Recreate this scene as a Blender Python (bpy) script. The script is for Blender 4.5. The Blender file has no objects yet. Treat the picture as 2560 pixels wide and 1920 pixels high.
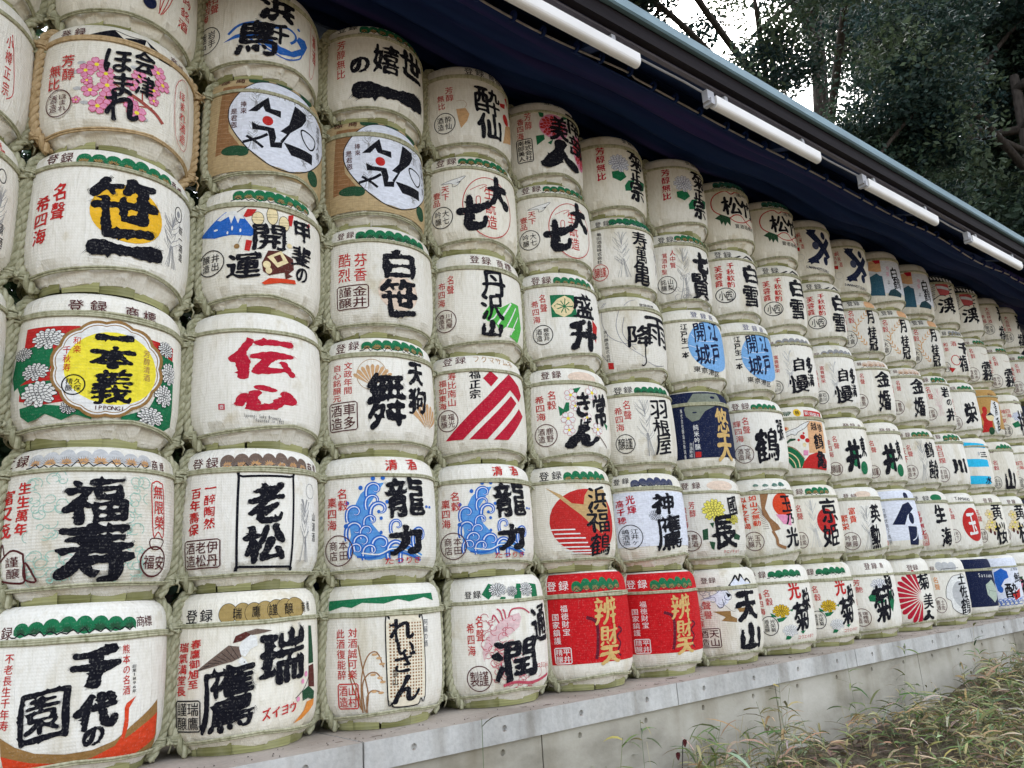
import bpy, bmesh, math, random
import numpy as np
from mathutils import Vector, Matrix
from mathutils.geometry import delaunay_2d_cdt

scene = bpy.context.scene
COL = scene.collection

# ------------------------------------------------------------------ camera
cam_data = bpy.data.cameras.new('camera')
cam = bpy.data.objects.new('camera', cam_data)
COL.objects.link(cam)
cr_, cu_, cf_ = (0.781516, -0.620619, -0.063748), (-0.111641, -0.239646, 0.96442), (0.613815, 0.746593, 0.256574)
M4 = Matrix(((cr_[0], cu_[0], -cf_[0], -0.6126), (cr_[1], cu_[1], -cf_[1], -3.32922), (cr_[2], cu_[2], -cf_[2], 0.51705), (0, 0, 0, 1)))
cam.matrix_world = M4
cam_data.sensor_width = 36
cam_data.lens = 27.42
cam_data.clip_start = 0.05
cam_data.clip_end = 500
scene.camera = cam

# ------------------------------------------------------------------ sky, sun, exposure
SUN_ELEV, SUN_AZ = math.radians(48), math.radians(55)   # azimuth measured clockwise from +Y
world = bpy.data.worlds.new('World')
scene.world = world
world.use_nodes = True
wn = world.node_tree
bg = wn.nodes['Background']
sky = wn.nodes.new('ShaderNodeTexSky')
sky.sky_type = 'NISHITA'
sky.sun_disc = False
sky.sun_elevation = SUN_ELEV
sky.sun_rotation = SUN_AZ
sky.air_density = 1.2
sky.dust_density = 3.0
sky.ozone_density = 0.6
hs = wn.nodes.new('ShaderNodeHueSaturation')          # thin high cloud takes most of the blue out of the sky
hs.inputs['Saturation'].default_value = 0.42
wn.links.new(sky.outputs[0], hs.inputs['Color'])
wn.links.new(hs.outputs[0], bg.inputs[0])
bg.inputs[1].default_value = 0.15
sun_data = bpy.data.lights.new('sun', 'SUN')
sun_data.energy = 1.0
sun_data.angle = math.radians(50)
sun_data.color = (1.0, 0.97, 0.92)
sun = bpy.data.objects.new('sun', sun_data)
COL.objects.link(sun)
sd = Vector((math.sin(SUN_AZ) * math.cos(SUN_ELEV), math.cos(SUN_AZ) * math.cos(SUN_ELEV), math.sin(SUN_ELEV)))
sun.rotation_euler = sd.to_track_quat('Z', 'Y').to_euler()
vs = scene.view_settings
vs.view_transform = 'Standard'
vs.look = 'None'
vs.gamma = 1.0
vs.exposure = 2.1
vs.use_curve_mapping = False

# ------------------------------------------------------------------ materials
def new_mat(name, col, rough=0.7, spec=0.3):
    m = bpy.data.materials.new(name); m.use_nodes = True
    b = m.node_tree.nodes['Principled BSDF']
    b.inputs['Base Color'].default_value = (*col, 1)
    b.inputs['Roughness'].default_value = rough
    b.inputs['Specular IOR Level'].default_value = spec
    return m, m.node_tree, b
def N(nt, t, **kw):
    n = nt.nodes.new(t)
    for k, v in kw.items(): setattr(n, k, v)
    return n
def mathn(nt, op, a, b=None):
    n = N(nt, 'ShaderNodeMath', operation=op)
    for i, v in enumerate((a, b)):
        if v is None: continue
        if hasattr(v, 'links'): nt.links.new(v, n.inputs[i])
        else: n.inputs[i].default_value = v
    return n.outputs[0]
def ramp(nt, fac, stops):
    r = N(nt, 'ShaderNodeValToRGB')
    els = r.color_ramp.elements
    while len(els) < len(stops): els.new(0.5)
    for e, (p, c) in zip(els, stops):
        e.position = p; e.color = (*c, 1) if len(c) == 3 else c
    nt.links.new(fac, r.inputs[0])
    return r.outputs[0]
def noise(nt, vec, scale, detail=3, rough=0.55):
    n = N(nt, 'ShaderNodeTexNoise')
    n.inputs['Scale'].default_value = scale; n.inputs['Detail'].default_value = detail; n.inputs['Roughness'].default_value = rough
    if vec is not None: nt.links.new(vec, n.inputs['Vector'])
    return n.outputs['Fac']
def mapping(nt, vec, sc):
    m = N(nt, 'ShaderNodeMapping'); m.inputs['Scale'].default_value = sc
    nt.links.new(vec, m.inputs['Vector']); return m.outputs[0]
def mix(nt, fac, a, b, mode='MIX'):
    n = N(nt, 'ShaderNodeMix', data_type='RGBA', blend_type=mode)
    for sock, v in ((n.inputs[0], fac), (n.inputs[6], a), (n.inputs[7], b)):
        if hasattr(v, 'links'): nt.links.new(v, sock)
        else: sock.default_value = v if not isinstance(v, tuple) else ((*v, 1) if len(v) == 3 else v)
    return n.outputs[2]
def bump(nt, b, h, strength, dist):
    n = N(nt, 'ShaderNodeBump'); n.inputs['Strength'].default_value = strength; n.inputs['Distance'].default_value = dist
    nt.links.new(h, n.inputs['Height']); nt.links.new(n.outputs[0], b.inputs['Normal'])

def place_vec(nt, oc):
    """the barrel's own coordinates shifted by where it stands, so that no two wear alike"""
    oi = N(nt, 'ShaderNodeObjectInfo'); k = N(nt, 'ShaderNodeVectorMath', operation='SCALE'); k.inputs['Scale'].default_value = 3.71
    nt.links.new(oi.outputs['Location'], k.inputs[0]); ad = N(nt, 'ShaderNodeVectorMath', operation='ADD')
    nt.links.new(oc, ad.inputs[0]); nt.links.new(k.outputs[0], ad.inputs[1])
    wn_ = N(nt, 'ShaderNodeTexWhiteNoise', noise_dimensions='3D'); nt.links.new(oi.outputs['Location'], wn_.inputs['Vector'])
    return ad.outputs[0], wn_.outputs['Value'], wn_.outputs['Color']
def weave(nt, b, strength=0.42):
    """cross ribs and upright threads of the woven straw sheet, its creases and dents"""
    tc = N(nt, 'ShaderNodeTexCoord'); sx = N(nt, 'ShaderNodeSeparateXYZ'); nt.links.new(tc.outputs['Object'], sx.inputs[0])
    pv, rnd, rcol = place_vec(nt, tc.outputs['Object'])
    ang = mathn(nt, 'ARCTAN2', sx.outputs[0], sx.outputs[1])
    wob = noise(nt, pv, 6, 2)
    rib = mathn(nt, 'SINE', mathn(nt, 'ADD', mathn(nt, 'MULTIPLY', sx.outputs[2], 2 * math.pi / 0.0115), mathn(nt, 'MULTIPLY', wob, 5.0)))
    thr = mathn(nt, 'SINE', mathn(nt, 'ADD', mathn(nt, 'MULTIPLY', ang, 190.0), mathn(nt, 'MULTIPLY', rib, 1.2)))
    ribk = mathn(nt, 'ADD', 0.10, mathn(nt, 'MULTIPLY', rnd, 0.32))
    h = mathn(nt, 'ADD', mathn(nt, 'MULTIPLY', rib, ribk), mathn(nt, 'MULTIPLY', thr, 0.22))
    crease = noise(nt, mapping(nt, pv, (8, 8, 1.3)), 1.0, 3)
    fine = noise(nt, mapping(nt, pv, (17, 17, 2.2)), 1.0, 2)
    ridge = mathn(nt, 'POWER', mathn(nt, 'SUBTRACT', 1.0, mathn(nt, 'ABSOLUTE', mathn(nt, 'MULTIPLY', mathn(nt, 'SUBTRACT', fine, 0.5), 2.4))), 14.0)
    dent = noise(nt, pv, 4.5, 2)
    h = mathn(nt, 'ADD', h, mathn(nt, 'MULTIPLY', crease, 9.0))
    h = mathn(nt, 'ADD', h, mathn(nt, 'MULTIPLY', ridge, 2.2))
    h = mathn(nt, 'ADD', h, mathn(nt, 'MULTIPLY', dent, 14.0))
    bump(nt, b, h, strength, 0.0022)
    return pv, rib, rnd

MAT = {}
m, nt, b = new_mat('woven_white_sheet', (0.74, 0.72, 0.66), 0.62, 0.25)
oc, rib, rnd = weave(nt, b)
st_ = noise(nt, mapping(nt, oc, (6, 6, 1.5)), 1.0, 5); st2 = noise(nt, oc, 5.5, 6, 0.62); st3 = noise(nt, mapping(nt, oc, (90, 90, 30)), 1.0, 2)
base = ramp(nt, rnd, [(0.0, (0.83, 0.785, 0.68)), (0.35, (0.83, 0.80, 0.735)), (0.7, (0.80, 0.76, 0.67)), (1.0, (0.75, 0.72, 0.655))])
dirt = ramp(nt, st_, [(0.28, (0.80, 0.76, 0.67)), (0.46, (1, 1, 1)), (0.8, (0.97, 0.96, 0.94))])
c1 = mix(nt, 1.0, base, dirt, 'MULTIPLY')
c1 = mix(nt, 1.0, c1, ramp(nt, st2, [(0.28, (0.78, 0.73, 0.62)), (0.40, (1, 1, 1))]), 'MULTIPLY')
c1 = mix(nt, 1.0, c1, ramp(nt, st3, [(0.3, (0.90, 0.89, 0.86)), (0.6, (1, 1, 1))]), 'MULTIPLY')
nt.links.new(mix(nt, mathn(nt, 'MULTIPLY', mathn(nt, 'ADD', rib, 1.0), 0.055), c1, (0.56, 0.53, 0.46)), b.inputs['Base Color'])
MAT['sheet'] = m
m, nt, b = new_mat('green_straw', (0.24, 0.235, 0.11), 0.75, 0.2)
oc, rib, rnd = weave(nt, b, 0.6)
f1 = noise(nt, mapping(nt, oc, (4, 4, 60)), 1.0, 4)
nt.links.new(ramp(nt, f1, [(0.3, (0.15, 0.15, 0.06)), (0.55, (0.27, 0.265, 0.12)), (0.8, (0.38, 0.36, 0.19))]), b.inputs['Base Color'])
MAT['straw'] = m
m, nt, b = new_mat('folded_straw', (0.4, 0.39, 0.22), 0.7, 0.2)
tc = N(nt, 'ShaderNodeTexCoord')
f1 = noise(nt, mapping(nt, tc.outputs['Object'], (3, 3, 130)), 1.0, 4)
f2 = noise(nt, tc.outputs['Object'], 9, 3)
ca = ramp(nt, f1, [(0.25, (0.11, 0.11, 0.036)), (0.5, (0.21, 0.205, 0.08)), (0.8, (0.32, 0.31, 0.15))])
nt.links.new(mix(nt, ramp(nt, f2, [(0.45, (0, 0, 0)), (0.68, (0.5, 0.5, 0.5))]), ca, (0.38, 0.37, 0.23)), b.inputs['Base Color'])
bump(nt, b, f1, 0.5, 0.003)
MAT['hem'] = m
m = m.copy(); m.name = 'folded_straw_pale'; MAT['hem2'] = m
for n_ in m.node_tree.nodes:
    if n_.type == 'VALTORGB' and len(n_.color_ramp.elements) == 3:
        for e_ in n_.color_ramp.elements: e_.color = tuple(min(1, x * 1.45 + .03) for x in e_.color[:3]) + (1,)
def rope_mat(name, dark, light):
    m, nt, b = new_mat(name, light, 0.75, 0.2)
    tc = N(nt, 'ShaderNodeTexCoord'); oi = N(nt, 'ShaderNodeObjectInfo')
    f = noise(nt, mapping(nt, tc.outputs['Object'], (70, 70, 25)), 1.0, 4)
    g = noise(nt, tc.outputs['Object'], 6, 2)
    ca = ramp(nt, f, [(0.28, dark), (0.6, light)])
    nt.links.new(mix(nt, mathn(nt, 'MULTIPLY', g, 0.35), ca, tuple(x * 0.75 for x in dark)), b.inputs['Base Color'])
    bump(nt, b, f, 0.6, 0.002)
    return m
MAT['rope'] = rope_mat('straw_rope', (0.23, 0.225, 0.125), (0.53, 0.51, 0.36))
MAT['rope_tan'] = rope_mat('tan_rope', (0.36, 0.24, 0.11), (0.62, 0.46, 0.27))

INK = dict(K=(.0055, .0055, .0105), R=(.52, .024, .022), M=(.085, .014, .016), G=(.012, .16, .065), DG=(.02, .075, .035), LG=(.09, .45, .07), LG2=(.45, .52, .42), TG=(.03, .16, .12),
  B=(.022, .13, .50), LB=(.26, .47, .80), B2=(.10, .30, .66), SB=(.20, .42, .74), NV=(.008, .014, .05), NV2=(.05, .06, .12), DN=(.012, .02, .03), NB=(.09, .10, .20), CY=(.03, .50, .80),
  Y=(.82, .46, .025), Y2=(.85, .72, .05), YL=(.82, .72, .12), YE=(.78, .50, .03), GD=(.30, .165, .055), GD2=(.42, .23, .08), GL=(.38, .27, .10), GO=(.62, .41, .15), GG=(.20, .22, .17),
  O=(.8, .2, .03), OR=(.72, .26, .05), OR2=(.66, .34, .11), RO=(.66, .06, .018), CM=(.48, .012, .035), CP=(.55, .10, .11), RB=(.56, .010, .014), RD=(.13, .012, .025), P=(.74, .28, .44), PR=(.52, .08, .12), PW=(.72, .50, .50),
  W=(.80, .79, .76), WB=(.74, .76, .84), N=(.30, .30, .31), N2=(.16, .16, .17), LN=(.50, .50, .50), TE=(.33, .56, .47), TN=(.50, .37, .20), TN2=(.55, .36, .16), TB=(.30, .15, .065), TO=(.60, .36, .18),
  CR=(.80, .66, .38), CR2=(.80, .72, .56), PO=(.74, .58, .46), PO2=(.74, .42, .22), BR=(.36, .08, .06), BM=(.10, .025, .02), BM2=(.16, .11, .085), OC=(.50, .29, .09), TL=(.035, .12, .19), TL2=(.02, .06, .08))
INKM = {}
def ink(c):
    if c not in INKM:
        m, nt, b = new_mat('print_' + c.lower(), INK[c], 0.75, 0.08)
        oc, rib, rnd = weave(nt, b, 0.35)
        f = noise(nt, mapping(nt, oc, (40, 40, 90)), 1.0, 3); g2 = noise(nt, mapping(nt, oc, (150, 150, 110)), 1.0, 2); fd = noise(nt, oc, 5, 3)
        lo = tuple(min(1, x * 0.84) for x in INK[c]); hi = tuple(min(.9, x * 1.05 + .005) for x in INK[c])
        cc = ramp(nt, f, [(0.35, lo), (0.7, hi)])
        worn = mathn(nt, 'MULTIPLY', mathn(nt, 'MULTIPLY', mathn(nt, 'GREATER_THAN', mathn(nt, 'ADD', g2, mathn(nt, 'MULTIPLY', rib, 0.05)), 0.63), fd), 0.17)
        nt.links.new(mix(nt, worn, cc, (0.60, 0.58, 0.53)), b.inputs['Base Color'])
        INKM[c] = m
    return INKM[c]

m, nt, b = new_mat('ledge_concrete', (0.42, 0.40, 0.37), 0.85, 0.2)
tc = N(nt, 'ShaderNodeTexCoord')
a = noise(nt, tc.outputs['Object'], 2.2, 6, 0.6); a2 = noise(nt, tc.outputs['Object'], 60, 3); a3 = noise(nt, mapping(nt, tc.outputs['Object'], (5, 5, .7)), 1, 4)
cc = ramp(nt, a, [(0.3, (0.36, 0.35, 0.33)), (0.5, (0.50, 0.49, 0.47)), (0.72, (0.62, 0.61, 0.585))])
cc = mix(nt, 1.0, cc, ramp(nt, a3, [(0.32, (0.60, 0.57, 0.53)), (0.5, (1, 1, 1)), (0.8, (1.0, 0.98, 0.95))]), 'MULTIPLY')
gm = N(nt, 'ShaderNodeNewGeometry'); sz = N(nt, 'ShaderNodeSeparateXYZ'); nt.links.new(gm.outputs['Normal'], sz.inputs[0])
top = mathn(nt, 'GREATER_THAN', sz.outputs[2], 0.6)
tcol = ramp(nt, a, [(0.3, (0.30, 0.25, 0.205)), (0.55, (0.47, 0.405, 0.345)), (0.8, (0.55, 0.49, 0.43))])
cc = mix(nt, top, cc, tcol)
cc = mix(nt, 1.0, cc, ramp(nt, a2, [(0.3, (0.86, 0.86, 0.86)), (0.6, (1, 1, 1))]), 'MULTIPLY')
nt.links.new(cc, b.inputs['Base Color'])
bump(nt, b, mathn(nt, 'ADD', a2, mathn(nt, 'MULTIPLY', a, 2.0)), 0.35, 0.004)
MAT['ledge'] = m
m, nt, b = new_mat('wall_concrete', (0.4, 0.38, 0.34), 0.85, 0.2)
tc = N(nt, 'ShaderNodeTexCoord')
a = noise(nt, mapping(nt, tc.outputs['Object'], (1.6, 1, 3.2)), 1, 6, 0.62); a2 = noise(nt, tc.outputs['Object'], 70, 3); a3 = noise(nt, mapping(nt, tc.outputs['Object'], (2.6, 2, .55)), 1, 6)
cc = ramp(nt, a, [(0.28, (0.22, 0.20, 0.16)), (0.5, (0.40, 0.37, 0.31)), (0.75, (0.52, 0.49, 0.43))])
cc = mix(nt, 1.0, cc, ramp(nt, a3, [(0.32, (0.60, 0.56, 0.47)), (0.52, (1, 1, 1))]), 'MULTIPLY')
nt.links.new(cc, b.inputs['Base Color'])
bump(nt, b, mathn(nt, 'ADD', a2, a), 0.3, 0.004)
MAT['wall'] = m
def simple(name, col, rough=0.7, spec=0.3, sc=8, var=0.25, bs=0.0, stretch=(1, 1, 1)):
    m, nt, b = new_mat(name, col, rough, spec)
    tc = N(nt, 'ShaderNodeTexCoord')
    f = noise(nt, mapping(nt, tc.outputs['Object'], stretch), sc, 5)
    nt.links.new(ramp(nt, f, [(0.3, tuple(x * (1 - var) for x in col)), (0.7, tuple(min(.95, x * (1 + var)) for x in col))]), b.inputs['Base Color'])
    if bs: bump(nt, b, f, bs, 0.01)
    return m
MAT['copper'] = simple('grey_green_roof_edge', (0.135, 0.22, 0.26), 0.5, 0.4, 3, 0.22, 0, (1, 4, 4))
MAT['rooftop'] = simple('roof_sheet', (0.16, 0.21, 0.21), 0.6, 0.3, 3, 0.2)
MAT['fascia'] = simple('dark_brown_painted_timber', (0.017, 0.014, 0.016), 0.7, 0.06, 6, 0.2, 0.1, (.4, 6, 6))
MAT['soffit'] = simple('shade_navy_boards', (0.009, 0.022, 0.072), 0.6, 0.25, 5, 0.35, 0.1, (.5, 5, 5))  # blue dark of the shade under the roof, put into the board colour
MAT['trim'] = simple('pale_grey_drip_edge', (0.13, 0.12, 0.14), 0.6, 0.15, 4, 0.15)
m, nt, b = new_mat('purple_curtain_cloth', (0.02, 0.015, 0.06), 0.75, 0.15)
tc = N(nt, 'ShaderNodeTexCoord')
f = noise(nt, mapping(nt, tc.outputs['Object'], (.25, 5.5, 1)), 1, 3)
nt.links.new(ramp(nt, f, [(0.42, (0.006, 0.021, 0.078)), (0.58, (0.010, 0.020, 0.078)), (0.72, (0.036, 0.019, 0.09))]), b.inputs['Base Color'])
MAT['curtain'] = m
MAT['lamp'] = simple('white_enamel', (0.72, 0.70, 0.68), 0.4, 0.4, 3, 0.06)
MAT['lamp_end'] = simple('grey_plastic', (0.34, 0.34, 0.36), 0.5, 0.4, 5, 0.15)
MAT['cord'] = simple('pale_cord', (0.32, 0.28, 0.25), 0.7, 0.2, 20, 0.2)
MAT['backwall'] = simple('shade_dark_back_boards', (0.013, 0.022, 0.05), 0.8, 0.2, 4, 0.4, 0.2, (4, 4, .5))  # board colour carries the bluish shade seen behind the stacks
MAT['steel'] = simple('galvanised_post', (0.22, 0.23, 0.24), 0.45, 0.5, 5, 0.15)
MAT['bark'] = simple('bark', (0.055, 0.045, 0.038), 0.9, 0.15, 9, 0.45, 0.6, (2, 2, .5))
m, nt, b = new_mat('leaf_litter_soil', (0.2, 0.17, 0.12), 0.95, 0.1)
tc = N(nt, 'ShaderNodeTexCoord')
f = noise(nt, tc.outputs['Object'], 9, 6, 0.65); f2 = noise(nt, tc.outputs['Object'], 55, 4)
cc = ramp(nt, f, [(0.3, (0.085, 0.065, 0.045)), (0.5, (0.17, 0.135, 0.095)), (0.72, (0.29, 0.245, 0.18))])
nt.links.new(mix(nt, 1.0, cc, ramp(nt, f2, [(0.3, (0.55, 0.55, 0.55)), (0.65, (1, 1, 1))]), 'MULTIPLY'), b.inputs['Base Color'])
bump(nt, b, mathn(nt, 'ADD', f, f2), 0.8, 0.03)
MAT['soil'] = m
def leaf_mat(name, rough=0.55, trans=0.22):
    m = bpy.data.materials.new(name); m.use_nodes = True
    nt = m.node_tree; b = nt.nodes['Principled BSDF']; out = nt.nodes['Material Output']
    at = N(nt, 'ShaderNodeAttribute', attribute_name='tint')
    b.inputs['Roughness'].default_value = rough; b.inputs['Specular IOR Level'].default_value = 0.3
    nt.links.new(at.outputs['Color'], b.inputs['Base Color'])
    tr = N(nt, 'ShaderNodeBsdfTranslucent'); nt.links.new(at.outputs['Color'], tr.inputs['Color'])
    mx = N(nt, 'ShaderNodeMixShader'); mx.inputs[0].default_value = trans
    nt.links.new(b.outputs[0], mx.inputs[1]); nt.links.new(tr.outputs[0], mx.inputs[2]); nt.links.new(mx.outputs[0], out.inputs[0])
    return m
MAT['leaf'] = leaf_mat('tree_leaf'); MAT['grass'] = leaf_mat('bamboo_grass_leaf', 0.6, 0.15)

# ------------------------------------------------------------------ object helpers
def obj(name, me, parent=None, mats=None, **props):
    o = bpy.data.objects.new(name, me); COL.objects.link(o)
    if mats is not None and me is not None and not me.materials:
        for mm in (mats if isinstance(mats, (list, tuple)) else [mats]): me.materials.append(mm)
    if parent is not None: o.parent = parent
    for k, v in props.items(): o[k] = v
    return o
def empty(name, loc=(0, 0, 0), **props):
    o = bpy.data.objects.new(name, None); COL.objects.link(o); o.location = loc; o.empty_display_size = 0.1
    for k, v in props.items(): o[k] = v
    return o
def mesh(name, verts, faces, smooth=False, mi=None):
    me = bpy.data.meshes.new(name); me.from_pydata([tuple(v) for v in verts], [], [tuple(f) for f in faces])
    if smooth: me.polygons.foreach_set('use_smooth', [True] * len(me.polygons))
    if mi is not None: me.polygons.foreach_set('material_index', mi)
    me.update(); return me
class MB:
    def __init__(s): s.v = []; s.f = []
    def add(s, v, f):
        o = len(s.v); s.v += [tuple(x) for x in v]; s.f += [tuple(i + o for i in x) for x in f]
    def box(s, x0, x1, y0, y1, z0, z1):
        s.add([(x0, y0, z0), (x1, y0, z0), (x1, y1, z0), (x0, y1, z0), (x0, y0, z1), (x1, y0, z1), (x1, y1, z1), (x0, y1, z1)],
              [(0, 3, 2, 1), (4, 5, 6, 7), (0, 1, 5, 4), (1, 2, 6, 5), (2, 3, 7, 6), (3, 0, 4, 7)])
    def tube(s, P, rad, n=6, closed=False, cap=True):
        P = [Vector(p) for p in P]; L = len(P); ring = []
        up = None; o = len(s.v)
        for i, p in enumerate(P):
            a = P[(i - 1) % L] if (closed or i > 0) else P[i]; c = P[(i + 1) % L] if (closed or i < L - 1) else P[i]
            d = (c - a).normalized()
            if up is None: up = Vector((0, 0, 1)) if abs(d.z) < .9 else Vector((1, 0, 0))
            x = d.cross(up).normalized(); up = x.cross(d).normalized()
            r = rad[i] if hasattr(rad, '__len__') else rad
            for k in range(n):
                q = 2 * math.pi * k / n; s.v.append(tuple(p + x * math.cos(q) * r + up * math.sin(q) * r))
        for i in range(L if closed else L - 1):
            for k in range(n):
                a, b_, c, d_ = i * n + k, i * n + (k + 1) % n, ((i + 1) % L) * n + (k + 1) % n, ((i + 1) % L) * n + k
                s.f.append((o + a, o + b_, o + c, o + d_))
        if cap and not closed:
            s.f.append(tuple(o + k for k in reversed(range(n)))); s.f.append(tuple(o + (L - 1) * n + k for k in range(n)))
    def build(s, name, smooth=False): return mesh(name, s.v, s.f, smooth)
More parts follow.
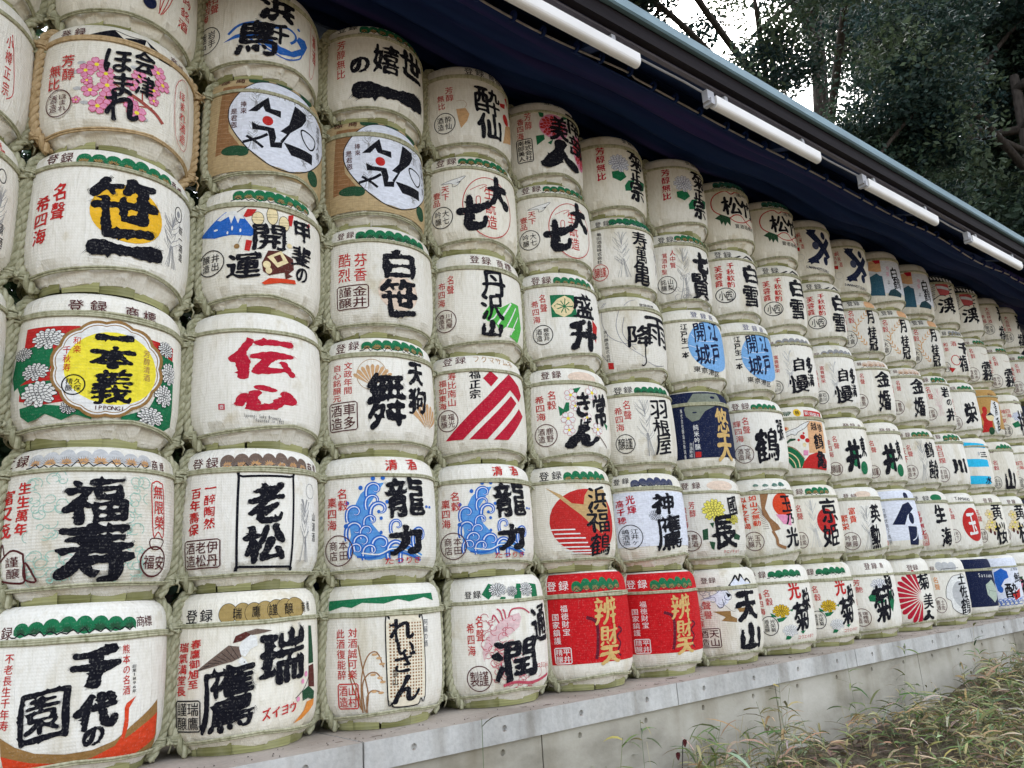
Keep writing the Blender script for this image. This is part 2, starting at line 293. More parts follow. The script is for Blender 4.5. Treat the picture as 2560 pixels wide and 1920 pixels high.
DES={'plum': [('p',[(-.34,.839),(-.145,.931),(-.093,.875),(-.052,.83),(-.127,.85),(-.231,.843)],
'K'),('p',[(-.079,.875),(.061,.92),(.045,.848),(-.006,.842)],
'K'),('p',[(.061,.92),(.25,.806),(.152,.802),(.1,.849)],
'K'),('l',[(-.145,.931),(-.045,.903),(.061,.92)],.006,'K',0),('e',-.357,.549,.028,.014,'LN'),('e',-.324,.622,.027,.014,'LN'),('e',-.339,.418,.027,.014,'LN'),('e',-.288,.307,.026,.014,'LN'),('e',.211,.573,.033,.014,'LN'),('e',.069,.267,.026,.014,'LN'),('e',-.01,.647,.025,.014,'LN'),('l',[(-.07,.445),(.07,.38),(.143,.342),(.198,.292)],.026,'BR',0),('l',[(-.154,.497),(-.07,.445)],.01,'BR',0),('l',[(-.17,.307),(-.057,.347)],.008,'BR',0),('l',[(.046,.482),(.051,.385)],.009,'BR',0),('l',[(.013,.345),(.117,.375)],.011,'BR',0),('sa',-.231,.611,.061,'P','PR'),('sa',-.295,.56,.056,'P','PR'),('sa',-.174,.544,.056,'P','PR'),('sa',-.162,.453,.06,'P','PR'),('sa',-.259,.404,.055,'P','PR'),('sa',-.16,.357,.055,'P','PR'),('sa',-.21,.285,.059,'P','PR'),('sa',.02,.292,.064,'P','PR'),('sa',-.023,.354,.05,'P','PR'),('sa',.023,.585,.051,'P','PR'),('sa',-.016,.502,.046,'P','PR'),('sa',.143,.682,.057,'P','PR'),('sa',.179,.596,.056,'P','PR'),('sa',.118,.518,.047,'P','PR'),('sa',.122,.435,.037,'P','PR'),('sa',-.34,.326,.028,'P','PR'),('sa',-.281,.477,.037,'P','PR'),('g','登',-.454,.873,.074,.089,'M','c'),('g','録',-.355,.88,.074,.085,'M','c'),('g','商',.275,.867,.061,.077,'M','c'),('g','標',.339,.85,.052,.077,'M','c'),('v','芳醇',-.411,.643,-.402,.534,.088,.1,'R','c'),('v','無比',-.502,.577,-.504,.473,.097,.1,'R','c'),('so',-.463,.315,.092,.101,['ほまれ','酒造'],
'M'),('g','ほ',-.109,.661,.164,.201,'K','m'),('g','ま',-.074,.476,.129,.198,'K','m'),('g','れ',-.067,.302,.203,.227,'K','m'),('g','会',.054,.715,.13,.189,'K','m'),('g','津',.061,.522,.126,.176,'K','m'),('l',[(.291,.667),(.414,.756),(.442,.238),(.311,.269)],.004,'R',1),('v','ほまれ酒造',.356,.627,.381,.282,.067,.079,'R','c')],
'wing': [('e',.061,.28,.048,.057,'NV'),('l',[(.131,.215),(.153,.326),(.184,.458)],.006,'R',0),('l',[(.145,.213),(.181,.325),(.214,.46)],.006,'R',0),('l',[(.158,.228),(.201,.329),(.231,.43)],.006,'R',0),('l',[(.135,.238),(.134,.334),(.156,.437)],.006,'R',0),('v','吟銘酒',.38,.505,.351,.272,.109,.09,'R','c'),('g','鶴',-.054,.437,.271,.376,'K','b')],
'sasa': [('pine',-.312,.295,.893,.117,'g'),('g','登',-.484,.902,.089,.097,'M','c'),('g','録',-.379,.9,.083,.09,'M','c'),('g','商',.325,.875,.046,.076,'M','c'),('g','標',.382,.858,.049,.076,'M','c'),('e',.01,.526,.218,.201,'Y'),('fe',.317,.65,.26,.165,'N'),('r',.374,.679,.037,.056,.006,'K'),('e',.372,.679,.016,.025,'N'),('v','笹一酒造',.404,.571,.421,.377,.048,.06,'K','t'),('v','名聲',-.386,.639,-.392,.502,.091,.128,'R','m'),('v','希四海',-.504,.573,-.506,.343,.105,.109,'R','m'),('g','笹',-.005,.556,.452,.463,'K','b'),('g','一',.014,.284,.504,.182,'K','b')],
'kiku_oval': [('p',[(-.546,.75),(-.202,.748),(-.198,.677),(-.312,.573),(-.35,.457),(-.25,.263),(-.388,.245),(-.55,.283),(-.55,.571)],
'R'),('p',[(-.612,.606),(-.441,.629),(-.342,.604),(-.352,.471),(-.444,.436),(-.607,.359),(-.635,.446)],
'G'),('p',[(-.544,.238),(-.403,.25),(-.26,.234),(-.197,.219),(-.097,.185),(-.101,.156),(-.194,.183),(-.266,.148),(-.361,.189),(-.424,.159),(-.478,.147),(-.532,.186)],
'G'),('p',[(-.576,.382),(-.338,.397),(-.291,.3),(-.411,.33),(-.533,.302)],
'G'),('p',[(.186,.726),(.426,.726),(.421,.609),(.307,.633)],
'R'),('p',[(.285,.651),(.435,.63),(.457,.343),(.466,.186),(.38,.137),(.207,.182),(.062,.155),(.067,.185),(.236,.263),(.293,.384)],
'G'),('ch',-.384,.667,.104,.067,'W','K'),('ch',-.447,.458,.092,.056,'W','K'),('ch',-.413,.315,.115,.081,'W','K'),('ch',-.55,.583,.074,.042,'W','K'),('ch',-.228,.223,.047,.04,'W','K'),('ch',.343,.689,.069,.052,'W','K'),('ch',.381,.53,.071,.075,'W','K'),('ch',.347,.37,.08,.073,'W','K'),('ch',.259,.212,.1,.06,'W','K'),('p',[(.303,.544),(.316,.518),(.322,.489),(.317,.459),(.303,.428),(.28,.398),(.254,.372),(.245,.342),(.231,.313),(.21,.286),(.184,.264),(.155,.247),(.126,.234),(.105,.212),(.081,.193),(.056,.179),(.028,.173),(.001,.172),(-.026,.177),(-.051,.168),(-.077,.164),(-.103,.167),(-.128,.176),(-.15,.191),(-.17,.209),(-.196,.216),(-.221,.228),(-.243,.245),(-.261,.267),(-.275,.292),(-.284,.318),(-.306,.339),(-.324,.362),(-.337,.389),(-.343,.416),(-.343,.444),(-.338,.47),(-.348,.498),(-.353,.526),(-.351,.554),(-.342,.579),(-.327,.601),(-.308,.621),(-.303,.648),(-.292,.673),(-.277,.695),(-.256,.712),(-.232,.724),(-.206,.733),(-.188,.753),(-.167,.771),(-.143,.783),(-.117,.79),(-.09,.79),(-.063,.786),(-.037,.797),(-.01,.804),(.018,.805),(.045,.799),(.071,.787),(.093,.772),(.124,.771),(.154,.765),(.181,.754),(.204,.736),(.221,.714),(.233,.688),(.262,.674),(.287,.656),(.305,.633),(.313,.606),(.312,.575)],
'GD'),('p',[(.277,.537),(.288,.513),(.293,.486),(.289,.457),(.277,.429),(.257,.401),(.233,.377),(.225,.349),(.212,.322),(.193,.297),(.17,.276),(.143,.26),(.115,.249),(.096,.228),(.074,.21),(.05,.197),(.024,.191),(-.002,.19),(-.027,.194),(-.051,.186),(-.076,.183),(-.1,.185),(-.123,.194),(-.144,.207),(-.163,.225),(-.187,.231),(-.211,.242),(-.232,.258),(-.249,.278),(-.261,.302),(-.27,.327),(-.29,.346),(-.307,.368),(-.319,.393),(-.325,.418),(-.325,.444),(-.32,.469),(-.329,.495),(-.333,.522),(-.332,.547),(-.323,.571),(-.31,.592),(-.292,.611),(-.287,.636),(-.277,.66),(-.263,.681),(-.243,.697),(-.221,.709),(-.197,.717),(-.18,.736),(-.16,.753),(-.137,.764),(-.113,.77),(-.087,.771),(-.062,.767),(-.037,.777),(-.012,.784),(.015,.784),(.04,.779),(.064,.768),(.085,.753),(.113,.752),(.141,.746),(.166,.735),(.187,.719),(.203,.697),(.214,.673),(.24,.66),(.262,.642),(.278,.62),(.286,.595),(.284,.566)],
'W'),('p',[(.264,.534),(.275,.51),(.28,.484),(.276,.457),(.264,.43),(.245,.403),(.223,.38),(.215,.353),(.203,.327),(.185,.303),(.162,.283),(.137,.268),(.11,.257),(.091,.236),(.07,.219),(.047,.207),(.022,.201),(-.003,.2),(-.028,.204),(-.051,.196),(-.075,.193),(-.098,.195),(-.121,.203),(-.142,.216),(-.16,.233),(-.183,.24),(-.206,.25),(-.226,.265),(-.242,.285),(-.255,.307),(-.263,.332),(-.282,.35),(-.298,.371),(-.31,.395),(-.316,.42),(-.316,.445),(-.311,.469),(-.32,.494),(-.324,.519),(-.322,.544),(-.314,.567),(-.301,.588),(-.284,.606),(-.279,.63),(-.27,.653),(-.256,.673),(-.237,.689),(-.215,.7),(-.192,.708),(-.176,.727),(-.156,.743),(-.134,.754),(-.11,.76),(-.086,.761),(-.061,.757),(-.038,.767),(-.013,.773),(.013,.774),(.038,.768),(.06,.758),(.081,.743),(.108,.742),(.135,.736),(.159,.726),(.179,.709),(.194,.689),(.205,.665),(.229,.652),(.25,.635),(.266,.614),(.272,.589),(.271,.562)],
'GD'),('p',[(.257,.532),(.267,.509),(.272,.484),(.269,.457),(.257,.43),(.239,.405),(.217,.381),(.21,.355),(.198,.33),(.18,.306),(.158,.287),(.133,.272),(.107,.261),(.089,.241),(.068,.224),(.045,.212),(.021,.206),(-.004,.206),(-.028,.21),(-.051,.202),(-.074,.198),(-.098,.201),(-.12,.209),(-.14,.222),(-.158,.238),(-.181,.244),(-.203,.254),(-.223,.269),(-.239,.288),(-.251,.311),(-.259,.334),(-.278,.352),(-.294,.373),(-.305,.396),(-.31,.42),(-.31,.445),(-.306,.469),(-.314,.493),(-.318,.518),(-.317,.542),(-.309,.565),(-.296,.585),(-.28,.603),(-.275,.627),(-.266,.649),(-.252,.669),(-.233,.684),(-.212,.696),(-.189,.703),(-.173,.722),(-.154,.737),(-.133,.748),(-.109,.754),(-.085,.755),(-.061,.751),(-.038,.761),(-.013,.767),(.012,.767),(.036,.762),(.058,.752),(.079,.738),(.105,.736),(.131,.731),(.155,.72),(.175,.704),(.189,.684),(.2,.661),(.223,.648),(.244,.631),(.258,.611),(.265,.586),(.264,.559)],
'W'),('e',-.004,.486,.267,.236,'Y2'),('g','登',-.242,.886,.092,.085,'M','c'),('g','録',-.114,.889,.096,.084,'M','c'),('g','商',.083,.879,.083,.088,'M','c'),('g','標',.199,.875,.093,.092,'M','c'),('v','和楽',-.211,.648,-.207,.592,.043,.052,'R','c'),('v','千秋寿',-.261,.587,-.253,.473,.044,.052,'R','c'),('v','芳醇清酒',.187,.618,.196,.459,.047,.049,'GD2','c'),('so',-.21,.364,.061,.062,['久保','精醸'],
'K'),('g','一',-.011,.69,.241,.08,'K','b'),('g','本',-.009,.557,.26,.162,'K','b'),('g','義',-.004,.369,.265,.244,'K','b'),('v','IPPONGI',-.082,.226,.064,.232,.023,.035,'M','c')],
'fuku': [('pine',-.464,.29,.92,.127,'o'),('g','登',-.729,.929,.24,.094,'M','c'),('g','録',-.528,.918,.108,.08,'M','c'),('g','商',.326,.89,.053,.08,'M','c'),('g','標',.394,.884,.044,.077,'M','c'),('sc',-.429,.811,-.226,.418,'TE',30,3),('sc',.131,.799,.281,.417,'TE',24,4),('sc',-.414,.345,-.176,.147,'TE',24,5),('sc',.074,.338,.292,.123,'TE',20,6),('v','生生萬年',-.47,.733,-.471,.474,.096,.08,'R','m'),('v','富又茂',-.614,.685,-.624,.475,.148,.099,'R','m'),('v','謹醸',-.528,.279,-.518,.208,.114,.065,'M','t'),('l',[(-.641,.171),(-.525,.151),(-.429,.158),(-.439,.29),(-.451,.326),(-.542,.348),(-.662,.272)],.013,'M',0),('l',[(-.425,.268),(-.357,.152),(-.431,.171)],.013,'M',1),('l',[(-.647,.27),(-.63,.398),(-.597,.317)],.011,'M',0),('l',[(.321,.419),(.294,.729),(.312,.77),(.338,.783),(.375,.774),(.403,.733),(.421,.417),(.365,.44)],.008,'R',1),('v','無限榮',.353,.707,.37,.5,.088,.095,'R','c'),('r',.347,.243,.112,.097,.012,'M'),('l',[(.294,.371),(.323,.396),(.424,.385),(.387,.329),(.317,.326)],.008,'M',1),('v','福安',.301,.239,.398,.237,.093,.095,'M','c'),('g','福',-.054,.641,.382,.327,'K','b'),('g','寿',-.041,.306,.474,.388,'K','b')],
'sono': [('pine',-.446,.234,.876,.096,'g2'),('g','録',-.498,.852,.084,.072,'M','c'),('g','商',.27,.872,.059,.066,'M','c'),('g','標',.333,.873,.065,.064,'M','c'),('p',[(-.465,.289),(-.368,.234),(-.261,.195),(-.113,.173),(.023,.176),(.146,.209),(.252,.28),(.458,.394),(.506,.03),(.229,.037),(-.085,.085),(-.447,.143)],
'GD'),('p',[(-.453,.19),(-.286,.146),(-.087,.121),(.026,.133),(.148,.178),(.183,.228),(.191,.315),(.187,.38),(.196,.404),(.258,.438),(.215,.376),(.218,.279),(.202,.205),(.324,.261),(.467,.318),(.477,.169),(.309,.096),(.09,.066),(-.443,.107)],
'RO'),('v','不老長生千年寿',-.45,.711,-.444,.351,.059,.055,'R','c'),('v','熊本の名酒',.175,.715,.191,.479,.046,.054,'R','c'),('v','創業1896年',.232,.611,.242,.468,.028,.022,'K','t'),('g','千',.006,.63,.288,.251,'K','b'),('g','代',.028,.386,.263,.214,'K','b'),('g','の',.025,.249,.117,.109,'K','b'),('g','園',-.235,.387,.269,.319,'K','b')],
'edge_a': [('v','小樽正宗',.34,.665,.346,.314,.05,.1,'R','c'),('l',[(.354,.737),(.379,.574),(.407,.326),(.363,.25)],.006,'R',0)],
'edge_b': [('r',.423,.696,.033,.048,.007,'K'),('fe',.426,.624,.135,.134,'N'),('v','清酒',.459,.338,.469,.246,.043,.082,'K','t'),('v','商標',.387,.907,.413,.86,.046,.054,'R','c')],
'edge_c': [('v','清酒',.255,-.002,.251,-.107,.043,.086,'R','c')],
'hama': [('p',[(-.445,.301),(-.347,.37),(-.187,.416),(-.098,.386),(-.004,.323),(.098,.325),(.193,.419),(.143,.47),(.167,.526),(.237,.538),(.268,.487),(.221,.374),(.121,.282),(-.003,.245),(-.115,.291),(-.195,.349),(-.31,.345)],
'B'),('l',[(-.403,.378),(-.313,.47),(-.171,.516),(-.054,.5),(.053,.548),(.13,.523),(.131,.462),(.087,.403)],.022,'B',0),('l',[(-.239,.336),(-.096,.261),(.046,.223),(.169,.291),(.207,.367)],.012,'B',0),('e',.166,.6,.015,.015,'B'),('v','名聲',-.533,.798,-.534,.688,.082,.103,'R','c'),('v','希四海',-.615,.776,-.64,.618,.094,.082,'R','c'),('so',-.597,.381,.121,.128,['岩手','釜石'],
'K'),('l',[(.336,.765),(.424,.83),(.371,.281),(.309,.258)],.004,'R',1),('v','清酒',.377,.634,.378,.469,.065,.152,'R','c'),('g','浜',-.027,.723,.321,.369,'K','b'),('g','千',.002,.458,.146,.23,'K','m'),('g','鳥',-.185,.37,.359,.393,'K','b')],
'oval': [('panel',-.66,.66,.13,.985,'TN'),('p',[(-.512,.897),(-.265,.891),(-.338,.832),(-.44,.633),(-.435,.476),(-.325,.319),(-.553,.275)],
'TB'),('l',[(-.519,.865),(-.426,.845)],.002,'TN',0),('l',[(-.521,.82),(-.425,.801)],.002,'TN',0),('l',[(-.523,.776),(-.423,.757)],.002,'TN',0),('l',[(-.525,.732),(-.422,.713)],.002,'TN',0),('l',[(-.527,.688),(-.421,.67)],.002,'TN',0),('l',[(-.529,.644),(-.419,.626)],.002,'TN',0),('l',[(-.531,.601),(-.418,.583)],.002,'TN',0),('l',[(-.533,.557),(-.417,.54)],.002,'TN',0),('l',[(-.535,.514),(-.415,.497)],.002,'TN',0),('l',[(-.538,.471),(-.414,.455)],.002,'TN',0),('l',[(-.54,.428),(-.412,.412)],.002,'TN',0),('l',[(-.542,.385),(-.411,.37)],.002,'TN',0),('l',[(-.544,.342),(-.41,.327)],.002,'TN',0),('l',[(-.546,.3),(-.409,.285)],.002,'TN',0),('e',-.212,.965,.087,.041,'DG'),('e',-.248,.951,.046,.03,'DG'),('e',.019,.981,.083,.042,'DG'),('e',-.381,.301,.114,.043,'DG'),('e',-.325,.284,.055,.033,'DG'),('e',.323,.235,.078,.064,'DG'),('e',.24,.95,.077,.067,'DG'),('p',[(-.211,.931),(-.101,.952),(.08,.935),(.233,.894),(.386,.809),(.544,.75),(.576,.622),(.401,.407),(.237,.256),(.066,.18),(-.108,.194),(-.27,.309),(-.385,.458),(-.438,.58),(-.437,.696),(-.375,.803),(-.302,.879)],
'WB'),('l',[(-.211,.931),(-.101,.952),(.08,.935),(.233,.894),(.386,.809),(.544,.75),(.576,.622),(.401,.407),(.237,.256),(.066,.18),(-.108,.194),(-.27,.309),(-.385,.458),(-.438,.58),(-.437,.696),(-.375,.803),(-.302,.879)],.008,'K',1),('fe',-.228,.877,.665,.109,'N'),('fe',-.24,.558,.31,.098,'N'),('fe',.24,.865,.656,.141,'N'),('fe',.194,.373,.278,.081,'N'),('g','N',-.219,.846,.025,.041,'N2','t'),('g','I',-.169,.842,.007,.041,'N2','t'),('g','N',-.109,.839,.026,.041,'N2','t'),('g','K',-.052,.833,.027,.041,'N2','t'),('g','I',.002,.825,.008,.041,'N2','t'),('g','-',.043,.82,.008,.006,'N2','t'),('g','I',.092,.825,.009,.041,'N2','t'),('g','C',.151,.838,.035,.042,'N2','t'),('g','H',.211,.84,.04,.042,'N2','t'),('g','I',.268,.842,.013,.042,'N2','t'),('p',[(-.285,.646),(-.131,.796),(-.111,.694),(-.031,.693),(-.03,.631),(-.152,.659),(-.171,.703),(-.215,.65)],
'K'),('e',-.132,.578,.042,.042,'R'),('p',[(-.253,.552),(-.203,.525),(-.081,.521),(-.064,.442),(-.074,.398),(-.013,.415),(-.017,.362),(-.106,.347),(-.119,.439),(-.131,.484),(-.247,.485)],
'K'),('l',[(-.317,.37),(-.201,.411),(-.13,.458)],.024,'K',0),('l',[(-.291,.427),(-.218,.378),(-.162,.333)],.022,'K',0),('p',[(.092,.793),(.207,.769),(.212,.717),(.165,.638),(.052,.523),(-.013,.405),(-.032,.42),(.021,.5),(-.033,.509),(.04,.593)],
'K'),('l',[(.156,.595),(.234,.609),(.329,.585),(.31,.503),(.251,.466),(.179,.515)],.014,'K',1),('p',[(-.003,.418),(.085,.419),(.292,.434),(.293,.343),(.064,.327)],
'K'),('v','捧來',-.321,.711,-.319,.65,.048,.056,'M','c'),('v','是君恩',-.395,.648,-.391,.525,.055,.056,'M','c'),('g','標',-.502,.962,.094,.079,'M','c'),('g','商',-.361,.952,.079,.071,'M','c'),('v','清酒人気',.386,.722,.387,.473,.069,.076,'N2','t')],
'kaiun': [('pine',-.376,.292,.969,.142,'g'),('l',[(-.335,.768),(-.266,.814),(-.189,.842),(-.003,.861),(.19,.858),(.396,.817)],.005,'K',0),('p',[(-.663,.614),(-.427,.775),(-.353,.777),(-.299,.748),(-.215,.636),(-.183,.601),(-.226,.57),(-.374,.583),(-.51,.573)],
'B'),('p',[(-.441,.76),(-.408,.777),(-.353,.779),(-.299,.748),(-.276,.71),(-.311,.715),(-.323,.673),(-.352,.741),(-.377,.677),(-.397,.736),(-.464,.707),(-.495,.718)],
'W'),('e',-.503,.639,.019,.008,'W'),('e',-.367,.638,.007,.019,'W'),('e',-.402,.604,.007,.013,'W'),('e',-.304,.616,.007,.015,'W'),('p',[(-.286,.733),(-.257,.795),(-.188,.794),(-.217,.74),(-.264,.724)],
'R'),('p',[(.061,.792),(.108,.812),(.088,.708),(.047,.701)],
'R'),('p',[(-.259,.541),(-.215,.533),(-.232,.449),(-.27,.457)],
'R'),('p',[(.246,.781),(.284,.805),(.293,.779),(.246,.751)],
'R'),('e',-.178,.719,.044,.055,'CR'),('r',-.178,.719,.044,.055,.004,'K'),('l',[(-.223,.725),(-.134,.73)],.002,'K',0),('l',[(-.222,.703),(-.134,.707)],.002,'K',0),('e',-.07,.757,.043,.075,'CR'),('r',-.07,.757,.043,.075,.004,'K'),('l',[(-.113,.759),(-.027,.772)],.002,'K',0),('l',[(-.113,.736),(-.027,.749)],.002,'K',0),('e',.023,.709,.042,.062,'CR'),('r',.023,.709,.042,.062,.004,'K'),('l',[(-.019,.708),(.066,.727)],.002,'K',0),('l',[(-.019,.685),(.066,.704)],.002,'K',0),('e',-.327,.489,.021,.019,'GD'),('e',.069,.538,.022,.019,'CR'),('l',[(-.29,.578),(-.319,.509)],.003,'K',0),('g','開',-.085,.573,.266,.23,'K','b'),('g','運',-.266,.346,.274,.215,'K','b'),('g','甲',.195,.698,.187,.195,'K','b'),('g','斐',.189,.486,.228,.196,'K','b'),('g','の',.192,.338,.12,.118,'K','m'),('p',[(-.142,.363),(-.097,.466),(-.017,.476),(.101,.439),(.111,.357),(.062,.307),(.032,.314),(-.085,.271),(-.132,.3)],
'BM'),('p',[(-.104,.414),(.002,.48),(.063,.4),(-.024,.342)],
'CR'),('p',[(-.057,.421),(-.007,.451),(.017,.408),(-.026,.38)],
'BM'),('e',-.105,.353,.029,.029,'CR'),('e',-.09,.309,.024,.026,'CR'),('p',[(.032,.318),(.103,.3),(.043,.263)],
'BM'),('p',[(-.139,.208),(-.084,.251),(.125,.276),(.136,.247),(.005,.227),(-.118,.196)],
'RO'),('so',-.539,.379,.117,.1,['井出','醸造'],
'K')],
'denshin': [('g','伝',-.087,.634,.509,.317,'CM','b'),('g','心',-.072,.342,.506,.188,'CM','b'),('p',[(-.403,.307),(-.358,.304),(-.357,.263),(-.402,.266)],
'CM'),('g','壺',-.38,.285,.03,.031,'W','t'),('v','Ippongi Sake Brewery',-.226,.22,.021,.2,.012,.035,'K','t'),('v','Founded in 1902',-.145,.184,.044,.177,.013,.031,'K','t')],
'oimatsu': [('pine',-.352,.312,.901,.137,'n'),('g','登',-.531,.888,.094,.09,'M','c'),('g','録',-.415,.89,.096,.086,'M','c'),('g','商',.359,.879,.067,.081,'M','c'),('g','標',.447,.879,.066,.075,'M','c'),('l',[(-.199,.781),(.139,.786),(.163,.766),(.152,.169),(.136,.147),(-.21,.157),(-.228,.175),(-.225,.764)],.017,'K',1),('r',.344,.697,.051,.056,.004,'N'),('fe',.276,.631,.178,.115,'N'),('v','山清酒',.396,.509,.397,.36,.056,.068,'K','t'),('v','一醉陶然',-.414,.709,-.415,.462,.083,.076,'R','m'),('v','百年壽保',-.524,.678,-.535,.425,.089,.078,'R','m'),('sq',-.472,.26,.136,.095,['伊丹','老松','酒造'],
'M'),('g','老',-.033,.6,.27,.311,'K','b'),('g','松',-.039,.317,.311,.295,'K','b')],
'hawk': [('e',-.285,.864,.058,.063,'GL'),('r',-.285,.864,.058,.063,.003,'K'),('e',-.192,.862,.057,.064,'GL'),('r',-.192,.862,.057,.064,.003,'K'),('e',-.119,.86,.058,.064,'GL'),('r',-.119,.86,.058,.064,.003,'K'),('e',-.045,.865,.061,.064,'GL'),('r',-.045,.865,.061,.064,.003,'K'),('e',.035,.869,.066,.065,'GL'),('r',.035,.869,.066,.065,.003,'K'),('e',.105,.871,.073,.066,'GL'),('r',.105,.871,.073,.066,.003,'K'),('e',.192,.874,.087,.067,'GL'),('r',.192,.874,.087,.067,.003,'K'),('g','瑞',-.224,.862,.054,.069,'K','t'),('g','鷹',-.105,.866,.055,.07,'K','t'),('g','謹',.009,.87,.06,.071,'K','t'),('g','醸',.13,.87,.071,.072,'K','t'),('g','登',-.536,.859,.093,.086,'K','c'),('g','録',-.426,.861,.091,.078,'K','c'),('g','商',.27,.874,.042,.071,'K','c'),('g','標',.327,.875,.036,.068,'K','c'),('p',[(.32,.746),(.357,.744),(.388,.498),(.317,.497)],
'DG'),('p',[(.317,.482),(.388,.491),(.411,.338),(.318,.349)],
'BM'),('p',[(.245,.329),(.318,.353),(.411,.308),(.411,.252),(.319,.276),(.257,.266)],
'DG'),('p',[(.186,.138),(.277,.209),(.304,.256),(.411,.263),(.412,.226),(.265,.154)],
'OR'),('l',[(.184,.294),(.263,.342),(.318,.408)],.005,'K',0),('e',.286,.434,.016,.018,'P'),('e',.251,.391,.015,.016,'P'),('e',.209,.284,.015,.016,'P'),('p',[(-.485,.517),(-.343,.616),(-.272,.667),(-.208,.655),(-.192,.591),(-.248,.566),(-.319,.553)],
'BM2'),('p',[(-.208,.648),(-.194,.683),(-.132,.728),(-.101,.711),(-.094,.653),(-.137,.636),(-.171,.589),(-.196,.605)],
'W'),('p',[(-.247,.678),(-.231,.721),(-.168,.745),(-.123,.731),(-.195,.688)],
'BM'),('p',[(-.168,.743),(-.103,.758),(.002,.739),(-.051,.729),(-.131,.719)],
'BM2'),('p',[(-.213,.563),(-.192,.591),(-.164,.571),(-.15,.542),(-.157,.525),(-.191,.54)],
'W'),('e',-.174,.558,.004,.004,'K'),('p',[(-.163,.546),(-.149,.539),(-.155,.521)],
'K'),('l',[(-.456,.528),(-.378,.555)],.003,'K',0),('l',[(-.426,.547),(-.353,.559)],.003,'K',0),('l',[(-.397,.567),(-.328,.563)],.003,'K',0),('l',[(-.368,.586),(-.303,.567)],.003,'K',0),('l',[(-.341,.605),(-.279,.571)],.003,'K',0),('l',[(-.314,.625),(-.255,.575)],.003,'K',0),('l',[(-.287,.644),(-.231,.579)],.003,'K',0),('l',[(-.26,.663),(-.207,.582)],.003,'K',0),('v','春鷹御旭至',-.487,.685,-.499,.441,.078,.056,'R','m'),('v','瑞氣満堂長',-.581,.667,-.593,.401,.079,.061,'R','m'),('sq',-.538,.253,.095,.092,['瑞鷹','謹醸'],
'K'),('g','鷹',-.268,.346,.368,.417,'K','b'),('g','瑞',.085,.583,.359,.383,'K','b'),('v','ズイヨウ',-.032,.223,.164,.241,.061,.073,'R','m')],
'sekino': [('pine',-.319,.358,1.023,.131,'g'),('g','登',-.491,.949,.088,.094,'K','c'),('g','録',-.382,.952,.087,.089,'K','c'),('v','芳醇無比',-.488,.756,-.49,.448,.085,.095,'R','c'),('g','世',.23,.686,.365,.336,'K','b'),('g','嬉',-.072,.629,.265,.351,'K','b'),('g','の',-.316,.52,.179,.174,'K','b'),('g','一',-.02,.299,.833,.288,'K','b')],
'shirasasa': [('pine',-.401,.266,.906,.122,'g2'),('g','登',-.539,.908,.071,.066,'M','c'),('g','録',-.45,.908,.07,.066,'M','c'),('e',-.041,.389,.178,.156,'PO'),('v','芬香',-.358,.663,-.36,.532,.107,.121,'R','c'),('v','酷烈',-.496,.674,-.497,.538,.114,.124,'R','c'),('sq',-.429,.34,.133,.1,['金井','謹醸'],
'M'),('g','白',-.026,.643,.32,.287,'K','b'),('g','笹',-.029,.339,.378,.357,'K','b')],
'tengu': [('pine',-.336,.257,.927,.116,'g'),('g','登',-.518,.91,.094,.088,'M','c'),('g','録',-.402,.919,.093,.084,'M','c'),('r',-.258,.659,.116,.129,.004,'GD2'),('fan',-.25,.558,.184,30,150,9,'TO'),('fan',.268,.228,.23,30,150,7,'TO'),('v','文政年間',-.445,.745,-.447,.537,.07,.064,'R','c'),('v','自心銘醸元',-.541,.737,-.543,.48,.076,.059,'R','c'),('sq',-.494,.325,.12,.114,['車多','酒造'],
'M'),('g','舞',-.135,.444,.353,.493,'K','b'),('g','天',.128,.697,.185,.219,'K','b'),('g','狗',.15,.47,.223,.255,'K','b')],
'dragon': [('g','清',-.089,.921,.102,.097,'R','m'),('g','酒',.098,.933,.096,.099,'R','m'),('p',[(-.157,.777),(-.253,.766),(-.332,.693),(-.377,.597),(-.418,.582),(-.423,.501),(-.406,.376),(-.425,.316),(-.407,.253),(-.356,.206),(-.279,.182),(-.186,.187),(-.116,.219),(-.022,.242),(.157,.186),(.172,.213),(.041,.281),(-.114,.28),(-.157,.335),(-.25,.455),(-.273,.599)],
'B2'),('cu',-.228,.724,.056,1),('cu',-.238,.634,.052,-1),('cu',-.191,.564,.063,1),('cu',-.374,.551,.056,1),('cu',-.258,.482,.046,-1),('cu',-.371,.418,.064,1),('cu',-.285,.403,.046,1),('cu',-.183,.301,.063,1),('cu',-.063,.44,.047,-1),('cu',-.32,.326,.058,1),('cu',-.364,.268,.051,-1),('cu',-.261,.252,.052,-1),('cu',-.067,.261,.065,-1),('cu',.032,.232,.064,-1),('cu',.144,.359,.067,1),('e',-.239,.811,.016,.018,'B'),('e',-.165,.814,.016,.018,'B'),('e',-.331,.741,.016,.018,'B'),('e',-.138,.624,.013,.015,'B'),('e',-.201,.549,.012,.014,'B'),('e',-.184,.498,.012,.014,'B'),('e',-.442,.45,.017,.018,'B'),('e',-.187,.388,.012,.014,'B'),('e',-.431,.626,.015,.016,'B'),('e',.233,.595,.017,.011,'B'),('e',.281,.594,.017,.01,'B'),('l',[(-.364,.215),(-.245,.203),(-.115,.241),(.028,.215),(.156,.168)],.016,'B',0),('l',[(-.329,.239),(-.203,.223),(-.106,.262),(.039,.241),(.171,.191)],.01,'W',0),('v','名穀',-.472,.704,-.466,.613,.084,.083,'R','c'),('v','稟四海',-.558,.642,-.559,.467,.084,.08,'R','c'),('so',-.508,.269,.114,.114,['本田','商店'],
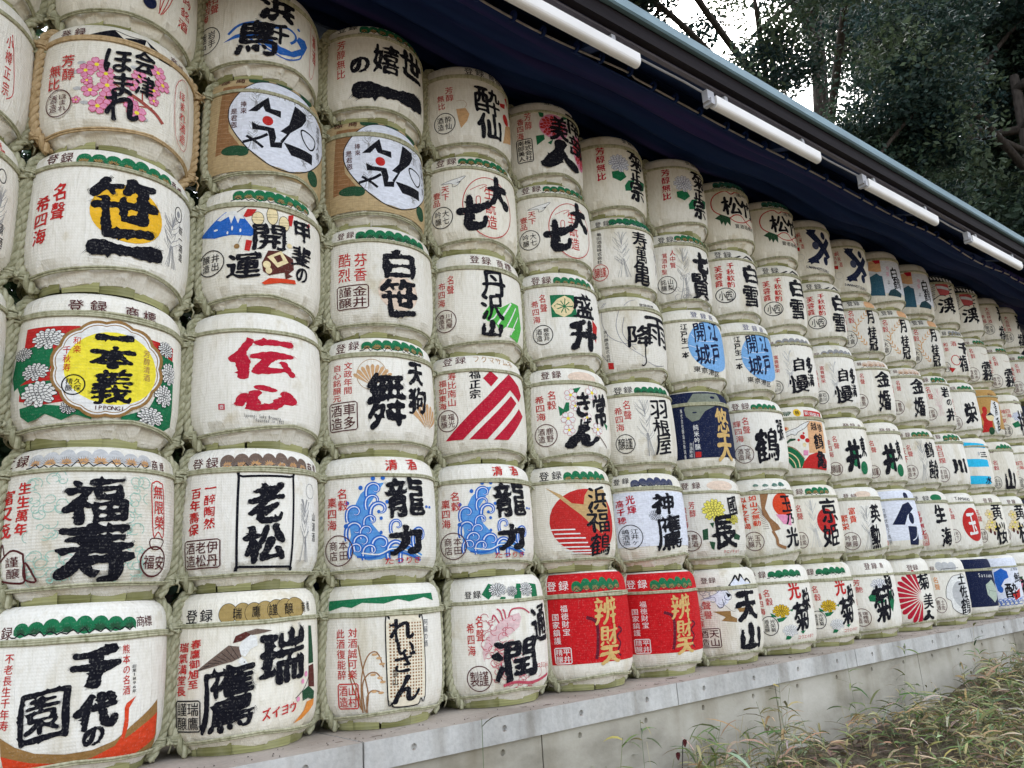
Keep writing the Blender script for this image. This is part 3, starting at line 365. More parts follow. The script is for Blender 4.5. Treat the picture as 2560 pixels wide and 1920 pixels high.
'M'),('g','龍',.027,.667,.372,.346,'K','b'),('g','力',.021,.33,.33,.247,'K','b'),('v','たつりき',-.125,.171,.119,.173,.076,.053,'R','c')],
'reizan': [('p',[(-.626,.9),(-.427,.905),(-.172,.911),(.275,.922),(.28,.862),(.16,.892),(.009,.866),(-.085,.888),(-.19,.861),(-.349,.876),(-.427,.844),(-.5,.856),(-.626,.826)],
'G'),('l',[(-.351,.124),(-.356,.347),(-.313,.501),(-.247,.528),(-.2,.422)],.009,'TB',0),('l',[(-.335,.131),(-.349,.308),(-.307,.383),(-.249,.387),(-.202,.32)],.009,'TB',0),('l',[(-.319,.122),(-.317,.229),(-.276,.272),(-.211,.251)],.009,'TB',0),('l',[(-.359,.148),(-.433,.351),(-.448,.509)],.009,'TB',0),('l',[(-.351,.132),(-.382,.272),(-.432,.39)],.009,'TB',0),('l',[(-.327,.123),(-.309,.251),(-.347,.425),(-.378,.584)],.009,'TB',0),('e',-.263,.513,.02,.009,'TO'),('e',-.231,.487,.02,.009,'TO'),('e',-.211,.446,.02,.009,'TO'),('e',-.274,.377,.02,.009,'TO'),('e',-.226,.353,.02,.009,'TO'),('e',-.206,.324,.02,.009,'TO'),('e',-.268,.264,.019,.009,'TO'),('e',-.219,.252,.02,.009,'TO'),('p',[(-.145,.785),(.075,.783),(.09,.744),(.126,.729),(.139,.194),(.094,.185),(.07,.142),(-.122,.146),(-.137,.178),(-.17,.197),(-.183,.735),(-.152,.749)],
'CR2'),('l',[(-.145,.785),(.075,.783),(.09,.744),(.126,.729),(.139,.194),(.094,.185),(.07,.142),(-.122,.146),(-.137,.178),(-.17,.197),(-.183,.735),(-.152,.749)],.009,'K',1),('grid',[(-.164,.725),(.111,.722),(.112,.198),(-.159,.208)],11,24,'TB'),('v','阿蘇の酒',.157,.71,.149,.558,.048,.047,'N2','t'),('v','対酒誠可楽',-.416,.67,-.419,.386,.068,.065,'R','c'),('v','此酒復能醉',-.512,.667,-.498,.385,.068,.065,'R','c'),('sq',-.454,.24,.075,.083,['山村','酒造'],
'R'),('g','れ',-.059,.666,.194,.166,'K','m'),('g','い',-.037,.541,.141,.092,'K','m'),('g','ざ',-.039,.447,.168,.147,'K','m'),('g','ん',-.028,.26,.221,.195,'K','m'),('v','霊山',-.116,.377,-.118,.318,.045,.054,'K','c')],
'suisen': [('g','登',-.201,.909,.088,.093,'K','c'),('g','録',-.082,.913,.1,.095,'K','c'),('g','商',.068,.922,.078,.098,'K','c'),('g','標',.172,.926,.105,.101,'K','c'),('p',[(-.351,.461),(-.261,.472),(-.228,.41),(-.254,.332),(-.316,.255),(-.334,.332)],
'TO'),('l',[(-.347,.551),(-.279,.556),(-.248,.512),(-.278,.465)],.003,'GD2',0),('p',[(.138,.644),(.263,.703),(.238,.631),(.155,.61)],
'R'),('p',[(.276,.778),(.356,.837),(.322,.706)],
'R'),('e',.243,.504,.061,.061,'R'),('p',[(.223,.425),(.439,.544),(.358,.292),(.163,.21)],
'TO'),('v','芳醇',-.409,.678,-.406,.593,.078,.077,'R','c'),('v','無比',-.495,.599,-.491,.514,.074,.076,'R','c'),('so',-.473,.324,.104,.108,['酔仙','酒造'],
'K'),('g','酔',-.015,.602,.312,.308,'K','m'),('g','仙',-.008,.323,.298,.302,'K','m')],
'daishichi': [('pine',-.346,.237,.928,.104,'g'),('g','登',-.53,.926,.094,.095,'M','c'),('g','録',-.413,.926,.098,.09,'M','c'),('p',[(-.521,.68),(-.428,.709),(-.361,.725),(-.283,.748),(-.329,.699),(-.364,.653),(-.418,.671)],
'W'),('l',[(-.521,.68),(-.428,.709),(-.361,.725),(-.283,.748),(-.329,.699),(-.364,.653),(-.408,.64),(-.418,.677)],.004,'K',1),('p',[(-.374,.678),(-.329,.699),(-.335,.681)],
'K'),('r',-.057,.448,.264,.303,.008,'R'),('v','生酛造',-.062,.589,-.043,.297,.11,.138,'R','t'),('l',[(-.19,.533),(-.155,.537),(-.159,.465),(-.193,.461)],.007,'R',1),('l',[(-.247,.602),(-.143,.66),(-.082,.671),(-.157,.616)],.005,'R',0),('v','天下',-.481,.625,-.48,.547,.078,.071,'R','c'),('v','壹品',-.569,.575,-.573,.498,.083,.071,'R','c'),('so',-.524,.342,.105,.105,['大七','吟醸'],
'K'),('g','大',.054,.624,.287,.364,'K','b'),('g','七',-.218,.383,.338,.392,'K','b'),('e',.134,.505,.046,.051,'K')],
'tanzawa': [('p',[(-.197,.381),(-.113,.487),(-.018,.456),(.123,.543),(.253,.547),(.302,.331),(.22,.171),(.09,.208),(.17,.294),(.036,.286),(-.022,.232),(-.079,.302),(-.158,.317)],
'LG'),('l',[(.122,.532),(.017,.395),(-.055,.294)],.02,'W',0),('l',[(.197,.507),(.105,.368),(.051,.289)],.014,'W',0),('l',[(-.032,.442),(-.087,.356),(-.135,.329)],.012,'W',0),('l',[(.234,.426),(.153,.312),(.107,.223)],.012,'W',0),('g','登',-.248,.921,.092,.087,'M','c'),('g','録',-.132,.915,.095,.088,'M','c'),('g','商',.018,.909,.074,.09,'M','c'),('g','標',.129,.902,.104,.092,'M','c'),('v','名聲',-.478,.72,-.482,.625,.069,.088,'R','c'),('v','布四海',-.567,.671,-.575,.507,.075,.075,'R','c'),('so',-.544,.331,.105,.104,['川西屋','酒造店'],
'M'),('g','丹',-.072,.684,.261,.276,'K','m'),('g','沢',-.096,.453,.239,.259,'K','m'),('g','山',-.109,.254,.233,.172,'K','b')],
'fukumasa': [('p',[(-.101,.835),(-.028,.771),(-.11,.684),(-.178,.761)],
'CM'),('g','登',-.489,.946,.096,.09,'M','c'),('g','録',-.367,.949,.1,.086,'M','c'),('v','フクマサムネ',-.219,.951,.153,.932,.067,.079,'GD2','t'),('v','福正宗',-.247,.793,-.257,.61,.1,.084,'K','m'),('v','寿比南山',-.45,.793,-.461,.556,.078,.073,'R','c'),('v','福如東海',-.538,.741,-.548,.531,.077,.064,'R','c'),('p',[(.103,.825),(.24,.731),(.284,.652),(.217,.577),(.095,.669),(-.387,.214),(-.543,.218),(-.019,.721)],
'CM'),('p',[(.098,.615),(.173,.555),(-.177,.207),(-.334,.21)],
'CM'),('p',[(.207,.51),(.278,.45),(.032,.204),(-.119,.201)],
'CM'),('so',-.51,.394,.092,.095,['福光','屋醸'],
'M')],
'tsujun': [('p',[(-.356,.862),(-.295,.944),(-.224,.917),(-.262,.856),(-.302,.818)],
'G'),('p',[(-.04,.93),(.006,.928),(-.007,.805),(-.083,.809)],
'G'),('p',[(-.195,.834),(-.155,.831),(-.162,.8),(-.216,.808)],
'G'),('p',[(.106,.929),(.217,.916),(.211,.813),(.124,.807)],
'G'),('ch',-.22,.89,.074,.052,'W','K'),('ch',-.093,.871,.05,.04,'W','K'),('ch',.063,.88,.076,.053,'W','K'),('p',[(-.297,.574),(-.227,.64),(-.124,.686),(-.047,.699),(-.029,.661),(-.056,.592),(-.145,.537),(-.264,.493),(-.314,.435),(-.365,.352),(-.375,.422),(-.338,.515)],
'PW'),('l',[(-.227,.631),(-.253,.677),(-.271,.696),(-.282,.661)],.012,'PR',0),('l',[(-.197,.655),(-.212,.719),(-.24,.743)],.012,'PR',0),('l',[(-.171,.662),(-.178,.716),(-.192,.735)],.012,'PR',0),('l',[(-.146,.67),(-.111,.73),(-.009,.732),(.066,.691)],.012,'PR',0),('sc',-.346,.701,-.067,.311,'PR',44,9),('sc',-.304,.452,-.178,.201,'PR',20,8),('l',[(-.219,.158),(-.109,.177),(.066,.157),(.322,.194)],.022,'PR',0),('sc',-.204,.246,.289,.086,'PR',16,4),('g','登',-.469,.865,.061,.056,'K','c'),('g','録',-.394,.864,.065,.061,'K','c'),('v','名聲',-.386,.654,-.385,.549,.064,.097,'R','c'),('v','希四海',-.461,.607,-.459,.438,.064,.078,'R','c'),('so',-.412,.226,.099,.094,['謹','製'],
'M'),('g','潤',-.09,.348,.433,.371,'K','b'),('g','通',.21,.586,.29,.353,'K','b'),('v','つうじゅん',.14,.279,.318,.272,.04,.044,'R','c')],
'nanbu': [('g','登',-.176,.99,.097,.098,'K','c'),('g','録',-.046,.99,.106,.101,'K','c'),('g','商',.146,1.022,.097,.108,'K','c'),('g','標',.321,1.099,.131,.132,'K','c'),('p',[(-.303,.839),(-.242,.819),(-.244,.76),(-.289,.773)],
'G'),('p',[(-.349,.541),(-.262,.553),(-.258,.498),(-.345,.428)],
'G'),('p',[(-.232,.455),(-.164,.507),(-.193,.438)],
'G'),('p',[(-.01,.828),(.077,.877),(.097,.84),(.011,.79)],
'G'),('e',-.132,.664,.174,.153,'P'),('ch',-.144,.662,.151,.13,'R','P'),('e',.24,.469,.146,.21,'P'),('ch',.246,.467,.14,.177,'R','P'),('v','芳醇',-.418,.78,-.416,.672,.076,.099,'R','c'),('v','香四海',-.5,.731,-.512,.558,.078,.08,'R','c'),('sq',-.478,.382,.084,.132,['株式会社','南部美人'],
'K'),('g','美',-.083,.661,.28,.33,'K','b'),('g','人',-.067,.358,.526,.371,'K','b'),('g','南',.207,.771,.36,.305,'K','b'),('g','部',.206,.515,.362,.282,'K','b')],
'morimasu': [('pine',-.312,.182,.893,.113,'g'),('g','登',-.493,.903,.097,.095,'M','c'),('g','録',-.381,.9,.097,.085,'M','c'),('p',[(-.361,.731),(-.111,.735),(-.098,.503),(-.36,.499)],
'G'),('p',[(-.356,.618),(-.293,.687),(-.213,.724),(-.148,.692),(-.105,.623),(-.162,.539),(-.239,.498),(-.317,.538)],
'CR'),('p',[(-.331,.617),(-.219,.7),(-.129,.62),(-.239,.518)],
'G'),('fan',-.226,.611,.091,0,360,9,'CR'),('p',[(.111,.509),(.199,.457),(.148,.274),(.097,.36)],
'R'),('v','名聲',-.436,.703,-.431,.603,.071,.091,'R','c'),('v','希四海',-.517,.653,-.51,.492,.076,.073,'R','c'),('so',-.463,.332,.098,.096,['黄金井','酒造'],
'K'),('g','盛',-.003,.64,.322,.286,'K','b'),('g','升',-.007,.343,.392,.351,'K','b')],
'kigen': [('g','登',-.469,.92,.089,.083,'M','c'),('g','録',-.356,.92,.093,.084,'M','c'),('e',-.078,.89,.169,.063,'PO'),('p',[(-.365,.591),(-.318,.553),(-.29,.622),(-.257,.621),(-.263,.539),(-.356,.485)],
'G'),('p',[(-.21,.762),(-.123,.783),(-.193,.691)],
'G'),('p',[(.14,.445),(.233,.423),(.203,.371)],
'G'),('l',[(-.044,.367),(.19,.19)],.008,'M',0),('sa',-.237,.697,.065,'W','PR'),('sa',.005,.733,.08,'W','PR'),('sa',-.201,.585,.053,'W','PR'),('sa',-.28,.458,.07,'W','PR'),('sa',-.279,.342,.058,'W','PR'),('sa',.037,.361,.068,'W','PR'),('sa',-.086,.47,.054,'W','PR'),('v','名穀',-.417,.703,-.425,.601,.086,.094,'R','c'),('v','希四海',-.54,.669,-.535,.495,.096,.079,'R','c'),('so',-.503,.306,.108,.109,['鹿野','酒造'],
'M'),('g','き',-.109,.599,.177,.267,'K','b'),('g','げ',-.105,.399,.137,.147,'K','m'),('g','ん',-.124,.283,.418,.278,'K','b'),('g','常',.11,.56,.246,.391,'K','b')],
'hamafuku': [('pine',-.313,.189,.894,.13,'g'),('g','登',-.497,.906,.098,.089,'K','c'),('g','録',-.376,.906,.094,.085,'K','c'),('e',-.113,.454,.361,.312,'R'),('p',[(-.493,.794),(-.353,.716),(-.258,.628),(-.146,.613),(-.125,.701),(-.082,.757),(.127,.764),(.169,.562),(.042,.336),(-.09,.425),(-.178,.515),(-.262,.584),(-.382,.696)],
'TN2'),('l',[(-.469,.389),(-.246,.381)],.012,'W',0),('l',[(-.44,.348),(-.2,.34)],.012,'W',0),('l',[(-.432,.308),(-.152,.298)],.012,'W',0),('l',[(-.415,.263),(-.132,.254)],.012,'W',0),('l',[(-.376,.223),(-.112,.215)],.012,'W',0),('l',[(-.347,.189),(-.102,.183)],.012,'W',0),('l',[(-.296,.163),(-.092,.159)],.012,'W',0),('g','浜',.029,.68,.269,.236,'K','m'),('g','福',.023,.458,.313,.232,'K','m'),('g','鶴',.022,.234,.277,.217,'K','m')],
'benzai': [('panel',-.62,.64,.225,.985,'RB'),('pine',-.383,.143,.883,.125,'g3'),('g','登',-.572,.886,.093,.083,'W','c'),('g','録',-.457,.885,.093,.083,'W','c'),('l',[(-.277,.606),(-.185,.551),(-.194,.35),(-.215,.256)],.03,'RD',0),('l',[(.046,.505),(.094,.476),(.021,.428),(.061,.367),(.018,.303),(.057,.26)],.02,'RD',0),('v','福徳財宝',-.468,.691,-.461,.495,.067,.06,'W','c'),('v','国家鎮護',-.552,.623,-.548,.426,.068,.06,'W','c'),('sq',-.508,.3,.074,.064,['平井','精醸'],
'W'),('g','辨',-.08,.652,.245,.239,'GO','m'),('g','財',-.069,.446,.201,.177,'GO','m'),('g','天',-.072,.283,.244,.165,'GO','b')],
'kikumasa': [('g','登',-.064,.935,.061,.058,'K','c'),('g','録',.027,.932,.073,.06,'K','c'),('g','商',.119,.946,.082,.063,'K','c'),('g','標',.265,.974,.16,.074,'K','c'),('p',[(-.285,.514),(-.156,.544),(-.108,.468),(-.194,.403),(-.283,.44)],
'G'),('p',[(-.145,.357),(-.089,.429),(.008,.454),(-.055,.311),(-.141,.295)],
'G'),('p',[(.114,.48),(.262,.512),(.199,.397),(.105,.349)],
'G'),('ch',-.182,.625,.125,.105,'WB','NB'),('v','芳醇無比',-.393,.769,-.407,.456,.103,.095,'CM','m'),('g','菊',.107,.738,.338,.266,'K','b'),('g','正',.058,.528,.225,.17,'K','b'),('g','宗',.048,.338,.27,.277,'K','b')],
'jumangame': [('pine',-.401,.28,.932,.119,'t'),('g','登',-.525,.899,.07,.074,'K','c'),('g','録',-.432,.901,.068,.073,'K','c'),('v','亀田酒造株式会社',-.523,.767,-.542,.42,.056,.045,'K','c'),('fe',-.289,.773,.208,.193,'N'),('g','寿',-.041,.697,.224,.2,'K','m'),('g','萬',-.047,.504,.166,.209,'K','m'),('so',-.549,.291,.09,.097,['謹','醸'],
'R'),('g','亀',-.059,.274,.226,.3,'K','m'),('fe',.263,.675,.317,.147,'N')],
'amefuri': [('v','登録商標',-.113,.881,.051,.882,.052,.038,'K','t'),('l',[(-.379,.812),(-.422,.653),(-.4,.499),(-.311,.371),(-.145,.263)],.004,'NB',0),('l',[(-.566,.831),(-.571,.678),(-.5,.512),(-.361,.425),(-.231,.405)],.004,'NB',0),('l',[(-.614,.343),(-.555,.241)],.004,'NB',0),('l',[(-.107,.215),(-.001,.177),(.161,.2)],.004,'NB',0),('l',[(-.318,.869),(-.255,.919),(-.172,.943)],.004,'NB',0),('l',[(-.572,.874),(-.528,.927)],.004,'NB',0),('l',[(-.553,.87),(-.514,.924)],.004,'NB',0),('l',[(-.332,.726),(-.361,.525),(-.238,.34)],.004,'NB',0),('v','吉川醸造株式会社',-.544,.578,-.539,.256,.045,.041,'K','t'),('p',[(-.551,.226),(-.491,.216),(-.493,.146),(-.553,.156)],
'R'),('g','雨',.124,.591,.44,.362,'K','m'),('g','降',-.161,.503,.325,.264,'K','m'),('l',[(-.122,.404),(-.132,.283),(-.127,.214),(-.156,.172),(-.186,.176)],.014,'K',0)],
'hane': [('pine',-.301,.175,.891,.103,'d'),('g','登',-.473,.899,.094,.083,'K','c'),('g','録',-.364,.899,.093,.076,'K','c'),('fe',-.221,.779,.175,.208,'N'),('v','名聲',-.399,.732,-.399,.621,.08,.101,'R','c'),('v','希四海',-.49,.673,-.488,.494,.084,.081,'R','c'),('so',-.454,.316,.096,.099,['謹','醸'],
'K'),('g','羽',-.029,.681,.263,.231,'K','m'),('g','根',-.021,.478,.253,.171,'K','m'),('g','屋',-.026,.3,.235,.235,'K','m')],
'shintaka': [('panel',-.63,.63,.24,.8,'WB'),('pine',-.435,.06,.9,.099,'p'),('g','登',-.581,.922,.072,.067,'K','c'),('g','録',-.486,.925,.073,.063,'K','c'),('v','光輝',-.46,.718,-.451,.616,.091,.092,'CM','m'),('v','高千穂',-.566,.683,-.558,.515,.09,.076,'CM','m'),('so',-.489,.343,.12,.122,['江井ヶ','嶋酒造'],
'K'),('g','神',-.121,.666,.312,.26,'K','b'),('g','鷹',-.059,.367,.358,.37,'K','b'),('ch',-.22,.547,.066,.053,'WB','K'),('ch',-.033,.507,.075,.045,'WB','K'),('g','一',-.078,.418,.205,.023,'K','b')],
'shichiken': [('pine',-.321,.308,.927,.121,'t2'),('g','登',-.479,.904,.084,.084,'K','c'),('g','録',-.376,.901,.091,.084,'K','c'),('fe',-.256,.774,.123,.19,'N'),('sc',-.371,.46,-.209,.143,'N',14,5),('v','人中賢',-.368,.713,-.379,.548,.069,.076,'R','c'),('v','賞酒中聖',-.462,.686,-.485,.475,.062,.065,'R','c'),('so',-.47,.305,.108,.11,['山梨','銘醸'],
'K'),('g','七',.043,.617,.35,.318,'K','b'),('g','賢',-.018,.296,.312,.36,'K','b')],
'edo': [('g','登',-.241,.919,.089,.079,'NB','c'),('g','録',-.114,.904,.085,.08,'NB','c'),('g','商',.006,.899,.068,.076,'NB','c'),('e',-.026,.533,.334,.312,'SB'),('l',[(-.31,.666),(-.216,.579),(-.008,.596)],.006,'WB',0),('l',[(-.347,.528),(-.227,.493),(.037,.495)],.006,'WB',0),('l',[(-.303,.388),(-.154,.367),(.008,.362)],.006,'WB',0),('l',[(-.231,.302),(-.133,.347),(-.044,.408)],.006,'WB',0),('g','開',-.203,.687,.152,.26,'NV','m'),('g','城',-.187,.42,.195,.256,'NV','m'),('g','江',.003,.728,.161,.248,'NV','m'),('g','戸',-.002,.435,.141,.265,'NV','m'),('v','江戸生一本',-.384,.757,-.398,.411,.08,.079,'K','m'),('v','東京港区',-.282,.239,-.008,.194,.087,.072,'K','c')],
'navyblob': [('panel',-.66,.66,.22,.985,'NV'),('p',[(-.44,.838),(-.338,.96),(.002,.958),(.031,.859),(-.234,.745),(-.318,.648),(-.397,.632),(-.456,.699),(-.466,.78)],
'GG'),('e',-.356,.735,.027,.009,'NV'),('e',-.098,.909,.034,.016,'NV'),('v','純米吟醸',-.367,.564,-.373,.344,.059,.067,'W','c'),('v','氷温熟成',-.442,.38,-.457,.253,.037,.039,'W','t'),('v','株式会社醸造元新潟県',-.501,.765,-.52,.243,.023,.053,'W','t'),('l',[(-.413,.408),(-.428,.224)],.003,'W',0),('p',[(-.406,.292),(-.342,.287),(-.35,.226),(-.413,.23)],
'R'),('g','悠',.002,.643,.231,.296,'GO','m'),('g','天',-.013,.333,.259,.329,'GO','m')],
'kunino': [('g','登',-.556,.921,.089,.077,'M','c'),('g','録',-.429,.918,.092,.077,'M','c'),('e',-.137,.909,.179,.059,'PO'),('p',[(-.415,.421),(-.357,.435),(-.363,.313),(-.419,.308)],
'DG'),('p',[(-.332,.491),(-.283,.497),(-.301,.432)],
'DG'),('p',[(-.356,.294),(-.292,.28),(-.312,.197),(-.338,.217)],
'DG'),('p',[(-.055,.385),(.062,.346),(.032,.298),(-.056,.308)],
'DG'),('ch',-.268,.631,.128,.122,'YL','K'),('ch',-.044,.529,.098,.058,'YL','K'),('v','芳醇',-.501,.698,-.497,.607,.068,.083,'R','c'),('v','保萬壽',-.593,.646,-.587,.485,.071,.073,'R','c'),('so',-.545,.308,.107,.108,['壽酒','酒造'],
'M'),('g','長',-.181,.4,.341,.406,'K','b'),('g','國',-.016,.675,.151,.239,'K','b'),('v','クニノチョウ',-.19,.176,.003,.179,.036,.039,'R','t')],
'tenzan': [('l',[(-.29,.778),(-.214,.853),(-.158,.916),(-.134,.861),(-.087,.926),(-.053,.857),(.004,.875),(.054,.826)],.022,'K',0),('p',[(-.24,.828),(-.17,.89),(-.129,.841),(-.083,.899),(-.036,.843),(.032,.84),(.039,.773),(-.22,.76)],
'WB'),('p',[(-.464,.56),(-.279,.555),(-.279,.503),(-.219,.473),(-.225,.434),(-.386,.458),(-.341,.494)],
'GD'),('p',[(-.203,.576),(.015,.581),(.028,.534),(-.179,.535)],
'GD'),('p',[(-.573,.684),(-.401,.746),(-.383,.784),(-.302,.785),(-.257,.71),(-.295,.634),(-.395,.588),(-.437,.669)],
'WB'),('l',[(-.573,.684),(-.401,.746),(-.37,.783),(-.302,.785),(-.256,.717)],.004,'NB',0),('l',[(-.416,.629),(-.388,.59),(-.346,.611),(-.35,.683)],.006,'K',0),('l',[(-.338,.624),(-.265,.554),(-.215,.55)],.003,'K',0),('p',[(-.307,.753),(-.249,.716),(-.287,.692)],
'K'),('sc',-.553,.795,-.284,.62,'NB',14,3),('g','登',-.516,.885,.076,.063,'M','c'),('g','録',-.43,.884,.076,.061,'M','c'),('v','聲譽',-.521,.625,-.517,.527,.094,.089,'R','c'),('v','秀天涯',-.609,.588,-.605,.436,.084,.07,'R','c'),('sq',-.532,.289,.115,.096,['天山','酒造'],
'M'),('g','天',-.061,.596,.351,.337,'K','b'),('g','山',-.055,.283,.352,.304,'K','b')],
'matsutake': [('pine',-.405,.278,1.0,.151,'t3'),('l',[(-.371,.883),(-.281,.866),(-.15,.888),(.013,.9),(.277,.939)],.006,'K',0),('l',[(-.121,.81),(-.182,.776),(-.264,.818),(-.409,.76),(-.466,.656),(-.448,.54),(-.358,.466),(-.259,.425),(-.178,.468),(-.077,.47),(.01,.391),(.145,.346)],.014,'R',0),('l',[(-.259,.425),(-.167,.369),(-.03,.381),(.128,.466),(.278,.486)],.012,'R',0),('l',[(-.121,.81),(-.006,.818),(.278,.863)],.01,'R',0),('p',[(-.446,.427),(-.367,.479),(-.247,.426),(-.258,.307),(-.297,.363),(-.331,.309),(-.345,.372),(-.375,.331),(-.389,.394)],
'DG'),('g','松',-.193,.604,.293,.28,'K','m'),('g','竹',.105,.594,.346,.265,'K','m'),('v','寳酒造株式',-.163,.31,.151,.323,.071,.063,'K','t'),('v','清酒登録',-.053,.779,.278,.859,.1,.056,'K','t')],
'shirayuki': [('p',[(-.302,.837),(-.147,.896),(-.12,.889),(-.206,.847)],
'K'),('p',[(-.143,.838),(-.02,.917),(.141,.877),(.087,.848),(-.027,.887)],
'K'),('g','登',-.446,.911,.091,.095,'K','c'),('g','録',-.321,.899,.107,.096,'K','c'),('v','千秋歓酌',-.316,.739,-.338,.476,.1,.08,'R','m'),('v','芙蓉霞',-.471,.701,-.481,.5,.098,.091,'R','m'),('r',-.421,.34,.122,.097,.011,'K'),('v','小西',-.464,.34,-.378,.329,.082,.127,'K','c'),('r',-.37,.329,.049,.067,.006,'K'),('g','白',.031,.652,.37,.284,'K','b'),('g','雪',-.041,.339,.307,.305,'K','b')],
'shime': [('pine',-.342,.042,.887,.108,'g'),('g','登',-.521,.904,.093,.092,'M','c'),('g','録',-.403,.902,.096,.088,'M','c'),('v','名聲',-.429,.71,-.427,.597,.084,.103,'R','c'),('v','輝四海',-.529,.678,-.516,.492,.09,.083,'R','c'),('so',-.488,.297,.107,.109,['宮尾','酒造'],
'M'),('g','鶴',-.182,.393,.363,.446,'K','b'),('g','張',.049,.601,.169,.31,'K','b')],
'tama': [('fan',-.396,.897,.04,20,160,9,'TG'),('fan',-.278,.889,.043,20,160,9,'TG'),('fan',-.149,.886,.051,20,160,9,'TG'),('fan',-.04,.886,.065,20,160,9,'TG'),('l',[(-.511,.851),(-.421,.865),(-.352,.853),(-.255,.868),(-.151,.855),(.04,.868)],.007,'K',0),('e',-.081,.679,.151,.142,'RO'),('p',[(-.214,.571),(.025,.559),(.009,.438),(-.125,.46)],
'P'),('p',[(-.367,.819),(-.264,.813),(-.332,.647),(-.286,.535),(-.2,.452),(-.174,.402),(-.28,.377),(-.306,.477),(-.372,.58)],
'TB'),('l',[(-.278,.387),(-.239,.297),(-.228,.228),(-.127,.19)],.035,'TB',0),('l',[(-.359,.599),(-.421,.723)],.004,'BM2',0),('l',[(-.354,.579),(-.417,.689)],.004,'BM2',0),('l',[(-.349,.559),(-.413,.654)],.004,'BM2',0),('l',[(-.344,.539),(-.409,.62)],.004,'BM2',0),('l',[(-.339,.518),(-.405,.586)],.004,'BM2',0),('l',[(-.334,.498),(-.401,.552)],.004,'BM2',0),('l',[(-.328,.478),(-.397,.518)],.004,'BM2',0),('l',[(-.323,.458),(-.393,.485)],.004,'BM2',0),('l',[(-.318,.438),(-.389,.451)],.004,'BM2',0),('l',[(-.313,.418),(-.385,.417)],.004,'BM2',0),('v','如山之無動',-.459,.77,-.443,.482,.089,.065,'RO','m'),('v','似水之不竭',-.572,.759,-.56,.455,.087,.069,'RO','m'),('so',-.5,.285,.106,.104,['玉乃','光醸'],
'M'),('g','玉',-.018,.692,.192,.2,'K','m'),('g','乃',.0,.517,.159,.135,'K','m'),('g','光',.016,.306,.26,.241,'K','m')],
'kogiku': [('pine',-.442,-.006,.906,.097,'t4'),('g','登',-.606,.896,.063,.08,'M','c'),('g','録',-.506,.901,.086,.08,'M','c'),('p',[(-.476,.467),(-.425,.436),(-.415,.412),(-.468,.425)],
'G'),('p',[(-.417,.401),(-.294,.414),(-.351,.369),(-.402,.358)],
'G'),('p',[(-.333,.208),(-.268,.196),(-.296,.164),(-.347,.163)],
'G'),('p',[(-.154,.243),(-.075,.251),(-.123,.213)],
'G'),('p',[(-.259,.489),(-.209,.499),(-.231,.466)],
'G'),('ch',-.353,.481,.094,.072,'YE','K'),('ch',-.276,.26,.093,.063,'W','N'),('v','名穀',-.487,.689,-.47,.592,.077,.087,'R','c'),('v','轟四海',-.577,.657,-.563,.486,.075,.078,'R','c'),('so',-.499,.325,.09,.105,['光栄菊','酒造醸'],
'K'),('g','光',-.158,.703,.169,.219,'R','m'),('g','菊',-.102,.417,.257,.347,'K','b'),('g','栄',.008,.586,.16,.282,'K','b'),('v','コウエイギク',-.179,.181,.043,.185,.04,.049,'R','t')],
'jiman': [('pine',-.456,.087,.858,.11,'gr'),('g','録',-.515,.86,.073,.06,'M','c'),('fe',-.324,.742,.251,.142,'LN'),('v','富貴繁栄',-.478,.665,-.485,.482,.059,.055,'R','c'),('v','長寿家',-.56,.605,-.563,.436,.043,.076,'R','c'),('so',-.527,.264,.08,.086,['石川','醸造'],
'K'),('g','自',-.193,.551,.194,.208,'K','b'),('g','慢',-.21,.29,.305,.278,'K','b'),('g','多',.0,.556,.157,.236,'K','b'),('g','満',-.022,.346,.144,.183,'K','b')],
'tsurukame': [('fan',-.461,.939,.066,190,350,7,'DG'),('e',-.321,.909,.052,.051,'YE'),('g','鶴',-.322,.909,.054,.053,'K','t'),('p',[(-.222,.939),(-.094,.935),(.139,.929),(.092,.841),(-.115,.845),(-.237,.857)],
'R'),('v','新潟銘酒',-.186,.897,.028,.877,.067,.054,'W','c'),('p',[(-.208,.795),(.095,.794),(.046,.389),(-.25,.383)],
'PO2'),('p',[(-.538,.484),(-.465,.467),(-.39,.408),(-.335,.318),(-.324,.274),(-.38,.2),(-.479,.209),(-.558,.347)],
'G'),('l',[(-.546,.428),(-.462,.38),(-.406,.305),(-.395,.21)],.014,'CR',0),('l',[(-.554,.373),(-.494,.331),(-.454,.266),(-.446,.21)],.012,'CR',0),('l',[(-.537,.488),(-.464,.471),(-.389,.412),(-.323,.308)],.01,'TB',0),('p',[(-.371,.199),(-.332,.283),(-.255,.357),(-.145,.39),(-.019,.376),(.046,.284),(.017,.167),(-.198,.186)],
'R'),('p',[(-.584,.569),(-.539,.642),(-.449,.684),(-.359,.712),(-.289,.752),(-.172,.79),(-.249,.707),(-.35,.658),(-.391,.618),(-.44,.631)],
'W'),('l',[(-.584,.569),(-.539,.642),(-.449,.684),(-.359,.712),(-.289,.752),(-.172,.79),(-.249,.707),(-.35,.658),(-.391,.618),(-.44,.631),(-.511,.604)],.006,'K',0),('e',-.512,.709,.05,.028,'PO2'),('e',-.513,.708,.028,.014,'R'),('p',[(-.522,.535),(-.465,.581),(-.398,.574),(-.401,.553),(-.47,.542),(-.517,.512)],
'DG'),('e',-.307,.59,.033,.031,'R'),('e',-.249,.544,.031,.028,'R'),('e',-.362,.554,.016,.016,'R'),('e',-.285,.637,.014,.013,'R'),('e',-.297,.489,.024,.029,'CR'),('p',[(-.322,.421),(-.258,.418),(-.27,.353),(-.333,.356)],
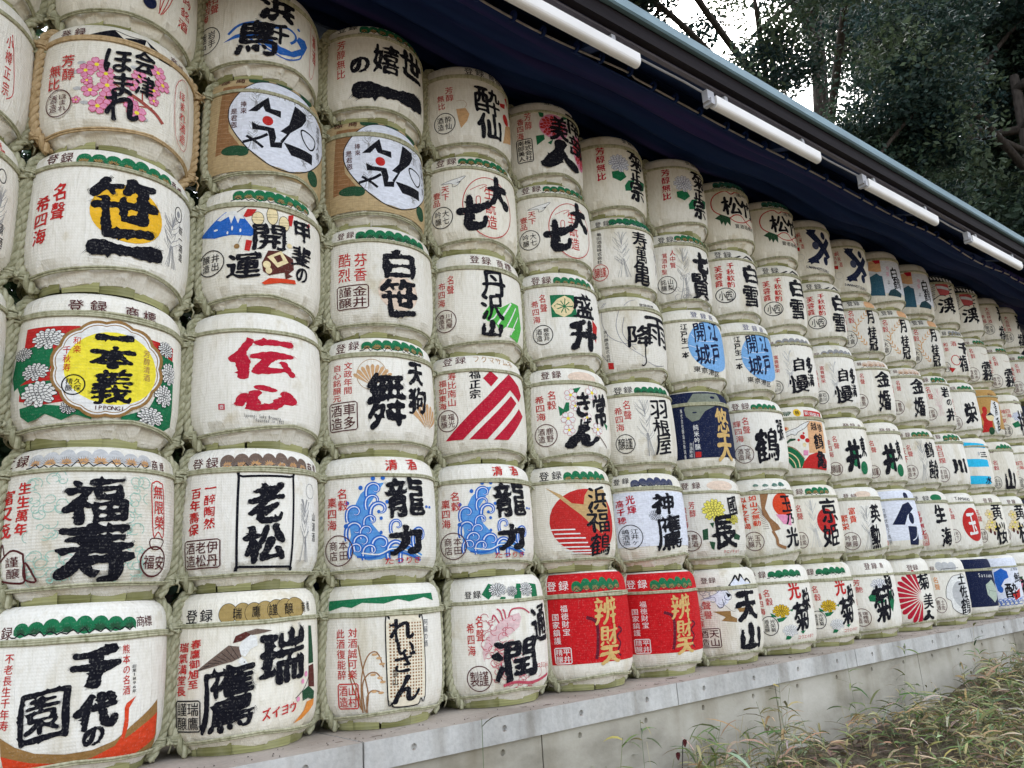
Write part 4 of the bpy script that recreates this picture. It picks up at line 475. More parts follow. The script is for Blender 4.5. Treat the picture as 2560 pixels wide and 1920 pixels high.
'P'),('g','越',-.115,.725,.104,.103,'K','m'),('g','後',.001,.713,.102,.114,'K','m'),('g','鶴',-.063,.532,.194,.213,'K','b'),('g','亀',-.068,.296,.19,.236,'K','b')],
'kyohime': [('pine',-.393,-.032,.928,.103,'g'),('g','登',-.558,.91,.054,.074,'M','c'),('g','録',-.462,.915,.093,.079,'M','c'),('fe',-.351,.79,.194,.157,'LN'),('e',-.168,.509,.142,.17,'R'),('v','名聲',-.506,.699,-.503,.597,.072,.092,'R','c'),('so',-.524,.296,.072,.099,['京姫','酒造'],
'M'),('g','京',-.1,.649,.292,.326,'K','m'),('g','姫',-.133,.333,.274,.294,'K','m')],
'sawa': [('l',[(-.323,.786),(-.225,.665),(-.106,.511),(-.016,.374)],.105,'NV',0),('l',[(.032,.673),(-.106,.511),(-.235,.368),(-.372,.296)],.09,'NV',0),('p',[(-.412,.289),(-.324,.347),(-.237,.357),(-.22,.265)],
'NV'),('p',[(-.36,.811),(-.187,.806),(-.251,.708),(-.301,.73)],
'NV'),('e',-.244,.548,.054,.064,'NV2'),('e',-.075,.721,.045,.063,'NV'),('e',-.1,.315,.041,.068,'NV'),('v','純米酒',-.465,.734,-.44,.546,.047,.082,'R','c'),('v','澤乃井',-.495,.72,-.51,.59,.037,.059,'R','c'),('p',[(-.536,.541),(-.48,.535),(-.489,.476),(-.539,.492)],
'R'),('r',-.49,.373,.056,.053,.004,'LN'),('v','SAWANOTSURU',-.421,.223,-.068,.151,.033,.052,'NV','c')],
'well': [('g','登',-.278,.859,.095,.075,'M','c'),('g','録',-.169,.858,.089,.079,'M','c'),('g','商',-.04,.852,.067,.071,'M','c'),('v','名聲',-.467,.682,-.454,.583,.07,.088,'R','c'),('v','希四海',-.558,.64,-.543,.466,.073,.078,'R','c'),('so',-.506,.264,.085,.09,['謹','醸'],
'M'),('e',-.209,.47,.055,.058,'G'),('e',-.22,.335,.049,.058,'G'),('e',-.08,.263,.07,.092,'G'),('g','井',-.232,.454,.291,.501,'K','b'),('g','東',-.047,.572,.122,.319,'K','b')],
'eikun': [('g','登',-.468,.876,.072,.072,'M','c'),('g','録',-.367,.867,.081,.072,'M','c'),('e',-.225,.889,.129,.047,'PO'),('fe',-.248,.727,.135,.191,'N'),('v','富貴',-.428,.663,-.431,.55,.093,.103,'RO','m'),('v','繁栄',-.538,.569,-.54,.456,.096,.102,'RO','m'),('so',-.491,.261,.11,.117,['齊藤','吟醸'],
'M'),('g','英',-.087,.619,.227,.284,'K','b'),('g','勲',-.152,.283,.18,.379,'K','b')],
'mizuho': [('g','登',-.349,.915,.079,.085,'M','c'),('g','録',-.248,.915,.085,.08,'M','c'),('g','商',-.129,.916,.051,.075,'M','c'),('p',[(-.412,.524),(-.343,.584),(-.294,.555),(-.314,.454),(-.403,.466)],
'G'),('p',[(-.135,.571),(-.048,.592),(-.046,.527),(-.02,.461),(-.09,.311),(-.127,.391)],
'G'),('ch',-.232,.668,.121,.079,'W','NB'),('p',[(-.359,.495),(-.206,.485),(-.182,.445),(-.29,.433)],
'G'),('v','芳艶',-.523,.713,-.506,.625,.087,.08,'R','c'),('v','勝萬華',-.606,.656,-.587,.466,.073,.086,'R','c'),('so',-.524,.27,.107,.111,['瑞穂菊','酒造'],
'M'),('g','菊',-.231,.439,.287,.504,'K','b'),('g','穂',-.067,.647,.15,.384,'K','b')],
'gekko': [('g','登',-.418,.941,.089,.092,'K','c'),('g','録',-.314,.938,.09,.093,'K','c'),('e',-.07,.913,.124,.085,'PO2'),('wh',[(-.182,.775),(-.41,.493),(-.265,.181)],.085,'OR2'),('v','名穀',-.437,.763,-.448,.648,.087,.104,'R','c'),('v','希四海',-.544,.734,-.552,.523,.058,.095,'R','c'),('so',-.526,.345,.109,.134,['大倉','謹製'],
'K'),('g','月',-.134,.686,.161,.273,'K','b'),('g','桂',-.152,.435,.189,.222,'K','b'),('g','冠',-.169,.246,.181,.242,'K','b')],
'kinkon': [('pine',-.401,.039,.933,.118,'po'),('g','登',-.529,.938,.061,.061,'M','c'),('g','録',-.434,.929,.063,.061,'M','c'),('v','名聲',-.433,.733,-.435,.64,.063,.084,'R','c'),('v','希四海',-.536,.683,-.545,.527,.061,.071,'R','c'),('so',-.501,.337,.093,.111,['豊島','屋醸'],
'M'),('g','金',-.09,.666,.334,.268,'K','b'),('g','婚',-.142,.317,.281,.36,'K','b')],
'triangle': [('panel',-.62,.64,.25,.97,'WB'),('p',[(-.418,.479),(-.213,.759),(-.089,.795),(-.016,.696),(-.165,.602),(-.238,.467)],
'NV'),('e',-.097,.558,.052,.082,'NV'),('p',[(-.191,.448),(-.014,.436),(-.011,.239),(-.036,.175),(-.201,.185)],
'NV'),('l',[(.001,.427),(-.051,.291),(-.143,.242)],.014,'WB',0),('e',-.113,.882,.045,.056,'NV'),('v','京都伏見下鳥羽',-.493,.688,-.483,.24,.04,.068,'K','t'),('v','北川本家',-.544,.601,-.555,.345,.034,.078,'K','t'),('p',[(-.571,.267),(-.51,.265),(-.518,.198),(-.579,.203)],
'R')],
'kikubijin': [('g','登',-.28,.869,.094,.083,'M','c'),('g','録',-.185,.868,.092,.081,'M','c'),('fan',-.171,.454,.379,96,262,12,'CM'),('v','菊美人酒造株式会社',-.558,.69,-.576,.169,.048,.06,'K','t'),('g','菊',-.081,.668,.273,.238,'K','b'),('g','美',-.068,.394,.225,.218,'K','m'),('g','人',-.095,.208,.259,.152,'K','b')],
'hakutsuru': [('panel',-.6,.66,.25,.8,'WB'),('p',[(-.502,.804),(-.325,.824),(-.336,.618),(-.409,.613),(-.527,.655)],
'PO2'),('p',[(-.455,.832),(-.324,.83),(-.332,.759),(-.405,.754)],
'CM'),('p',[(-.549,.53),(-.412,.595),(-.377,.551),(-.335,.536),(-.335,.419),(-.336,.21),(-.598,.244)],
'TL'),('p',[(-.286,.231),(-.24,.3),(-.152,.328),(.009,.258),(-.018,.192),(-.284,.21)],
'TL2'),('v','特撰',-.217,.664,-.238,.569,.052,.087,'P','t'),('v','白鶴',-.24,.446,-.248,.411,.038,.032,'NV','t'),('g','白',-.1,.592,.15,.208,'K','m'),('g','鶴',-.071,.424,.184,.208,'K','m')],
'kakurei': [('pine',-.365,-.012,.895,.092,'g'),('g','登',-.515,.889,.056,.075,'M','c'),('g','録',-.42,.894,.076,.076,'M','c'),('fe',-.262,.792,.157,.168,'N'),('v','名聲',-.448,.687,-.437,.586,.071,.09,'R','c'),('v','天下',-.525,.637,-.513,.512,.059,.111,'R','c'),('so',-.464,.304,.087,.107,['青木','酒造'],
'M'),('g','鶴',-.096,.638,.221,.269,'K','b'),('g','齢',-.075,.335,.257,.303,'K','b')],
'namaumi': [('g','登',-.497,.891,.095,.078,'K','c'),('g','録',-.342,.886,.105,.078,'K','c'),('e',-.162,.89,.11,.054,'G'),('v','芳醇無比',-.511,.658,-.483,.385,.1,.082,'CM','m'),('sq',-.489,.276,.065,.078,['東山','醸造'],
'R'),('g','生',-.156,.638,.234,.302,'K','b'),('g','海',-.107,.3,.265,.297,'K','b')],
'tosa': [('e',-.408,.881,.06,.068,'LN'),('e',-.32,.875,.065,.068,'LN'),('e',-.21,.869,.077,.068,'LN'),('l',[(-.4,.835),(-.312,.838),(-.211,.841),(-.087,.844)],.008,'K',0),('g','録',-.515,.853,.063,.064,'M','c'),('p',[(-.365,.572),(-.263,.709),(-.146,.738),(.009,.731),(.156,.471),(.039,.261),(-.056,.143),(-.224,.172),(-.323,.25),(-.337,.357),(-.395,.414)],
'W'),('l',[(-.365,.572),(-.263,.709),(-.146,.738),(.009,.731),(.156,.471),(.039,.261),(-.056,.143),(-.224,.172),(-.323,.25),(-.337,.357),(-.395,.414)],.007,'K',1),('e',-.15,.453,.147,.193,'LN'),('v','名聲',-.495,.677,-.489,.574,.07,.093,'OR','c'),('so',-.487,.305,.079,.114,['土佐','鶴酒'],
'M'),('g','土',-.077,.672,.187,.178,'K','m'),('g','佐',-.073,.483,.201,.185,'K','m'),('g','鶴',-.071,.27,.251,.243,'K','m')],
'iwanoi': [('pine',-.316,.028,.922,.115,'g'),('g','登',-.483,.943,.053,.091,'M','c'),('g','録',-.402,.923,.097,.087,'M','c'),('fe',-.254,.757,.285,.187,'PW'),('v','名聲',-.398,.747,-.383,.626,.083,.108,'R','c'),('v','希四海',-.483,.718,-.475,.529,.06,.084,'R','c'),('so',-.435,.334,.1,.105,['岩瀬','酒造'],
'M'),('g','岩',-.076,.698,.244,.214,'K','b'),('g','の',-.027,.525,.168,.108,'K','m'),('g','井',-.041,.315,.298,.253,'K','b')],
'kawa': [('pine',-.344,.017,.919,.124,'g'),('g','登',-.506,.944,.062,.08,'M','c'),('g','録',-.413,.938,.08,.08,'M','c'),('v','吉日煌',-.444,.746,-.435,.534,.103,.096,'R','c'),('v','祝百',-.528,.577,-.528,.477,.068,.09,'R','c'),('so',-.461,.306,.091,.121,['吉祥','黒松'],
'M'),('g','川',-.15,.425,.345,.278,'K','b')],
'tamano': [('v','TAMANO',-.321,.91,-.061,.885,.048,.071,'K','c'),('e',-.089,.497,.222,.26,'R'),('g','玉',-.117,.505,.205,.348,'W','m'),('v','名聲',-.459,.725,-.442,.631,.073,.084,'R','c'),('v','希四海',-.538,.688,-.512,.513,.06,.078,'R','c'),('so',-.458,.338,.077,.099,['木下','酒造'],
'M')],
'satsu': [('panel',-.66,.66,.2,.97,'NV'),('p',[(-.184,.547),(-.021,.625),(.183,.441),(.064,.311),(-.037,.255),(-.18,.383)],
'LG2'),('l',[(-.184,.547),(-.119,.456),(.13,.424)],.004,'NV',0),('l',[(-.119,.456),(-.17,.373)],.004,'NV',0),('v','Satsuma',-.262,.706,.022,.691,.043,.084,'W','t'),('v','Tamanohikari',-.191,.178,.061,.167,.021,.026,'W','t')],
'kei': [('panel',-.64,.66,.82,.985,'DN'),('p',[(-.45,.963),(-.421,.963),(-.403,.906),(-.433,.903)],
'W'),('p',[(-.395,.957),(-.365,.958),(-.346,.898),(-.378,.894)],
'W'),('p',[(-.338,.949),(-.305,.951),(-.287,.888),(-.321,.883)],
'W'),('p',[(-.278,.938),(-.242,.942),(-.222,.876),(-.26,.869)],
'W'),('p',[(-.213,.925),(-.172,.931),(-.15,.862),(-.193,.853)],
'W'),('p',[(-.138,.911),(-.088,.921),(-.061,.85),(-.116,.836)],
'W'),('p',[(-.046,.899),(.033,.918),(.088,.852),(-.016,.823)],
'W'),('p',[(-.392,.841),(-.254,.828),(-.125,.81),(-.127,.631),(-.255,.593),(-.34,.596),(-.372,.706)],
'CP'),('p',[(-.374,.782),(-.266,.777),(-.136,.745),(-.134,.694),(-.28,.72),(-.367,.731)],
'WB'),('l',[(-.449,.791),(-.384,.821)],.03,'LN',0),('l',[(-.457,.753),(-.386,.783)],.01,'DN',0),('l',[(-.464,.716),(-.4,.746)],.03,'LN',0),('l',[(-.471,.679),(-.401,.708)],.01,'DN',0),('l',[(-.478,.643),(-.415,.672)],.03,'LN',0),('l',[(-.485,.606),(-.416,.634)],.01,'DN',0),('l',[(-.492,.569),(-.43,.598)],.03,'LN',0),('l',[(-.499,.532),(-.431,.56)],.01,'DN',0),('l',[(-.109,.773),(-.001,.816)],.02,'DN',0),('l',[(-.13,.707),(-.039,.732)],.02,'DN',0),('l',[(-.15,.642),(-.071,.651)],.02,'DN',0),('l',[(-.48,.517),(-.345,.602),(-.228,.587)],.012,'DN',0),('g','渓',-.238,.425,.368,.326,'K','b'),('l',[(-.14,.618),(-.119,.455),(-.126,.266)],.025,'K',0),('r',-.487,.417,.044,.085,.005,'K')],
'senpuku': [('pine',-.295,.046,.928,.103,'gr'),('g','録',-.367,.91,.078,.077,'K','c'),('v','酒',-.245,.702,-.245,.702,.112,.096,'R','c'),('v','和楽',-.393,.69,-.393,.6,.08,.082,'R','c'),('r',-.264,.392,.081,.09,.014,'R'),('p',[(-.411,.267),(-.297,.239),(-.373,.167)],
'R'),('so',-.447,.278,.065,.088,['三宅','本店'],
'K'),('g','千',-.006,.635,.356,.258,'K','b'),('g','福',-.098,.346,.243,.343,'K','b')],
'ei': [('pine',-.343,-.007,.872,.124,'g'),('g','録',-.414,.868,.097,.095,'M','c'),('v','寿延長',-.48,.645,-.486,.442,.059,.091,'R','c'),('so',-.471,.261,.089,.114,['荘司','酒造'],
'M'),('g','栄',-.182,.418,.302,.411,'K','b')],
'cyan': [('p',[(-.448,.921),(-.29,.903),(-.022,.879),(-.011,.805),(-.287,.818),(-.456,.826)],
'CY'),('p',[(-.453,.619),(-.29,.613),(-.041,.597),(-.032,.475),(-.3,.473),(-.465,.486)],
'CY'),('p',[(-.464,.327),(-.313,.319),(-.046,.303),(-.055,.171),(-.344,.178),(-.472,.189)],
'CY'),('v','三',-.116,.684,-.116,.684,.166,.098,'K','b'),('g','水',-.112,.239,.168,.125,'NV','m'),('e',-.221,.705,.02,.034,'LN')],
'kizakura': [('g','登',-.31,.891,.071,.079,'M','c'),('g','録',-.212,.893,.079,.079,'M','c'),('v','名聲',-.486,.703,-.47,.597,.068,.094,'R','c'),('so',-.47,.32,.06,.106,['黄桜','酒造'],
'M'),('sa',-.297,.662,.081,'CR','TB'),('sa',-.286,.523,.082,'CR','TB'),('sa',-.237,.442,.089,'CR','TB'),('sa',-.347,.448,.075,'CR','TB'),('e',-.343,.389,.02,.042,'BM'),('e',-.28,.346,.022,.035,'BM'),('g','黄',-.138,.697,.253,.296,'K','m'),('g','桜',-.124,.341,.278,.369,'K','m')],
'suigei': [('panel',-.62,.64,.24,.95,'WB'),('p',[(-.464,.717),(-.339,.779),(-.246,.722),(-.236,.622),(-.321,.587),(-.403,.473),(-.454,.397),(-.476,.558)],
'B'),('e',-.41,.434,.04,.059,'B'),('r',-.474,.201,.042,.043,.01,'B'),('r',-.435,.238,.036,.035,.008,'B'),('r',-.408,.205,.044,.043,.01,'B'),('r',-.367,.242,.038,.035,.008,'B'),('r',-.339,.208,.047,.043,.01,'B'),('r',-.294,.245,.041,.035,.008,'B'),('r',-.263,.211,.052,.043,.01,'B'),('r',-.212,.247,.048,.035,.008,'B'),('r',-.174,.213,.063,.043,.01,'B'),('r',-.109,.249,.063,.035,.008,'B'),('r',-.05,.214,.094,.042,.01,'B'),('r',.056,.247,.115,.034,.008,'B'),('p',[(-.227,.343),(-.031,.43),(-.053,.292),(-.181,.241)],
'R'),('v','土佐酒',-.134,.752,.024,.754,.071,.048,'K','t'),('g','酔',-.219,.403,.251,.253,'K','m'),('g','鯨',.019,.611,.306,.177,'K','m')],
'kiri': [('pine',-.272,.152,.902,.114,'g'),('g','録',-.393,.875,.113,.087,'M','c'),('v','名穀',-.347,.724,-.335,.619,.083,.095,'R','c'),('v','轟天下',-.449,.659,-.449,.447,.07,.095,'R','c'),('so',-.393,.267,.113,.129,['佐々木','酒造'],
'M'),('g','霧',-.053,.325,.41,.425,'K','b'),('l',[(-.159,.676),(-.051,.66),(.068,.701)],.006,'TB',0)],
'tanfig': [('panel',-.64,.66,.22,.985,'OC'),('p',[(-.169,.764),(.073,.714),(-.142,.107),(-.216,.196),(-.251,.558)],
'W'),('p',[(-.429,.502),(-.326,.539),(-.247,.377),(-.272,.175),(-.465,.167),(-.406,.364)],
'R'),('e',-.348,.586,.043,.063,'R'),('e',-.274,.446,.076,.076,'CR'),('p',[(-.352,.472),(-.257,.536),(-.175,.444),(-.246,.479)],
'DN'),('e',-.472,.281,.034,.066,'DG'),('e',-.29,.187,.055,.071,'DG'),('l',[(-.423,.478),(-.351,.574)],.02,'R',0),('v','清酒',-.111,.594,-.128,.298,.09,.275,'K','m'),('v','登録',-.179,.867,-.111,.858,.068,.065,'BM','t')],
'yama': [('pine',-.355,.118,.821,.104,'g'),('pine',-.34,.0,.591,.151,'g'),('g','録',-.436,.824,.07,.074,'M','c'),('v','名穀',-.42,.608,-.416,.512,.086,.086,'CM','c'),('so',-.441,.253,.065,.102,['山本','酒造'],
'K'),('g','山',-.194,.295,.263,.433,'K','b')],
'rose': [('p',[(-.445,.578),(-.364,.593),(-.398,.412),(-.46,.416)],
'DG'),('ch',-.425,.445,.049,.11,'P','R'),('v','名聲',-.505,.603,-.52,.481,.054,.111,'R','c'),('g','花',-.351,.41,.162,.32,'K','b')],
'plainred': [('v','大吉祥酒',-.317,.732,-.312,.483,.087,.075,'CM','c'),('v','寿福',-.429,.583,-.416,.494,.069,.079,'CM','c'),('so',-.354,.327,.106,.103,['大雪','醸造'],
'K'),('g','寿',.031,.649,.241,.379,'K','b'),('g','福',-.03,.266,.255,.326,'K','b')],
'yuiitsu': [('g','登',-.103,.838,.132,.088,'M','c'),('p',[(-.319,.399),(-.172,.455),(-.124,.35),(-.279,.315)],
'G'),('ch',-.152,.538,.133,.09,'WB','NB'),('v','四海',-.342,.652,-.34,.563,.091,.081,'R','c'),('v','唯一家',-.427,.647,-.447,.467,.082,.082,'R','c'),('so',-.431,.272,.09,.11,['酒造','本店'],
'K'),('g','梅',-.015,.432,.335,.542,'K','b')]}
USE={(1,5): 'plum',(1,6): 'wing',(1,4): 'sasa',(1,3): 'kiku_oval',(1,2): 'fuku',(1,1): 'sono',(0,5): 'edge_a',(0,4): 'edge_b',(0,6): 'edge_c',(2,6): 'hama',(2,5): 'oval',(2,4): 'kaiun',(2,3): 'denshin',(2,2): 'oimatsu',(2,1): 'hawk',(3,6): 'sekino',(3,5): 'oval',(3,4): 'shirasasa',(3,3): 'tengu',(3,2): 'dragon',(3,1): 'reizan',(4,6): 'suisen',(4,5): 'daishichi',(4,4): 'tanzawa',(4,3): 'fukumasa',(4,2): 'dragon',(4,1): 'tsujun',(5,6): 'nanbu',(5,5): 'daishichi',(5,4): 'morimasu',(5,3): 'kigen',(5,2): 'hamafuku',(5,1): 'benzai',(6,6): 'kikumasa',(6,5): 'jumangame',(6,4): 'amefuri',(6,3): 'hane',(6,2): 'shintaka',(6,1): 'benzai',(7,6): 'kikumasa',(7,5): 'shichiken',(7,4): 'edo',(7,3): 'navyblob',(7,2): 'kunino',(7,1): 'tenzan',(8,6): 'matsutake',(8,5): 'shirayuki',(8,4): 'edo',(8,3): 'shime',(8,2): 'tama',(8,1): 'kogiku',(9,6): 'matsutake',(9,5): 'shirayuki',(9,1): 'kogiku',(10,5): 'shirayuki',(10,4): 'jiman',(11,3): 'well',(11,6): 'sawa',(12,6): 'hakutsuru',(13,6): 'hakutsuru',(12,5): 'gekko',(13,5): 'gekko',(12,4): 'kinkon',(15,6): 'kei',(15,5): 'kiri',(15,2): 'kizakura',(16,2): 'kizakura',(17,5): 'kiri',(17,6): 'plainred',(18,6): 'plainred',(18,5): 'kiri',(16,3): 'yuiitsu',(17,4): 'yuiitsu',(17,3): 'yama',(16,1): 'suigei',(17,2): 'kizakura',(17,1): 'suigei',(18,4): 'yama',(18,3): 'yama',(18,2): 'kizakura',(18,1): 'satsu',(9,4): 'jiman',(9,3): 'tsurukame',(9,2): 'kyohime',(10,6): 'sawa',(10,3): 'well',(10,2): 'eikun',(10,1): 'mizuho',(11,5): 'gekko',(11,4): 'kinkon',(11,2): 'triangle',(11,1): 'kikubijin',(12,3): 'kakurei',(12,2): 'namaumi',(12,1): 'tosa',(13,4): 'iwanoi',(13,3): 'kawa',(13,2): 'tamano',(13,1): 'satsu',(14,6): 'kei',(14,5): 'senpuku',(14,4): 'ei',(14,3): 'cyan',(14,2): 'kizakura',(14,1): 'suigei',(16,5): 'kiri',(15,4): 'tanfig',(15,3): 'yama',(15,1): 'rose',(16,6): 'plainred',(16,4): 'yuiitsu',(0,1): 'well',(0,2): 'sasa',(0,3): 'hane'}
POSE={(0,1): (-.6114,.0,1.0,.5694),(0,2): (-.6114,.5694,1.0,.5694),(0,3): (-.6126,1.1388,1.0,.5694),(0,4): (-.6172,1.7082,1.0,.5694),(0,5): (-.6178,2.2776,1.0,.5694),(0,6): (-.6114,2.847,1.0,.5694),(1,1): (.0,.0,1.0,.5694),(1,2): (.0094,.5694,.9851,.5446),(1,3): (-.0044,1.1139,1.0273,.5849),(1,4): (-.0052,1.6988,1.04,.5964),(1,5): (-.0058,2.2952,1.04,.5719),(1,6): (.0,2.8671,1.0,.5493),(2,1): (.6093,.0,1.0009,.5845),(2,2): (.6096,.5845,.9865,.5617),(2,3): (.622,1.1463,.9997,.5867),(2,4): (.6255,1.7329,.9673,.5846),(2,5): (.6308,2.3176,.955,.5694),(2,6): (.6114,2.887,1.0,.5294),(3,1): (1.2096,.0,1.0,.5826),(3,2): (1.2056,.5826,1.0,.5612),(3,3): (1.2247,1.1439,1.0,.5667),(3,4): (1.2347,1.7105,1.0,.5745),(3,5): (1.2271,2.285,1.0,.5952),(3,6): (1.2346,2.8802,1.0,.5762),(4,1): (1.853,.0,1.0,.5925),(4,2): (1.8056,.5925,1.0,.5461),(4,3): (1.8247,1.1386,1.0,.5731),(4,4): (1.8489,1.7117,1.0,.5818),(4,5): (1.8455,2.2935,1.0,.5833),(4,6): (1.8467,2.8768,1.0,.5796),(5,1): (2.4566,.0,1.0,.5943),(5,2): (2.4102,.5943,1.0,.5606),(5,3): (2.4458,1.1549,1.0,.5624),(5,4): (2.4526,1.7173,1.0,.5884),(5,5): (2.4455,2.3056,1.0,.5713),(5,6): (2.4467,2.877,1.0,.5794),(6,1): (3.0634,.0,1.0,.5774),(6,2): (3.0294,.5774,1.0,.5636),(6,3): (3.0458,1.141,1.0,.5703),(6,4): (3.0526,1.7113,1.0,.562),(6,5): (3.0455,2.2733,1.0,.5494),(6,6): (3.0467,2.8227,1.0,.6064),(7,1): (3.6761,.0,1.0,.5723),(7,2): (3.6352,.5723,1.0,.566),(7,3): (3.658,1.1383,1.0,.5821),(7,4): (3.6526,1.7204,1.0,.5699),(7,5): (3.6455,2.2903,1.0,.5681),(7,6): (3.6814,2.8584,1.0,.5953),(8,1): (4.2761,.0,1.0,.5689),(8,2): (4.2588,.5689,1.0,.5901),(8,3): (4.258,1.159,1.0,.5625),(8,4): (4.261,1.7215,1.0,.5826),(8,5): (4.2455,2.3042,1.0,.575),(8,6): (4.2814,2.8792,1.0,.5771),(9,1): (4.8761,.0,1.0,.5727),(9,2): (4.8588,.5727,1.0,.563),(9,3): (4.858,1.1357,1.0,.5943),(9,4): (4.861,1.73,1.0,.5833),(9,5): (4.8584,2.3133,1.0,.5719),(9,6): (4.8814,2.8851,1.0,.5712),(10,1): (5.5178,.0,1.0,.5761),(10,2): (5.5085,.5761,1.0,.5616),(10,3): (5.4966,1.1376,1.0,.5687),(10,4): (5.4663,1.7063,1.0,.6024),(10,5): (5.4894,2.3087,1.0,.5677),(10,6): (5.4814,2.8764,1.0,.5788),(11,1): (6.1496,.0,1.0,.569),(11,2): (6.1085,.569,1.0,.5698),(11,3): (6.0966,1.1388,1.0,.5727),(11,4): (6.1044,1.7114,1.0,.5605),(11,5): (6.126,2.2719,1.0,.5551),(11,6): (6.0814,2.8271,1.0,.5907),(12,1): (6.761,.0,1.0,.5558),(12,2): (6.7455,.5558,1.0,.583),(12,3): (6.7268,1.1388,1.0,.5694),(12,4): (6.7272,1.7082,1.0,.5694),(12,5): (6.726,2.2776,1.0,.5694),(12,6): (6.7164,2.847,1.0,.5969),(13,1): (7.3714,.0,1.0,.5462),(13,2): (7.3538,.5462,1.0,.5926),(13,3): (7.3614,1.1388,1.0,.5694),(13,4): (7.3272,1.7082,1.0,.5694),(13,5): (7.326,2.2776,1.0,.5694),(13,6): (7.3607,2.847,1.0,.6094),(14,1): (7.9714,.0,1.0,.5553),(14,2): (7.9711,.5553,1.0,.5835),(14,3): (7.9614,1.1388,1.0,.5694),(14,4): (7.9272,1.7082,1.0,.5694),(14,5): (7.926,2.2776,1.0,.5694),(14,6): (7.9607,2.847,1.0,.6082),(15,1): (8.5714,.0,1.0,.5694),(15,2): (8.5711,.5694,1.0,.5694),(15,3): (8.5614,1.1388,1.0,.5694),(15,4): (8.5272,1.7082,1.0,.5694),(15,5): (8.526,2.2776,1.0,.5694),(15,6): (8.5711,2.847,1.0,.6069),(16,1): (9.1714,.0,1.0,.5694),(16,2): (9.1711,.5694,1.0,.5694),(16,3): (9.1705,1.1388,1.0,.5694),(16,4): (9.1345,1.7082,1.0,.5694),(16,5): (9.1345,2.2776,1.0,.5694),(16,6): (9.1711,2.847,1.0,.5908),(17,1): (9.7818,.0,1.0,.5694),(17,2): (9.7818,.5694,1.0,.5694),(17,3): (9.7818,1.1388,1.0,.5694),(17,4): (9.7818,1.7082,1.0,.5694),(17,5): (9.7818,2.2776,1.0,.5694),(17,6): (9.7711,2.847,1.0,.5898),(18,1): (10.3932,.0,1.0,.5694),(18,2): (10.3932,.5694,1.0,.5694),(18,3): (10.3932,1.1388,1.0,.5694),(18,4): (10.3932,1.7082,1.0,.5694),(18,5): (10.3932,2.2776,1.0,.5694),(18,6): (10.3932,2.847,1.0,.5694)}

# ------------------------------------------------------------------ the setting: ground, ledge, wall
rng = random.Random(7); nrng = np.random.default_rng(7)
def smooth01(a): a = max(0., min(1., a)); return a * a * (3 - 2 * a)
def ground_z(x, y):
    wall = np.interp(x, [-6, 0.5, 1.6, 2.6, 3.6, 6, 9, 16, 60], [-1.05, -1.0, -.76, -.60, -.54, -.44, -.37, -.34, -.36])
    k = smooth01((-0.42 - y) / 2.2)
    return float(wall * (1 - k) + (min(wall, 0) - .38) * k + .03 * math.sin(x * 2.3 + y * 1.7) + .02 * math.sin(x * 5.1 - y * 3.3))
xs = np.concatenate([np.linspace(-60, -6, 12), np.linspace(-5, 16, 85), np.linspace(18, 90, 18)])
ys = np.concatenate([np.linspace(-60, -8, 10), np.linspace(-7, 1, 50), np.linspace(2, 90, 20)])
gv = [(x, y, ground_z(x, y)) for y in ys for x in xs]; nx = len(xs)
gf = [(j * nx + i, j * nx + i + 1, (j + 1) * nx + i + 1, (j + 1) * nx + i) for j in range(len(ys) - 1) for i in range(nx - 1)]
obj('ground', mesh('ground', gv, gf, True), None, MAT['soil'], kind='structure')

def cdt_fill(loops, extra_edges=()):
    """triangles inside loops (non-zero winding); extra edges are forced cuts"""
    vs_, es = [], []
    for lp in loops:
        o = len(vs_); n = len(lp); vs_ += [Vector((a, b_)) for a, b_ in lp]; es += [(o + i, o + (i + 1) % n) for i in range(n)]
    for a, b_ in extra_edges:
        o = len(vs_); vs_ += [Vector(a), Vector(b_)]; es.append((o, o + 1))
    V, Eo, F, *_ = delaunay_2d_cdt(vs_, es, [], 0, 1e-7)
    if not F: return np.zeros((0, 2)), []
    V = np.array([(v[0], v[1]) for v in V]); F = np.array([f for f in F if len(f) == 3])
    c = V[F].mean(1)
    w = np.zeros(len(c))
    for lp in loops:
        A = np.asarray(lp, float); B = np.roll(A, -1, 0)
        up = (A[None, :, 1] <= c[:, None, 1]) & (B[None, :, 1] > c[:, None, 1]); dn = (A[None, :, 1] > c[:, None, 1]) & (B[None, :, 1] <= c[:, None, 1])
        cr = (B[None, :, 0] - A[None, :, 0]) * (c[:, None, 1] - A[None, :, 1]) - (c[:, None, 0] - A[None, :, 0]) * (B[None, :, 1] - A[None, :, 1])
        w += (up & (cr > 0)).sum(1) - (dn & (cr < 0)).sum(1)
    F = F[np.abs(w) > .5]
    if not len(F): return np.zeros((0, 2)), []
    u, inv = np.unique(F, return_inverse=True)
    F = inv.reshape(F.shape); V = V[u]
    ar = np.cross(V[F[:, 1]] - V[F[:, 0]], V[F[:, 2]] - V[F[:, 0]])
    F[ar < 0] = F[ar < 0][:, ::-1]
    return V, F[np.abs(ar) > 1e-12]

def circ(cx, cy, rx, ry=None, n=20, a0=0):
    ry = rx if ry is None else ry
    return [(cx + rx * math.cos(a0 + 2 * math.pi * i / n), cy + ry * math.sin(a0 + 2 * math.pi * i / n)) for i in range(n)]

